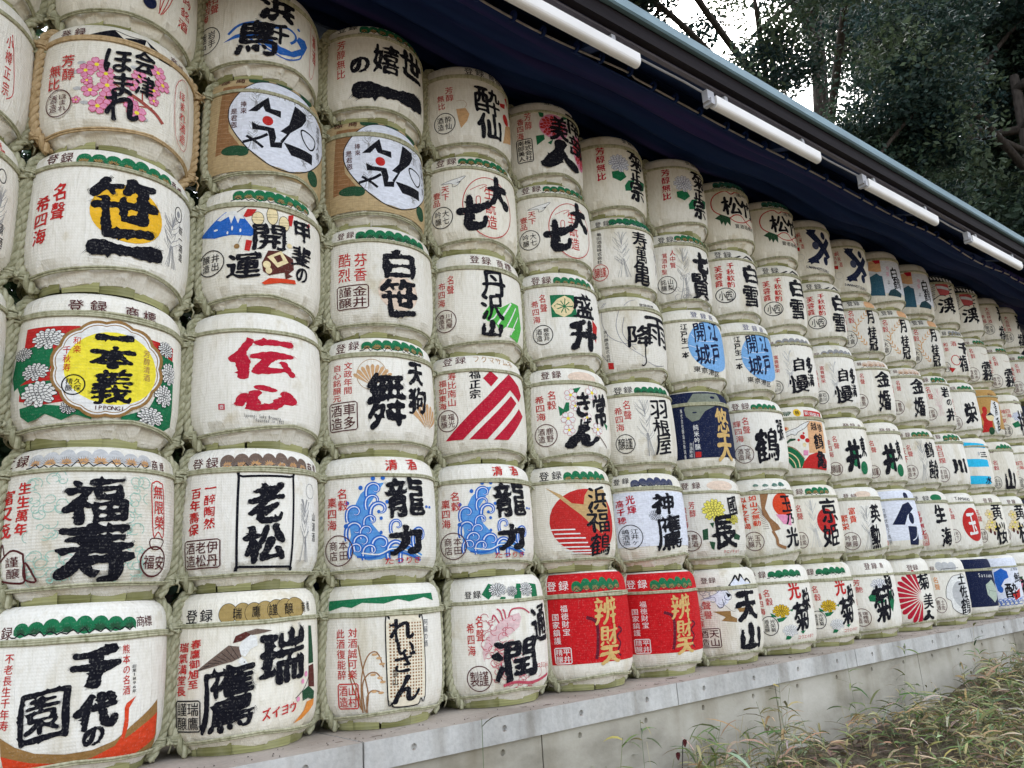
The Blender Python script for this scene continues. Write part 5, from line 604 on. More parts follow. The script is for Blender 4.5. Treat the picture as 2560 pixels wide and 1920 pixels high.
LEDGE_Y = -0.44
HOLES = [0.684 + .4553 * k for k in range(-4, 40)]
SEAM = [-2.73, -.906, .917, 2.74, 4.563, 6.386, 8.21, 10.03, 11.86, 13.68, 15.5]
def slab(x0, x1, y0, y1, z0, z1, hz, hr):
    mb = MB(); e = .004
    x0 += e; x1 -= e
    hs = [h for h in HOLES if x0 + .05 < h < x1 - .05]
    lp = [[(x0, z0), (x1, z0), (x1, z1), (x0, z1)]] + [circ(h, hz, hr, hr, 16)[::-1] for h in hs]
    V, F = cdt_fill(lp)
    mb.add([(v[0], y0, v[1]) for v in V], [tuple(f) for f in F])
    for h in hs:
        c = circ(h, hz, hr, hr, 16)
        mb.add([(a, y0, b_) for a, b_ in c] + [(h + (a - h) * .85, y0 + .016, hz + (b_ - hz) * .85) for a, b_ in c] + [(h, y0 + .018, hz)],
               [(i, i + 16, (i + 1) % 16 + 16, (i + 1) % 16) for i in range(16)] + [(i + 16, 32, (i + 1) % 16 + 16) for i in range(16)])
    mb.add([(x0, y0, z0), (x1, y0, z0), (x1, y1, z0), (x0, y1, z0), (x0, y0, z1), (x1, y0, z1), (x1, y1, z1), (x0, y1, z1)],
           [(0, 3, 2, 1), (4, 5, 6, 7), (1, 2, 6, 5), (2, 3, 7, 6), (3, 0, 4, 7)])
    return mb.build('slab')
ledge = empty('ledge', (0, 0, 0), kind='structure')
wall_root = empty('retaining_wall', (0, 0, 0), label='weathered grey concrete wall with round tie holes under the ledge', category='wall')
for a, b_ in zip(SEAM[:-1], SEAM[1:]):
    me = slab(a, b_, LEDGE_Y, 1.0, -.108, 0.0, -.051, .0135); obj('slab', me, ledge, MAT['ledge'])
    me = slab(a + .9, b_ + .9, LEDGE_Y + .022, .9, -1.3, -.112, -.150, .0135); obj('wall_panel', me, wall_root, MAT['wall'])

# ------------------------------------------------------------------ shelter: back boards, posts, roof
def soff(y): return 3.40 + .36 * (y + 1.0)
sh = empty('shelter_roof', (0, 0, 0), label='long lean-to roof with grey green metal edge and dark soffit over the stacks', category='roof')
X0, X1 = -4.0, 17.0
mb = MB(); mb.add([(X0, -1.06, 3.545), (X1, -1.06, 3.545), (X1, 1.6, soff(1.6) + .16), (X0, 1.6, soff(1.6) + .16)], [(0, 1, 2, 3)]); obj('roof_sheet', mb.build('roof_sheet'), sh, MAT['rooftop'])
mb = MB(); prof = [(-1.075, 3.47), (-1.085, 3.48), (-1.085, 3.535), (-1.07, 3.552), (-.9, 3.61), (-.9, 3.58), (-1.05, 3.535), (-1.05, 3.47)]
mb.add([(X0, y, z) for y, z in prof] + [(X1, y, z) for y, z in prof], [(i, (i + 1) % 8, (i + 1) % 8 + 8, i + 8) for i in range(8)]); obj('metal_edge', mb.build('metal_edge'), sh, MAT['copper'])
mb = MB(); mb.box(X0, X1, -1.045, -1.00, 3.378, 3.47); obj('fascia_board', mb.build('fascia_board'), sh, MAT['fascia'])
mb = MB(); mb.box(X0, X1, -1.0, -.97, 3.360, 3.374); obj('drip_edge', mb.build('drip_edge'), sh, MAT['trim'])
for k in range(11):                                             # soffit boards running along the shelter
    ya = -.965 + k * .235; yb = ya + .225
    mb = MB(); mb.add([(X0, ya, soff(ya) + .02), (X1, ya, soff(ya) + .02), (X1, yb, soff(yb) + .02), (X0, yb, soff(yb) + .02), (X0, ya, soff(ya) + .04), (X1, ya, soff(ya) + .04), (X1, yb, soff(yb) + .04), (X0, yb, soff(yb) + .04)],
                      [(0, 3, 2, 1), (4, 5, 6, 7), (0, 1, 5, 4), (2, 3, 7, 6), (1, 2, 6, 5), (3, 0, 4, 7)])
    obj('soffit_board', mb.build('soffit_board'), sh, MAT['soffit'])
for k in range(9):                                              # short rafters between fascia and curtain
    xr = -1.6 + k * 1.87
    mb = MB(); mb.add([(xr, -.97, 3.33), (xr + .07, -.97, 3.33), (xr + .07, .7, soff(.7) - .07), (xr, .7, soff(.7) - .07), (xr, -.97, 3.41), (xr + .07, -.97, 3.41), (xr + .07, .7, soff(.7) + .015), (xr, .7, soff(.7) + .015)],
                      [(0, 3, 2, 1), (4, 5, 6, 7), (0, 1, 5, 4), (2, 3, 7, 6), (1, 2, 6, 5), (3, 0, 4, 7)])
    obj('rafter', mb.build('rafter'), sh, MAT['soffit'])
bw = empty('back_wall', (0, 0, 0), label='dark boarded wall behind the barrel stacks', category='wall')
bm_ = MB(); bm_.box(0, .29, 0, .03, 0, 4.1); bme = bm_.build('board')
bme.materials.append(MAT['backwall'])
for k in range(54):
    o = obj('board', bme, bw); o.location = (1.05 + k * .3, .78 + (k % 2) * .006, -.1)
for x in (.62, 4.4, 8.2):
    mb = MB(); mb.box(x, x + .06, .5, .56, 0, 3.85); obj('shelter_post', mb.build('shelter_post'), None, MAT['steel'],
        label={.62: 'grey steel post in the gap behind the second and third stacks', 4.4: 'grey steel post behind the eighth stack', 8.2: 'grey steel post behind the fourteenth stack'}[x], category='post', group='shelter posts')

# purple curtain gathered up under the roof, and the cord it hangs from
NXc, NYc = 220, 40
cv = []
for i in range(NXc + 1):
    x = 0.2 + (X1 - .4 - .2) * i / NXc
    sw = .5 + .5 * math.cos(x * 2 * math.pi / 1.87)
    for j in range(NYc + 1):
        v = j / NYc; y = -.74 + 1.02 * v
        sag = math.sin(math.pi * min(1, v * 1.02)) * (.05 + .05 * sw)
        fold = .034 * math.sin(v * 34 + .5 * math.sin(x * 3.4) + x * .15) * smooth01(v * 5) + (.012 + .010 * sw) * math.sin(v * 71 + 1.3 * math.sin(x * 1.7))
        cv.append((x, y, soff(y) - .075 - sag + fold))
cfc = [(i * (NYc + 1) + j, (i + 1) * (NYc + 1) + j, (i + 1) * (NYc + 1) + j + 1, i * (NYc + 1) + j + 1) for i in range(NXc) for j in range(NYc)]
cur = obj('gathered_curtain', mesh('gathered_curtain', cv, cfc, True), None, MAT['curtain'], label='dark navy and purple curtain gathered up under the roof', category='curtain')
sol = cur.modifiers.new('thickness', 'SOLIDIFY'); sol.thickness = .004
rope_root = empty('curtain_cord', (0, 0, 0), label='pale cord threaded through dark loops along the curtain edge', category='cord')
def cord(x): return (x, -.765, 3.405 - .012 * (x - 2) + .006 * math.sin(x * 3.1) + (.02 * math.sin((x - .4) * 2 * math.pi / 1.87) if math.sin(x * 1.1) > .3 else 0))
xx = .3
while xx < 13.5:
    ln = rng.uniform(.17, .27)
    mb = MB(); mb.tube([cord(xx + ln * k / 6) for k in range(7)], .006, 6); obj('cord_length', mb.build('cord_length', True), rope_root, MAT['cord'])
    mb = MB(); mb.tube([(xx + ln + .012, -.765 + .02 * math.cos(q), cord(xx + ln)[2] + .014 + .024 * math.sin(q)) for q in np.linspace(0, 2 * math.pi, 12, endpoint=False)], .010, 6, True); obj('loop', mb.build('loop', True), rope_root, MAT['curtain'])
    xx += ln + .025
# strip lights under the eave
def half_pipe(L, w, h):
    mb = MB(); n = 10; pr = [(w * math.cos(math.pi + math.pi * k / n) * .5, -h * math.sin(math.pi * k / n) ** .8 - .018) for k in range(n + 1)] + [(w * .5, .02), (-w * .5, .02)]
    m_ = len(pr)
    mb.add([(0, y, z) for y, z in pr] + [(L, y, z) for y, z in pr], [(i, (i + 1) % m_, (i + 1) % m_ + m_, i + m_) for i in range(m_)] + [tuple(reversed(range(m_))), tuple(range(m_, 2 * m_))])
    return mb.build('lamp_cover')
lc = half_pipe(1.16, .058, .036); lc.materials.append(MAT['lamp'])
mb = MB(); mb.box(-.075, -.010, -.02, .02, -.035, .04); mb.box(-.06, -.03, -.03, .03, -.055, -.015); lb = mb.build('bracket'); lb.materials.append(MAT['lamp_end'])
mb = MB(); mb.box(.1, .13, -.02, .02, .018, .06); mb.box(.95, .98, -.02, .02, .018, .06); lh = mb.build('hanger'); lh.materials.append(MAT['lamp_end'])
for k, xl in enumerate([1.19, 3.02, 4.84, 6.68, 8.52]):
    t = empty('strip_light', (xl, -.985, 3.288), label=['unlit white strip light nearest the camera, cut by the top edge', 'unlit white strip light second along the eave', 'unlit white strip light third along the eave', 'unlit white strip light at the right edge of the picture', 'unlit white strip light farthest along the eave'][k], category='strip light', group='strip lights under the eave')
    t.rotation_euler = (0, 0.0, 0)
    obj('lamp_cover', lc, t); obj('bracket', lb, t); obj('hanger', lh, t)

mb = MB(); mb.tube([(X0 + .2 * k, -.955, 3.345 + .004 * math.sin(k * 1.9)) for k in range(90)], .007, 6); obj('lamp_cable', mb.build('lamp_cable', True), None, MAT['lamp_end'], label='thin grey cable clipped along the drip edge above the strip lights', category='cable')
# ------------------------------------------------------------------ barrels: surface, ropes
R_, H_ = .295, .58
NF = 96
DTH = 2 * math.pi / NF
DS = DTH * R_ / H_
PT = [.045, .07, .10, .135, .19, .30, .45, .60, .75, .86, .92, .955, .98, 1.0]
PR = [.845, .885, .93, .968, .996, 1.012, 1.018, 1.018, 1.010, .996, .978, .950, .908, .85]
crng = random.Random(3)
CREASE = [0.0] * NF
for _ in range(9):
    k = crng.randrange(NF); a = crng.choice((-1, 1)) * crng.uniform(.002, .0045)
    for d in range(-3, 4): CREASE[(k + d) % NF] += a * math.exp(-d * d / 3)
def prad(t): return float(np.interp(t, PT, PR))
ANG = np.array([-math.pi + DTH * i for i in range(NF + 1)])
CX = np.array([math.sin(a) * (1 + CREASE[i % NF]) for i, a in enumerate(ANG)]); CY = np.array([-math.cos(a) * (1 + CREASE[i % NF]) for i, a in enumerate(ANG)])
def surf(S, T, off):
    S = np.asarray(S, float); T = np.asarray(T, float)
    th = S * H_ / R_; u = (th + math.pi) / DTH; i = np.clip(np.floor(u).astype(int), 0, NF - 1); f = u - i
    r = np.interp(T, PT, PR) * R_
    x = (CX[i] * (1 - f) + CX[i + 1] * f); y = (CY[i] * (1 - f) + CY[i + 1] * f)
    k = r + off
    return np.stack([x * k, y * k, T * H_], -1)

def body_mesh(seed, deep=1.0):
    rr = random.Random(seed); nfl = 13
    cuts = sorted(rr.uniform(0, 2 * math.pi) * .0 + 2 * math.pi * (k + rr.uniform(-.25, .25)) / nfl for k in range(nfl))
    def saw(th):
        a = th % (2 * math.pi)
        for k in range(nfl):
            c0, c1 = cuts[k], cuts[(k + 1) % nfl] + (2 * math.pi if k == nfl - 1 else 0)
            aa = a if a >= cuts[0] else a + 2 * math.pi
            if c0 <= aa < c1: return (aa - c0) / (c1 - c0)
        return 0
    v = []; f = []; mi = []
    TT = [.040, .042] + PT
    for t in TT:
        for i in range(NF):
            a = ANG[i]; r = R_ * np.interp(t, [.040, .042] + PT, [.81, .838] + PR)
            amp = np.interp(t, [.02, .07, .10, .135, .19, .2], [.08, .08, .055 + .025 * (deep - 1), .028 * deep, .008 * deep, 0])
            s_ = saw(a)
            r = r * (1 + amp * (s_ - 1))
            z = t * H_ + (0.012 * (s_ - .5) + .006 * math.sin(a * 5.3 + seed) if t < .1 else 0)
            v.append((CX[i] * r, CY[i] * r, z))
    nt_ = len(TT)
    for j in range(nt_ - 1):
        for i in range(NF):
            f.append((j * NF + i, j * NF + (i + 1) % NF, (j + 1) * NF + (i + 1) % NF, (j + 1) * NF + i))
            mi.append(0 if abs(ANG[i] + DTH / 2) < math.radians(84) else 1)
    o = len(v); v.append((0, 0, .985 * H_)); v.append((0, 0, .06 * H_))
    for i in range(NF):
        f.append(((nt_ - 1) * NF + i, (nt_ - 1) * NF + (i + 1) % NF, o)); mi.append(1)
        f.append(((i + 1) % NF, i, o + 1)); mi.append(1)
    me = mesh('body', v, f, True, mi)
    me.set_sharp_from_angle(angle=math.radians(19))
    me.materials.append(MAT['sheet']); me.materials.append(MAT['straw'])
    return me
def hem_mesh(seed):
    """overlapping flaps of the mat tucked under the barrel, each with its own tilt"""
    rr = random.Random(seed); mb = MB(); n = 12; a = rr.uniform(0, 1)
    mi = []
    for k in range(n):
        w = 2 * math.pi / n * rr.uniform(.92, 1.22); m_ = 6; top = rr.uniform(.078, .10); tin, tout = rr.uniform(-.008, -.002), rr.uniform(.001, .005)
        V = []
        for i in range(m_ + 1):
            q = a + w * i / m_; off = tin + (tout - tin) * (i / m_)
            for t, rad in ((0.0, .80), (.02, .812), (.05, .818), (top + .02, .81)):
                r = R_ * rad + off; V.append((math.sin(q) * r, -math.cos(q) * r, t * H_))
        F = [(i * 4 + j, (i + 1) * 4 + j, (i + 1) * 4 + j + 1, i * 4 + j + 1) for i in range(m_) for j in range(3)]
        mb.add(V, F); mi += [1 if rr.random() < .35 else 0] * len(F)
        a += 2 * math.pi / n
    # closing disc
    o = len(mb.v); mb.add([(math.sin(2 * math.pi * i / 32) * R_ * .77, -math.cos(2 * math.pi * i / 32) * R_ * .77, .002) for i in range(32)], [tuple(reversed(range(32)))]); mi.append(0)
    me = mesh('folded_hem', mb.v, mb.f, False, mi); me.materials.append(MAT['hem']); me.materials.append(MAT['hem2'])
    return me
def band_mesh(seed, tb=.848):
    rr = random.Random(seed); mb = MB(); n = 3 if seed % 2 else 2
    for k in range(n):
        ph = rr.uniform(0, 6)
        P = []
        for i in range(96):
            th = 2 * math.pi * i / 96 - math.pi; t = tb - k * .0135 + .0022 * math.sin(th * 3 + ph) + .0015 * math.sin(th * 7 + ph * 2)
            q = surf(th * R_ / H_, t, .0045); P.append(tuple(q))
        mb.tube(P, .0050, 5, True)
    return mb.build('band_rope', True)
def lower_rope_mesh(seed):
    rr = random.Random(seed); mb = MB(); pk = rr.uniform(-.25, .35); hgt = (.062, .022, .0, .04)[seed % 4]; base = (.10, .105, .112, .085)[seed % 4]
    for k in range(2):
        P = []
        for i in range(96):
            th = 2 * math.pi * i / 96 - math.pi
            up = max(0, 1 - abs(th - pk) / 1.35)
            t = base - k * .0125 + hgt * up ** 1.0 + .003 * math.sin(th * 4 + seed)
            r = R_ * np.interp(t, PT, PR) + .005
            P.append((math.sin(th) * r, -math.cos(th) * r, t * H_))
        mb.tube(P, .0046, 5, True)
    return mb.build('lower_rope', True)
def side_rope_mesh(side, seed):
    rr = random.Random(seed); th0 = math.radians(75) * side
    ctl = [(1.04, .58), (1.035, .78), (.995, .91), (.93, 1.0), (.84, 1.028), (.68, 1.042), (.5, 1.046), (.34, 1.04), (.20, 1.025), (.12, .98), (.06, .92), (.015, .88)]
    path = []
    n = 78
    tt = np.linspace(0, len(ctl) - 1, n)
    for a in tt:
        t = np.interp(a, range(len(ctl)), [c[0] for c in ctl]); r = np.interp(a, range(len(ctl)), [c[1] for c in ctl]) * R_
        th = th0 - side * .10 * smooth01((.2 - t) / .2) + .012 * math.sin(t * 9 + seed)
        path.append(Vector((math.sin(th) * r, -math.cos(th) * r, t * H_)))
    mb = MB(); acc = 0; ph = []
    for i in range(n):
        if i: acc += (path[i] - path[i - 1]).length
        ph.append(acc)
    for s_ in range(3):
        P = []
        for i in range(n):
            d = (path[min(n - 1, i + 1)] - path[max(0, i - 1)]).normalized(); x = d.cross(Vector((math.cos(th0), math.sin(th0), 0))).normalized(); y = d.cross(x)
            q = ph[i] / .105 * 2 * math.pi + s_ * 2 * math.pi / 3
            P.append(path[i] + (x * math.cos(q) + y * math.sin(q)) * .0105)
        mb.tube(P, .0112, 6)
    return mb.build('side_rope', True)
def knot_mesh(th, t, seed):
    rr = random.Random(seed); r = R_ * np.interp(t, [.015, .06, .12, .2, .25, 1], [.88, .92, .98, 1.025, 1.03, 1.03]); c = Vector((math.sin(th) * r, -math.cos(th) * r, t * H_))
    ex = Vector((math.cos(th), math.sin(th), 0)); ey = Vector((math.sin(th), -math.cos(th), 0)); mb = MB()
    for k in range(4):
        z = (k - 1.5) * .0095 + rr.uniform(-.001, .001)
        P = [c + ex * math.cos(q) * .0265 + ey * math.sin(q) * .0265 + Vector((0, 0, z + .004 * math.sin(q + k))) for q in np.linspace(0, 2 * math.pi, 14, endpoint=False)]
        mb.tube(P, .0052, 5, True)
    s_ = -1 if th > 0 else 1
    mb.tube([c + ey * .028 + ex * s_ * .01 + Vector((0, 0, .012)), c + ey * .036 + ex * s_ * .022, c + ey * .03 + ex * s_ * .03 - Vector((0, 0, .012))], .006, 5)
    if rr.random() < .5: mb.tube([c + ey * .03, c + ey * .042 + Vector((0, 0, -.02)), c + ey * .035 + ex * .01 + Vector((0, 0, -.045))], .0035, 5)
    return mb.build('rope_knot', True)
BODY = [body_mesh(s, 2.2) for s in (1, 2, 3, 4)]; BODY1 = [body_mesh(s) for s in (5, 6)]
HEM = [hem_mesh(s) for s in (11, 12, 13, 14)]
BAND = [band_mesh(s) for s in (1, 2)]; BAND1 = [band_mesh(s, .808) for s in (1, 2)]
LOWER = [lower_rope_mesh(s) for s in (0, 1, 2, 3)]
SIDE = {sd_: [side_rope_mesh(sd_, s) for s in (1, 2)] for sd_ in (-1, 1)}
KNOTS = {tb: [knot_mesh(math.radians(75) * sd_, t, int(t * 100) + sd_) for sd_ in (-1, 1) for t in (tb, .115)] for tb in (.84, .80)}

# ------------------------------------------------------------------ printed lettering and pictures
FONT_CURVE = bpy.data.curves.new('glyph', 'FONT')
FONT_OBJ = bpy.data.objects.new('glyph', FONT_CURVE); COL.objects.link(FONT_OBJ)
FONT_CURVE.fill_mode = 'NONE'
RAW = {}
def raw_loops(ch, res):
    k = (ch, res)
    if k in RAW: return RAW[k]
    FONT_CURVE.body = ch; FONT_CURVE.resolution_u = res
    dg = bpy.context.evaluated_depsgraph_get(); dg.update()
    ev = FONT_OBJ.evaluated_get(dg); me = ev.to_mesh()
    co = [(v.co.x, v.co.y) for v in me.vertices]; nxt = {}
    for e in me.edges:
        a, b2 = e.vertices; nxt.setdefault(a, []).append(b2); nxt.setdefault(b2, []).append(a)
    seen = set(); loops = []
    for s0 in range(len(co)):
        if s0 in seen or len(nxt.get(s0, ())) < 2: continue
        lp = [s0]; seen.add(s0); prev, cur_ = s0, (s0 + 1 if (s0 + 1) in nxt[s0] else nxt[s0][0])
        while cur_ != s0 and cur_ not in seen:
            lp.append(cur_); seen.add(cur_)
            n2 = [q for q in nxt[cur_] if q != prev]
            if not n2: break
            prev, cur_ = cur_, n2[0]
        if len(lp) > 2: loops.append(np.array([co[i] for i in lp]))
    ev.to_mesh_clear()
    def area(A): B = np.roll(A, -1, 0); return .5 * (A[:, 0] * B[:, 1] - B[:, 0] * A[:, 1]).sum()
    if loops:
        big = max(loops, key=lambda A: abs(area(A)))
        if area(big) < 0: loops = [A[::-1] for A in loops]
    RAW[k] = loops
    return loops
def resample(A, d):
    out = []
    for i in range(len(A)):
        p, q = A[i], A[(i + 1) % len(A)]; n = max(1, int(np.hypot(*(q - p)) / d))
        for k in range(n): out.append(p + (q - p) * k / n)
    return np.array(out)
STY = {}
def styled(ch, sty):
    """outline of a character: t thin, c clerk's hand, m brush, b heavy brush with ragged ends"""
    k = (ch, sty)
    if k in STY: return STY[k]
    L = raw_loops(ch, 2 if sty in 'tc' else 3)
    w, n1, n2, d = dict(t=(.003, 0, 0, 0), c=(.013, .003, 0, .09), m=(.026, .014, .005, .045), b=(.050, .026, .012, .034))[sty]
    dens = sum(len(A) for A in L)
    if L:
        per = sum(np.hypot(*(np.roll(A, -1, 0) - A).T).sum() for A in L); ink_a = abs(sum(.5 * (A[:, 0] * np.roll(A[:, 1], -1) - np.roll(A[:, 0], -1) * A[:, 1]).sum() for A in L))
        al = np.concatenate(L); bx = np.prod(np.maximum(al.max(0) - al.min(0), .3)); room = max(.02, bx - ink_a)
        w = min(w * (1.8 if sty == 'b' else 1.0), dict(t=.06, c=.12, m=.29, b=.48)[sty] * room / per); sc_n = min(1, w / .03); n1 *= max(.4, sc_n); n2 *= max(.4, sc_n)
    r = random.Random(ord(ch[0]) * 7 + len(sty)); P = [(r.uniform(0, 6.3), r.uniform(0, 6.3)) for _ in range(8)]
    out = []; hairs = []
    for A in L:
        if d: A = resample(A, d)
        if sty in 'mb':                                   # hand written slope and bend
            x, y = A[:, 0].copy(), A[:, 1].copy(); kx = .11 if sty == 'b' else .085
            A = np.stack([x + .022 * np.sin(y * 4.2 + P[4][0]) + .015 * np.sin(x * 7 + P[4][1]), y + kx * x + .020 * np.sin(x * 4.6 + P[5][0]) + .014 * np.sin(y * 6 + P[5][1])], 1)
            for _ in range(2 if sty == 'b' else 1): A = A * .5 + (np.roll(A, 1, 0) + np.roll(A, -1, 0)) * .25
        t = np.roll(A, -1, 0) - np.roll(A, 1, 0); nl = np.hypot(t[:, 0], t[:, 1]) + 1e-9; nrm = np.stack([t[:, 1], -t[:, 0]], 1) / nl[:, None]
        ww = np.full(len(A), w)
        if sty in 'mb':                                   # upright strokes heavier than level ones, as a slanted brush gives
            ww = ww * (1 + .30 * np.abs(nrm[:, 0]) + .35 * (nrm[:, 0] * .7 - nrm[:, 1] * .7)) * (1 + .55 * np.sin(A[:, 0] * 5.3 + P[6][0] + 1.3 * np.sin(A[:, 1] * 3.1 + P[6][1])) * np.sin(A[:, 1] * 4.7 + P[7][0]))
        if n1:
            x, y = A[:, 0], A[:, 1]
            ww = ww + n1 * (np.sin(x * 9 + P[0][0] + 2 * np.sin(y * 5 + P[1][0])) * np.sin(y * 8 + P[0][1]))
            ww = ww + n2 * np.sin(x * 43 + y * 29 + P[2][0]) * np.sin(y * 51 - x * 17 + P[3][0])
        A2 = A + nrm * ww[:, None]
        if sty == 'b':
            for i in range(len(A2)):
                if r.random() < .055: A2[i] = A2[i] + nrm[i] * r.uniform(.015, .05) + np.array((r.uniform(-.03, .01), r.uniform(-.02, .03)))
        if sty == 'b' and len(A) > 14:                    # dry-brush hairs leaving the stroke ends
            a0 = A - np.roll(A, 2, 0); a1 = np.roll(A, -2, 0) - A; tu = np.arctan2(a0[:, 0] * a1[:, 1] - a0[:, 1] * a1[:, 0], (a0 * a1).sum(1))
            for i in np.argsort(-tu)[:10]:
                if tu[i] < .75 or r.random() < .35 or len(hairs) > 34: continue
                dv = nrm[i] * .5 + np.array((r.uniform(-.6, .6), r.uniform(-.6, .6))); dv = dv / (np.hypot(*dv) + 1e-9); pv = np.array((-dv[1], dv[0]))
                for q in range(r.randrange(2, 5)):
                    b0 = A2[i] + pv * (q - 1.2) * .019 - dv * .03; l = r.uniform(.05, .12); hw = r.uniform(.0028, .005)
                    hairs.append(np.array([b0 - pv * hw, b0 + dv * l, b0 + pv * hw]))
        if sty == 'c' and d: A2 = A2 + nrm * (np.random.default_rng(len(A2)).normal(0, .003, len(A2)))[:, None]
        out.append(A2)
    for hh in hairs:
        out.append(hh if np.cross(hh[1] - hh[0], hh[2] - hh[0]) > 0 else hh[::-1])
    STY[k] = out
    return out
def smooth_path(P, n=6, closed=False):
    P = [np.array(p, float) for p in P]
    if len(P) < 3: return P
    out = []; L = len(P)
    for i in range(L if closed else L - 1):
        p0 = P[i - 1] if (closed or i > 0) else P[i]; p1 = P[i]; p2 = P[(i + 1) % L]; p3 = P[(i + 2) % L] if (closed or i + 2 < L) else p2
        for k in range(n):
            t = k / n
            out.append(.5 * ((2 * p1) + (-p0 + p2) * t + (2 * p0 - 5 * p1 + 4 * p2 - p3) * t * t + (-p0 + 3 * p1 - 3 * p2 + p3) * t ** 3))
    if not closed: out.append(P[-1])
    return out
def stroke(P, w, closed=False, taper=False, sm=5):
    Q = np.array(smooth_path(P, sm, closed)); n = len(Q)
    if closed: t = np.roll(Q, -1, 0) - np.roll(Q, 1, 0)
    else: t = np.gradient(Q, axis=0)
    t = t / (np.hypot(t[:, 0], t[:, 1])[:, None] + 1e-9); nr = np.stack([-t[:, 1], t[:, 0]], 1)
    ww = np.full(n, w / 2)
    if taper: ww = ww * (1 - np.linspace(0, 1, n) ** 2 * .8)
    a = Q + nr * ww[:, None]; b2 = Q - nr * ww[:, None]
    if closed: return [a.tolist(), b2[::-1].tolist()]
    return [a.tolist() + b2[::-1].tolist()]
def orient(lp):
    A = np.asarray(lp); B = np.roll(A, -1, 0)
    return lp if (A[:, 0] * B[:, 1] - B[:, 0] * A[:, 1]).sum() > 0 else lp[::-1]

class Print:
    """collects shapes in barrel label space: s = arc length, t = height, both in barrel heights"""
    def __init__(s): s.parts = {}; s.k = 0
    def shape(s, loops, c, part):
        s.k += 1
        loops = [[(min(.80, max(-.80, a)), min(.985, max(.105, b2))) for a, b2 in lp] for lp in loops]
        A = np.concatenate([np.array(l) for l in loops]); s0, t0 = A.min(0); s1, t1 = A.max(0)
        if s1 - s0 < 1e-4 or t1 - t0 < 1e-4: return
        ex = []
        i0 = math.ceil((s0 + math.pi * R_ / H_) / DS); i1 = math.floor((s1 + math.pi * R_ / H_) / DS)
        for i in range(i0, i1 + 1):
            x = i * DS - math.pi * R_ / H_
            if s0 + 1e-5 < x < s1 - 1e-5: ex.append(((x, t0 - .003), (x, t1 + .003)))
        for t in PT:
            if t0 + 1e-5 < t < t1 - 1e-5: ex.append(((s0 - .003, t), (s1 + .003, t)))
        try: V, F = cdt_fill(loops, ex)
        except Exception: return
        if not len(F): return
        s.parts.setdefault(part, []).append(((s0, t0, s1, t1), surf(V[:, 0], V[:, 1], .0008 + .00005 * s.k), F, c))
    def glyph(s, ch, cs, ct, w, h, c, sty, part, fit=True, rot=0):
        if ch in ' 　': return
        L = styled(ch, sty)
        if not L: return
        A = np.concatenate(L); lo, hi = A.min(0), A.max(0)
        if fit: sc = np.array((w, h)) / np.maximum(hi - lo, 1e-3); mid = (lo + hi) / 2
        else:
            cjk = ord(ch) > 0x2fff
            em = np.array((.5, .38)) if cjk else (lo + hi) / 2 * np.array((1, 0)) + np.array((0, .35))
            sc = np.array((w, h)) / (.96 if cjk else np.array((.62, .95))); mid = em
        if fit and (hi - lo)[1] < .25 and ch == '一': pass
        ca, sa = math.cos(rot), math.sin(rot); out = []
        for B in L:
            Q = (B - mid) * sc
            out.append([(cs + x * ca - y * sa, ct + x * sa + y * ca) for x, y in Q])
        s.shape(out, c, part)
    def column(s, txt, a, b2, w, h, c, sty, part):
        n = len(txt)
        for i, ch in enumerate(txt):
            f = i / max(1, n - 1); s.glyph(ch, a[0] + (b2[0] - a[0]) * f, a[1] + (b2[1] - a[1]) * f, w, h, c, sty, part, False)
    def build(s, parent_name):
        """one mesh for each patch of print that stands apart from the others"""
        out = []
        for part, L in s.parts.items():
            n = len(L); root = list(range(n)); mg = .022 if 'lettering' in part else .012
            def find(i):
                while root[i] != i: i = root[i]
                return i
            for i in range(n):
                for j in range(i):
                    a, b2 = L[i][0], L[j][0]
                    if a[0] < b2[2] + mg and b2[0] < a[2] + mg and a[1] < b2[3] + mg and b2[1] < a[3] + mg: root[find(i)] = find(j)
            groups = {}
            for i in range(n): groups.setdefault(find(i), []).append(L[i])
            for gl in groups.values():
                v, f, m_, cs, o = [], [], [], [], 0
                for _, W, F, c in gl:
                    if c not in cs: cs.append(c)
                    v.append(W); f.append(F + o); o += len(W); m_ += [cs.index(c)] * len(F)
                v = np.concatenate(v); f = np.concatenate(f)
                me = bpy.data.meshes.new(part); me.from_pydata(v.tolist(), [], f.tolist())
                me.polygons.foreach_set('material_index', m_); me.polygons.foreach_set('use_smooth', [True] * len(f))
                for c in cs: me.materials.append(ink(c))
                me.update(); out.append((part, me))
        return out

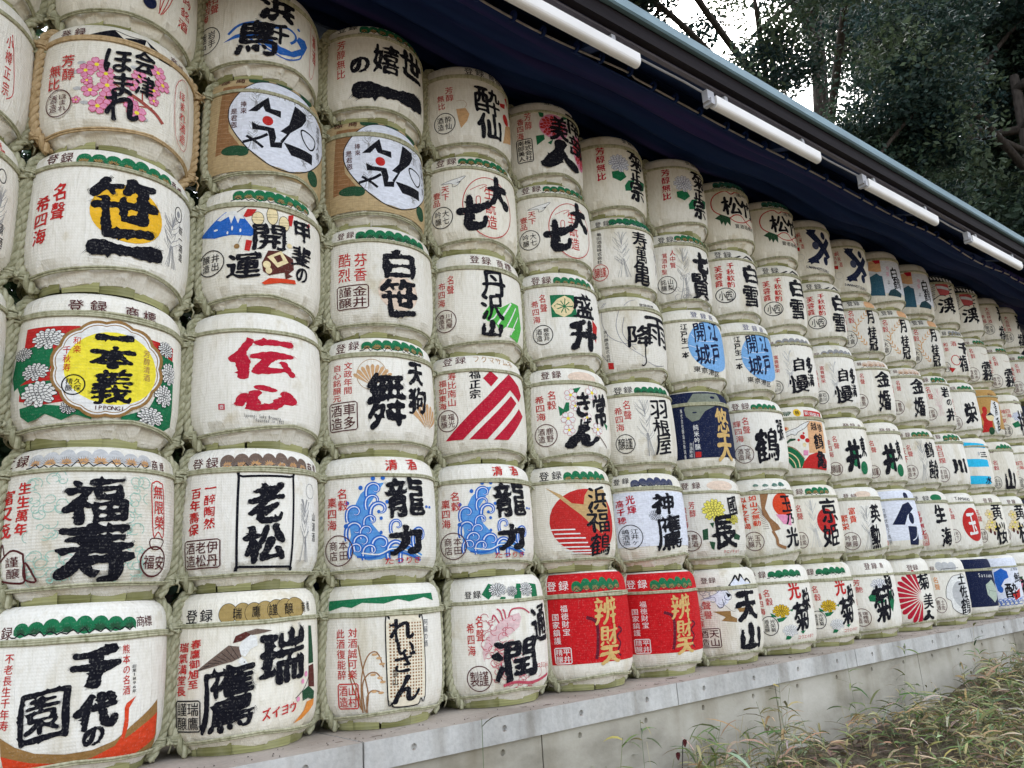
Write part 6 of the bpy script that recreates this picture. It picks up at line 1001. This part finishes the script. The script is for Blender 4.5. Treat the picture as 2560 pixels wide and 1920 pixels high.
PINES = dict(g=('G', 'GD2', 'K'), g2=('G', 'DG', 'K'), g3=('G', 'GL', 'RD'), o=('LN', 'OR2', 'K'), n=('BM2', 'OR2', 'K'), t=('G', 'TG', 'K'), t2=('G', 'GD2', 'K'), t3=('TG', 'DG', 'K'), t4=('G', 'G', 'K'), d=('G', 'DG', 'K'), p=('NV2', 'NV2', 'K'), gr=('N', 'GL', 'K'), po=('PO', 'PO2', 'K'))
def do_pine(P, s0, s1, tc, h, sch):
    c0, c1, c2 = PINES[sch]; n = max(4, int(abs(s1 - s0) / .095) + 1)
    r = random.Random(int(s0 * 1000) + len(sch)); h = min(.135, max(.108, h)); tb = min(.864, max(.818, tc - h * .5)); w = (s1 - s0) / n
    cen = [s0 + w * (i + .5) for i in range(n)]; hs = [h * (.80 + .2 * math.sin(math.pi * (i + .5) / n)) * r.uniform(.86, 1.0) for i in range(n)]
    top = []
    for i in range(n):
        for q in range(9): ang = math.pi * (1 - q / 8); top.append((cen[i] + w * .54 * math.cos(ang), tb + h * .12 + (hs[i] - h * .12) * (.42 + .58 * math.sin(ang))))
    bot = [(s1 + (s0 - s1) * i / (n * 2), tb + h * ((.40, .02)[(i // 2) % 2] if i % 2 else .12) + r.uniform(-.05, .05) * h) for i in range(n * 2 + 1)]
    P.shape([orient(top + bot)], c0, 'header_picture')
    blobs = []
    for i in range(n):                                    # brushed inner needles: ragged fans, each a little different
        lp = []; m_ = 18; rr = min(w * .5, hs[i] * .6) * r.uniform(.75, 1.05)
        for q in range(m_ + 1): ang = math.pi * (1.06 - 1.12 * q / m_); k = rr * (1 if q % 2 else .62) * r.uniform(.8, 1.1); lp.append((cen[i] + math.cos(ang) * k, tb + h * .20 + math.sin(ang) * k * .95))
        lp.append((cen[i], tb + h * .12)); blobs.append(orient(lp))
    P.shape(blobs, c1, 'header_picture')
    nd = []
    for i in range(n):
        for q in range(11):
            ang = math.pi * (.05 + .9 * q / 10) + r.uniform(-.05, .05); l = min(w * .54, hs[i] * .8)
            nd += [orient(x) for x in stroke([(cen[i] + math.cos(ang) * l * .15, tb + h * .18 + math.sin(ang) * l * .1), (cen[i] + math.cos(ang) * l, tb + h * .18 + math.sin(ang) * l * .95)], .0022, sm=1)]
    P.shape(nd, 'DG' if sch[0] in 'gtd' else 'N2', 'header_picture')
    zz = [(s0 - .015, tb + h * .02)]
    for i in range(n * 3): zz.append((s0 + (s1 - s0) * (i + r.uniform(.3, .7)) / (n * 3), tb + h * (r.uniform(.12, .34) if i % 2 else r.uniform(-.04, .08))))
    P.shape([orient(x) for x in stroke(zz, .008, sm=1)], c2, 'header_picture')
def do_chrys(P, s, t, a, b2, c, o):
    for ring, (n, k, l) in enumerate(((15, .70, .34), (13, .50, .32), (10, .32, .28), (6, .14, .24))):
        fills, lines = [], []
        for i in range(n):
            q = 2 * math.pi * i / n + ring * .3 + .2 * math.sin(i * 3.1); cx, cy = s + math.cos(q) * a * k, t + math.sin(q) * b2 * k
            e = [];
            for j in range(10):
                w = 2 * math.pi * j / 10; u = math.cos(w) * l; v_ = math.sin(w) * l * .52
                e.append((cx + (u * math.cos(q) - v_ * math.sin(q)) * a, cy + (u * math.sin(q) + v_ * math.cos(q)) * b2))
            fills.append(orient(e)); lines += stroke(e, .0032, True, sm=2)
        P.shape(fills, c, 'picture'); P.shape(lines, o, 'picture')
def do_sakura(P, s, t, r, c, o):
    fills, lines = [], []; q0 = (s * 91) % 1.2
    for i in range(5):
        q = q0 + 2 * math.pi * i / 5; e = []
        for u, v_ in ((.06, 0), (.35, .30), (.8, .36), (1.0, .12), (.9, 0), (1.0, -.12), (.8, -.36), (.35, -.30)): e.append((s + (u * math.cos(q) - v_ * math.sin(q)) * r, t + (u * math.sin(q) + v_ * math.cos(q)) * r))
        fills.append(orient(e)); lines += stroke(e, .0034, True, sm=2)
    P.shape(fills, c, 'picture'); P.shape(lines, o, 'picture'); P.shape([circ(s, t, r * .24, n=8)], 'Y2', 'picture')
def do_feather(P, s, t0, t1, w, c):
    r = random.Random(int(s * 999 + t0 * 77)); L = []; h = t0 - t1
    for i in range(22):
        f = r.random(); sd_ = r.choice((-1, 1)); y = t0 - h * (.10 + .55 * f); dx = sd_ * w * r.uniform(.2, .5)
        L += [orient(x) for x in stroke([(s, y - h * .10), (s + dx * .6, y - h * .02), (s + dx, y + h * r.uniform(.02, .12))], .0030, sm=4)]
    for i in range(9):
        dx = w * r.uniform(-.45, .45); L += [orient(x) for x in stroke([(s + dx * .2, t0 - h * .6), (s + dx * .5, t0 - h * .8), (s + dx, t1)], .0030, sm=4)]
    for i in range(7):
        dx = w * r.uniform(-.4, .4); L += [orient(x) for x in stroke([(s, t0 - h * .3), (s + dx * .3, t0 - h * .12), (s + dx, t0)], .0030, sm=4)]
    P.shape(L, c, 'picture')
def do_scrib(P, sa, ta, sb, tb, c, n, seed):
    r = random.Random(seed); L = []
    for i in range(n):
        cx, cy = r.uniform(sa, sb), r.uniform(tb, ta); rr = r.uniform(.012, .045); q0 = r.uniform(0, 6.3); span = r.uniform(2, 5.5)
        L += [orient(x) for x in stroke([(cx + rr * math.cos(q0 + span * k / 6), cy + rr * .9 * math.sin(q0 + span * k / 6)) for k in range(7)], .0042, sm=2)]
    P.shape(L, c, 'picture')
def do_curl(P, s, t, r, dirn):
    sp = [(s + r * dirn * (1.7 - .1 * k) * 0 + r * (1.05 - .085 * k) * math.cos(math.pi * .95 + -dirn * 0 - k * .52), t + r * (1.05 - .085 * k) * math.sin(math.pi * .95 - k * .52)) for k in range(11)]
    tail = [(s - r * 1.0, t - r * 1.25), (s - r * 1.12, t - r * .6)]
    P.shape([orient(x) for x in stroke(tail + sp, r * .58, taper=True, sm=3)], 'B', 'picture')
    P.shape([orient(x) for x in stroke(tail + sp, r * .15, taper=True, sm=3)], 'WB', 'picture')
def make_print(items):
    P = Print()
    texts = ('g', 'v')
    for it in items:
        k = it[0]
        if k == 'panel':
            _, s0, s1, t0, t1, c = it; P.shape([[(s0, t0), (s1, t0), (s1, t1), (s0, t1)]], c, 'printed_panel')
    for it in items:
        k = it[0]
        if k == 'p': P.shape([orient([tuple(q) for q in it[1]])], it[2], 'picture')
        elif k == 'l': P.shape([orient(x) if not it[4] else x for x in stroke(it[1], it[2], bool(it[4]), sm=4 if len(it[1]) > 2 else 1)], it[3], 'picture')
        elif k == 'e': P.shape([circ(it[1], it[2], it[3], it[4], 28)], it[5], 'picture')
        elif k == 'r': P.shape(stroke(circ(it[1], it[2], it[3], it[4], 30), it[5], True, sm=2), it[6], 'picture')
        elif k == 'pine': do_pine(P, *it[1:])
        elif k == 'ch': do_chrys(P, *it[1:])
        elif k == 'sa': do_sakura(P, *it[1:])
        elif k == 'fe': do_feather(P, *it[1:])
        elif k == 'sc': do_scrib(P, *it[1:])
        elif k == 'cu': do_curl(P, *it[1:])
        elif k == 'grid':
            a, b2, c_, d = [np.array(q) for q in it[1]]; L = []
            for i in range(it[2]):
                for j in range(it[3]):
                    def pt(u, v_): return tuple((a * (1 - u) + b2 * u) * (1 - v_) + (d * (1 - u) + c_ * u) * v_)
                    u0, u1, v0, v1 = (i + .2) / it[2], (i + .75) / it[2], (j + .2) / it[3], (j + .75) / it[3]
                    L.append(orient([pt(u0, v0), pt(u1, v0), pt(u1, v1), pt(u0, v1)]))
            P.shape(L, it[4], 'picture')
        elif k == 'wh':
            Q = smooth_path(it[1], 6); L = []
            for i in range(len(Q) - 1):
                d = Q[i + 1] - Q[i]; d = d / np.hypot(*d); n_ = np.array((-d[1], d[0]))
                for sd_ in (-1, 1):
                    base = Q[i]; tip = base - d * it[2] * .8 + n_ * sd_ * it[2] * .45; m1 = (base + tip) / 2
                    L.append(orient([tuple(base), tuple(m1 + n_ * it[2] * .13), tuple(tip), tuple(m1 - n_ * it[2] * .13)]))
            P.shape(L, it[3], 'picture')
        elif k == 'fan':
            _, s, t, r, a0, a1, n, c = it; L = []
            for i in range(n):
                q = math.radians(a0 + (a1 - a0) * (i + .5) / n); w = abs(math.radians(a1 - a0)) / n * .44
                L.append(orient([(s + math.cos(q) * r * .14, t + math.sin(q) * r * .14)] + [(s + math.cos(q + w * u) * r * v_, t + math.sin(q + w * u) * r * v_) for u, v_ in ((-.9, .8), (-.85, .92), (-.45, 1), (0, 1.02), (.45, 1), (.85, .92), (.9, .8))]))
            P.shape(L, c, 'picture')
    for it in items:
        k = it[0]
        if k == 'so':
            _, s, t, a, b2, cols, c = it
            P.shape(stroke(circ(s, t, a, b2, 32), .0075, True, sm=2), c, 'seal')
            if len(cols[0]) == 1:
                for j, ch in enumerate(cols): P.glyph(ch, s + a * (.38 if j == 0 else -.38), t, a * .74, b2 * 1.2, c, 'c', 'seal')
            else:
                for j, col in enumerate(cols):
                    n = len(col)
                    for i, ch in enumerate(col): P.glyph(ch, s + a * (.37 if j == 0 else -.37), t + b2 * .62 * (1 - 2 * (i + .5) / n) * 1.08, a * .64, b2 * 1.3 / n, c, 't', 'seal', False)
        elif k == 'sq':
            _, s, t, a, b2, cols, c = it
            rc = [(s - a * .88, t - b2), (s + a * .88, t - b2), (s + a, t - b2 * .88), (s + a, t + b2 * .88), (s + a * .88, t + b2), (s - a * .88, t + b2), (s - a, t + b2 * .88), (s - a, t - b2 * .88)]
            P.shape(stroke(rc, .0085, True, sm=1), c, 'seal'); m_ = len(cols)
            for j, col in enumerate(cols):
                n = len(col)
                for i, ch in enumerate(col): P.glyph(ch, s + a * .92 * (1 - 2 * (j + .5) / m_), t + b2 * .92 * (1 - 2 * (i + .5) / n), a * 1.75 / m_, b2 * 1.75 / n, c, 'c', 'seal', False)
        elif k == 'v': P.column(it[1], (it[2], it[3]), (it[4], it[5]), it[6], it[7], it[8], it[9], 'side_lettering')
        elif k == 'g':
            part = 'main_lettering' if it[7] in 'bm' else 'header_lettering'
            P.glyph(it[1], it[2], it[3], it[4], it[5], it[6], it[7], part, True, it[8] if len(it) > 8 else 0)
    return P.build('print')
LOOK = dict(plum='pink cherry blossoms and black script', wing='red wing lines and red script', sasa='huge black brush characters on a yellow sun', kiku_oval='white chrysanthemums round a yellow oval', fuku='two big black characters between pale green figures',
  sono='red and gold sash below black brush characters', edge_a='red script in a drawn outline', edge_b='grey phoenix and round crest', edge_c='red script on plain white', hama='blue waves under black brush script', oval='tan sides and a white oval with red dot', kaiun='blue mountain, lanterns and brown mallet',
  denshin='two loose crimson brush characters', oimatsu='black framed pair of characters and brown pines', hawk='swooping hawk, gold discs and black characters', sekino='one long black stroke under three characters', shirasasa='two black characters over peach circles', tengu='tan feather fans and black characters',
  dragon='blue curling waves and two black characters', reizan='lattice cartouche and green mountain strip', suisen='tan gourd and two black characters', daishichi='large red ring and black brush characters', tanzawa='bright green mountains and black script', fukumasa='red diagonal stripes and a red diamond',
  tsujun='red drawn phoenix and black character', nanbu='red peonies and four black characters', morimasu='green square crest and two black characters', kigen='white cherry blossom sprays and black kana', hamafuku='red sun crossed by a tan crane', benzai='bright red print with gold characters',
  kikumasa='white chrysanthemum and three black characters', jumangame='grey phoenix and slim black characters', amefuri='thin arcs and long tailed black characters', hane='tall grey plume and three black characters', shintaka='line drawn petals over two black characters',
  shichiken='grey phoenix, round seal and two characters', edo='pale blue disc behind dark script', navyblob='navy print, grey green blot and gold characters', kunino='yellow chrysanthemum and one big black character', tenzan='white crane, gold cloud and black characters', matsutake='red looped ribbon and bamboo leaves',
  shirayuki='oval seal and two blocky black characters', shime='one very large black crane character', tama='brown phoenix beside an orange sun', kogiku='red character above yellow chrysanthemum', jiman='grey header pines and paired black columns', tsurukame='flying crane, green arcs and red sun',
  kyohime='red sun behind two black characters', sawa='big navy cross emblem with four dots', well='black well-shaped character with green leaves', eikun='grey phoenix and red four-character motto', mizuho='white chrysanthemum with green leaves', gekko='orange laurel spray and three black characters',
  kinkon='peach header pines and two black characters', triangle='navy triangle emblem', kikubijin='half chrysanthemum fan in crimson', hakutsuru='dark blue tree and red mountain', kakurei='grey plume and two dense black characters', namaumi='green cloud header and two black characters',
  tosa='white scalloped medallion', iwanoi='pale pink plume and three characters', kawa='one black river character', tamano='upright red oval with white character', satsu='plain navy print with pale cube', kei='red panel with stripes and black character', senpuku='red rings and two black characters',
  ei='one black character and plain white field', cyan='three sky blue bands', kizakura='cream blossoms and two black characters', suigei='blue whale waves and red block', kiri='one dense black character and green header', tanfig='ochre print with red robed figure', yama='green pine over one black character',
  rose='pink rose and green leaf', plainred='two red columns and dark roof shade', yuiitsu='pale chrysanthemum and red columns')
PRINTS = {}
ROWW = {1: 'bottom', 2: 'second up', 3: 'third up', 4: 'fourth up', 5: 'fifth up', 6: 'top'}
COLW = ['cropped leftmost', 'first', 'second', 'third', 'fourth', 'fifth', 'sixth', 'seventh', 'eighth', 'ninth', 'tenth', 'eleventh', 'twelfth', 'thirteenth', 'fourteenth', 'fifteenth', 'sixteenth', 'seventeenth', 'last']
def barrel(c, r):
    cx, zb, sc, h = POSE[(c, r)]; d = USE[(c, r)]; q = random.Random(c * 31 + r * 7)
    root = empty('sake_barrel', (cx, q.uniform(-.012, .012), zb + .002), category='barrel', group='straw wrapped sake barrels stacked on the ledge')
    root.scale = (sc * q.uniform(.99, 1.008), sc * q.uniform(.985, 1.015), h / H_ * .998); root.rotation_euler = (math.radians(q.uniform(-.7, .7)), math.radians(q.uniform(-.7, .7)), math.radians(q.uniform(-1.2, 1.2)))
    root['label'] = 'barrel with %s, %s in %s stack' % (LOOK[d], ROWW[r], COLW[c])
    rm = MAT['rope_tan'] if (c, r) == (1, 5) else MAT['rope']
    sheet = obj('body', BODY1[c % 2] if r == 1 else BODY[(c + r) % 4], root); obj('folded_hem', HEM[(c * 2 + r) % 4], root)
    def roped(name, me, par=root):
        o = obj(name, me, par)
        if not me.materials: me.materials.append(MAT['rope'])
        if rm is not MAT['rope']: o.material_slots[0].link = 'OBJECT'; o.material_slots[0].material = rm
        return o
    roped('band_rope', (BAND1 if r == 1 else BAND)[(c + r) % 2]); roped('lower_rope', LOWER[0 if r == 3 and c < 3 else (3 if r == 1 else q.randrange(4))])
    kn = KNOTS[.80 if r == 1 else .84]
    for j, sd_ in enumerate((-1, 1)):
        so = roped('side_rope', SIDE[sd_][(c + r) % 2])
        for kk in kn[j * 2:j * 2 + 2]: roped('rope_knot', kk, so)
    if d not in PRINTS: PRINTS[d] = make_print(DES[d])
    for part, me in PRINTS[d]: obj(part, me, sheet)
    return root
for c in range(0, 18):
    for r in range(1, 7):
        if c == 0 and r < 3: continue
        if c == 17 and r < 5: continue
        if c == 16 and r < 3: continue
        barrel(c, r)
bpy.data.objects.remove(FONT_OBJ)

# ------------------------------------------------------------------ vegetation
def tinted(name, V, F, T, mat, smooth=False):
    me = bpy.data.meshes.new(name); me.from_pydata(V.tolist() if hasattr(V, 'tolist') else V, [], F.tolist() if hasattr(F, 'tolist') else F)
    at = me.color_attributes.new('tint', 'FLOAT_COLOR', 'POINT')
    at.data.foreach_set('color', np.concatenate([T, np.ones((len(T), 1))], 1).astype(np.float32).ravel())
    if smooth: me.polygons.foreach_set('use_smooth', [True] * len(me.polygons))
    me.materials.append(mat); me.update(); return me
def leaf_cloud(name, centers, radii, per, size, cols, seed, mat):
    """leaf sized faces spread through clumps"""
    g = np.random.default_rng(seed); V = []; T = []
    for (c, r) in zip(centers, radii):
        n = int(per)
        d = g.normal(size=(n, 3)); d /= np.linalg.norm(d, axis=1)[:, None]; rad = r * g.random(n) ** .45
        p = np.array(c) + d * rad[:, None] * np.array((1, 1, .62))
        ax = g.normal(size=(n, 3)); ax[:, 2] *= .6; ax /= np.linalg.norm(ax, axis=1)[:, None]
        b2 = np.cross(ax, g.normal(size=(n, 3))); b2 /= np.linalg.norm(b2, axis=1)[:, None] + 1e-9
        L = size * g.uniform(.6, 1.3, n)[:, None]; W = L * .24
        V.append(np.stack([p - ax * L * .5, p + b2 * W, p + ax * L * .5, p - b2 * W], 1).reshape(-1, 3))
        base = np.array(cols)[g.integers(0, len(cols))]; col = base * g.uniform(.7, 1.35, (n, 1))
        T.append(np.repeat(np.clip(col, 0, 1), 4, 0))
    V = np.concatenate(V); T = np.concatenate(T); F = np.arange(len(V)).reshape(-1, 4)
    return tinted(name, V, F, T, mat)
def limb_mesh(paths):
    mb = MB()
    for P, r0, r1 in paths:
        Q = smooth_path(P, 5); mb.tube([tuple(q) for q in Q], list(np.linspace(r0, r1, len(Q))), 8)
    return mb.build('trunk', True)
def make_tree(seed, base, height, spread, lean, nclump, per, leaf, cols, clump_r=(.7, 1.3)):
    g = random.Random(seed); paths = []; ends = []
    top = (lean[0], lean[1], height)
    trunk = [(0, 0, 0), (lean[0] * .2 + g.uniform(-.2, .2), lean[1] * .2, height * .3), (lean[0] * .55, lean[1] * .55, height * .6), top]
    paths.append((trunk, .34, .10))
    tp = smooth_path(trunk, 8)
    for k in range(13):
        i = int(len(tp) * g.uniform(.38, .97)); p = tp[min(i, len(tp) - 1)]; a = g.uniform(0, 6.28); l = spread * g.uniform(.55, 1.0)
        e = p + np.array((math.cos(a) * l, math.sin(a) * l, g.uniform(.1, .5) * l)); mid = p * .45 + e * .55 + np.array((g.uniform(-.3, .3), g.uniform(-.3, .3), g.uniform(-.1, .4)))
        paths.append(([tuple(p), tuple(mid), tuple(e)], .12 * g.uniform(.6, 1.2), .03)); ends.append((mid, e))
        for q in range(3):
            f = g.uniform(.3, 1); s0 = mid * (1 - f) + e * f; e2 = s0 + np.array((g.uniform(-1, 1), g.uniform(-1, 1), g.uniform(-.3, .8))) * spread * .28
            paths.append(([tuple(s0), tuple((s0 + e2) / 2 + np.array((0, 0, .1))), tuple(e2)], .04, .012)); ends.append((s0, e2))
    C, Rr = [], []
    for k in range(nclump):
        a, b2 = ends[g.randrange(len(ends))]; f = g.uniform(.25, 1.12); p = a * (1 - f) + b2 * f + np.array((g.uniform(-.5, .5), g.uniform(-.5, .5), g.uniform(-.35, .5)))
        C.append(p); Rr.append(g.uniform(*clump_r))
    return limb_mesh(paths), leaf_cloud('crown', C, Rr, per, leaf, cols, seed + 5, MAT['leaf'])
GREENS = [(.020, .040, .030), (.026, .050, .034), (.040, .066, .038), (.016, .036, .032), (.055, .078, .040)]
PALE = [(.075, .095, .05), (.06, .085, .045), (.09, .105, .055)]
tr1, cr1 = make_tree(3, None, 10.5, 5.4, (-1.0, -1.2), 420, 340, .10, GREENS, (.30, .8))
tr2, cr2 = make_tree(8, None, 12.0, 5.8, (-1.4, .6), 420, 340, .10, GREENS, (.30, .8))
tr3, cr3 = make_tree(21, None, 9.5, 4.2, (.3, -.5), 360, 330, .09, PALE, (.35, .85))
for t_ in (tr1, tr2, tr3): t_.materials.append(MAT['bark'])
TREES = [(13.5, 5.2, 10, tr1, cr1, 'large dark evergreen whose boughs spread above the middle of the eave'), (18.0, 1.5, 200, tr2, cr2, 'large dark evergreen at the right edge above the roof'),
         (19.5, 6.5, 120, tr1, cr1, 'dark evergreen standing farther back between the two nearer ones'), (11.0, 9.5, 60, tr2, cr2, 'dark evergreen behind the pale tree above the roof'),
         (9.2, 9.0, 0, tr3, cr3, 'paler yellow green tree at the left of the sky gap'), (26.0, 4.5, 30, tr1, cr1, 'distant dark evergreen filling the gap behind the branches')]
TREES += [(14.5, 9.0, 250, tr1, cr1, 'dark evergreen directly behind the middle of the roof')]
TREES = [t + (1.0,) for t in TREES] + [(22.0, 9.0, 20, tr1, cr1, 'tall evergreen in the back row, second from the left', 1.75), (29.0, -3.5, 260, tr1, cr1, 'tall evergreen in the back row at the right edge', 1.8),
          (34.0, 1.0, 50, tr2, cr2, 'tall far evergreen behind the right hand boughs', 2.1)]
for x, y, rz, t_, c_, lab, sc_ in TREES:
    root = empty('evergreen_tree', (x, y, -.3), label=lab, category='tree', group='trees above the roof'); root.rotation_euler = (0, 0, math.radians(rz)); root.scale = (sc_,) * 3
    obj('trunk', t_, root); obj('crown', c_, root)
# shrubs seen through the gaps at the left
g = random.Random(5)
for k, (x, y, zt) in enumerate([(-2.2, 2.4, 4.6), (-.6, 2.6, 4.8), (.9, 2.3, 4.8), (-1.4, 4.0, 6.2), (.4, 4.2, 6.2)]):
    C = [(g.uniform(-.75, .75), g.uniform(-.5, .5), g.uniform(.4, zt)) for _ in range(130)]
    me = leaf_cloud('foliage', C, [g.uniform(.3, .55)] * 130, 170, .10, [(.03, .062, .028), (.045, .085, .035), (.022, .05, .03)], 40 + k, MAT['leaf'])
    root = empty('evergreen_shrub', (x, y, -.3), label=['dark leafy shrub behind the leftmost cropped stack', 'dark leafy shrub showing between the first two stacks', 'dark leafy shrub behind the second full stack', 'taller leafy shrub farther back at the left edge', 'taller leafy shrub farther back behind the second gap'][k], category='shrub', group='shrubs behind the stacks')
    obj('foliage', me, root)
    tm = limb_mesh([([(0, 0, 0), (.1, .05, zt * .4), (0, 0, zt * .9)], .06, .015), ([(.05, 0, zt * .3), (.4, .1, zt * .55), (.5, .1, zt * .8)], .03, .01), ([(.05, 0, zt * .35), (-.4, .1, zt * .6), (-.5, -.1, zt * .85)], .03, .01)]); tm.materials.append(MAT['bark'])
    obj('stem', tm, root)

# bamboo grass on the bank below the ledge
SASA = [(.14, .19, .06), (.20, .24, .09), (.42, .35, .17), (.12, .16, .065), (.58, .51, .33), (.40, .34, .17), (.17, .19, .09), (.46, .38, .22)]
def blade(g, base, dirv, L, W, droop, V, F, T, col):
    """one folded lance leaf: five cross rows"""
    d = Vector(dirv).normalized(); side = d.cross(Vector((0, 0, 1)))
    if side.length < .1: side = Vector((1, 0, 0))
    side = (Matrix.Rotation(g.uniform(-.9, .9), 3, d) @ side.normalized()); p = Vector(base); o = len(V); n = 4
    for i in range(n + 1):
        f = i / n; w = W * (math.sin(math.pi * min(1, .12 + f * .88)) ** .7) * (1 if i < n else .05)
        V.append(tuple(p - side * w)); V.append(tuple(p + side * w)); T += [col, col]
        p = p + d * (L / n); d = (d + Vector((0, 0, -droop / n))).normalized()
    for i in range(n): F.append((o + i * 2, o + i * 2 + 1, o + i * 2 + 3, o + i * 2 + 2))
def culm(g, x, y, h, V, F, T, nl=6, cols=SASA, z0=None, leafL=(.08, .19)):
    z = ground_z(x, y) if z0 is None else z0; lean = Vector((g.uniform(-.35, .35), g.uniform(-.35, .25), 1)).normalized(); top = Vector((x, y, z)) + lean * h
    col = cols[g.randrange(len(cols))]; o = len(V)
    for i in range(3):
        p = Vector((x, y, z)) + lean * h * i / 2; w = .0016
        V.append((p.x - w, p.y, p.z)); V.append((p.x + w, p.y, p.z)); T += [tuple(c * .8 for c in col)] * 2
    F.append((o, o + 1, o + 3, o + 2)); F.append((o + 2, o + 3, o + 5, o + 4))
    for k in range(nl):
        f = g.uniform(.3, 1); p = Vector((x, y, z)) + lean * h * f; a = g.uniform(0, 6.28)
        cc = cols[g.randrange(len(cols))]; cc = tuple(min(.9, c * g.uniform(.75, 1.25)) for c in cc)
        blade(g, p, (math.cos(a), math.sin(a), g.uniform(-.1, .9)), g.uniform(*leafL), g.uniform(.0035, .0075), g.uniform(.5, 1.6), V, F, T, cc)
g = random.Random(12); V, F, T = [], [], []
cnt = 0
while cnt < 2300:
    x = 1.4 + 10.5 * g.random() ** 1.5; y = -.56 - 2.3 * g.random()
    dens = np.interp(x, [1.3, 1.9, 2.4, 3.0, 4, 12], [.05, .5, .8, 1, 1, 1])
    if g.random() > dens: continue
    if math.sin(x * 2.1 + 1) * math.sin(y * 2.9 + x) > .2 and g.random() < .8: continue
    culm(g, x, y, g.uniform(.08, .30), V, F, T, g.randrange(4, 9)); cnt += 1
for _ in range(95):
    culm(g, g.uniform(1.75, 3.4), g.uniform(-.80, -.52), g.uniform(.22, .46), V, F, T, g.randrange(3, 8), SASA, None, (.10, .24))
obj('bamboo_grass', tinted('bamboo_grass', V, F, np.array(T), MAT['grass']), None, None, kind='stuff', label='dry bamboo grass with straw and green blades covering the bank', category='grass')
V, F, T = [], [], []
for _ in range(9000):
    x = 1.2 + 11 * g.random() ** 1.2; y = -.46 - 2.6 * g.random(); a = g.uniform(0, 6.28)
    cc = [(.30, .24, .15), (.22, .16, .10), (.40, .34, .22), (.15, .11, .07)][g.randrange(4)]
    blade(g, (x, y, ground_z(x, y) + g.uniform(.004, .035)), (math.cos(a), math.sin(a), g.uniform(-.1, .25)), g.uniform(.04, .15), g.uniform(.003, .010), .3, V, F, T, tuple(c * g.uniform(.7, 1.2) for c in cc))
obj('leaf_litter', tinted('leaf_litter', V, F, np.array(T), MAT['grass']), None, None, kind='stuff', label='dead brown leaves lying on the bank', category='leaf litter')
# single sprigs that reach up against the wall and the ledge
def sprig(x, y, z0, h, n, lab, cols, L=(.07, .15)):
    V, F, T = [], [], []; gg = random.Random(int(x * 100)); culm(gg, 0, 0, h, V, F, T, n, cols, 0.0, L)
    obj('bamboo_sprig', tinted('bamboo_sprig', V, F, np.array(T), MAT['grass']), None, None, label=lab, category='plant', group='sprigs against the wall').location = (x, y, z0)
GRN = [(.16, .22, .07), (.24, .27, .10), (.42, .36, .15), (.12, .17, .07)]
for x, y, h, n, lab in [(1.42, -.50, .78, 5, 'drooping yellow green sprig hanging over the ledge below the phoenix barrel'), (2.05, -.56, .62, 9, 'green sprig against the wall below the red barrels'), (2.32, -.55, .55, 10, 'straw and green sprig right of the one under the red barrels'),
                        (1.95, -.62, .5, 8, 'low straw coloured sprig at the bottom edge'), (3.5, -.52, .46, 9, 'green sprig leaning on the wall under the yellow chrysanthemum barrels'), (4.35, -.5, .52, 8, 'upright thin sprig reaching the ledge joint'),
                        (4.9, -.52, .48, 10, 'green tuft with long blades below the half chrysanthemum barrel'), (6.1, -.52, .45, 10, 'tuft of blades touching the ledge far right')]:
    sprig(x, y, ground_z(x, y), h, n, lab, GRN)
V, F, T = [], [], []
mbs = MB(); mbs.tube([(0, 0, 0), (.02, 0, .12), (-.01, 0, .24), (.015, 0, .36)], .0025, 5); o0 = len(mbs.v)
st = empty('seedling', (2.62, -.53, ground_z(2.62, -.53)), label='thin seedling with dark red round leaves against the wall', category='plant')
mm = mbs.build('stem', True); mm.materials.append(MAT['bark']); obj('stem', mm, st)
for k, (dx, z) in enumerate([(.03, .35), (-.03, .30), (.035, .22), (-.03, .16), (.03, .10), (-.025, .06)]):
    mb = MB(); mb.add([(dx + .016 * math.cos(q), -.004 * math.sin(q * 2), z + .02 * math.sin(q)) for q in np.linspace(0, 2 * math.pi, 9)[:-1]], [tuple(range(8))])
    me = mb.build('leaf'); me.materials.append(MAT['fascia'] if k > 4 else ink('M')); obj('leaf', me, st)
# crumbs of soil and dead leaf on the ledge
V, F, T = [], [], []
g = random.Random(77)
for _ in range(330):
    x = -.5 + 9 * g.random(); y = -.425 + .16 * g.random(); a = g.uniform(0, 6.28)
    if g.random() < .8:
        s = g.uniform(.0015, .0045); o = len(V); z = .001
        V += [(x - s, y - s, z), (x + s, y - s * .6, z), (x + s * .5, y + s, z), (x, y, z + s)]; F += [(0 + o, 1 + o, 3 + o), (1 + o, 2 + o, 3 + o), (2 + o, o, 3 + o)]; T += [(.05, .04, .03)] * 4
    else: blade(g, (x, y, .004), (math.cos(a), math.sin(a), .02), g.uniform(.03, .09), g.uniform(.0015, .004), .1, V, F, T, (.13, .10, .07))
obj('ledge_debris', tinted('ledge_debris', V, F, np.array(T), MAT['grass']), None, None, kind='stuff', label='crumbs of soil and dead leaves scattered on the ledge', category='debris')
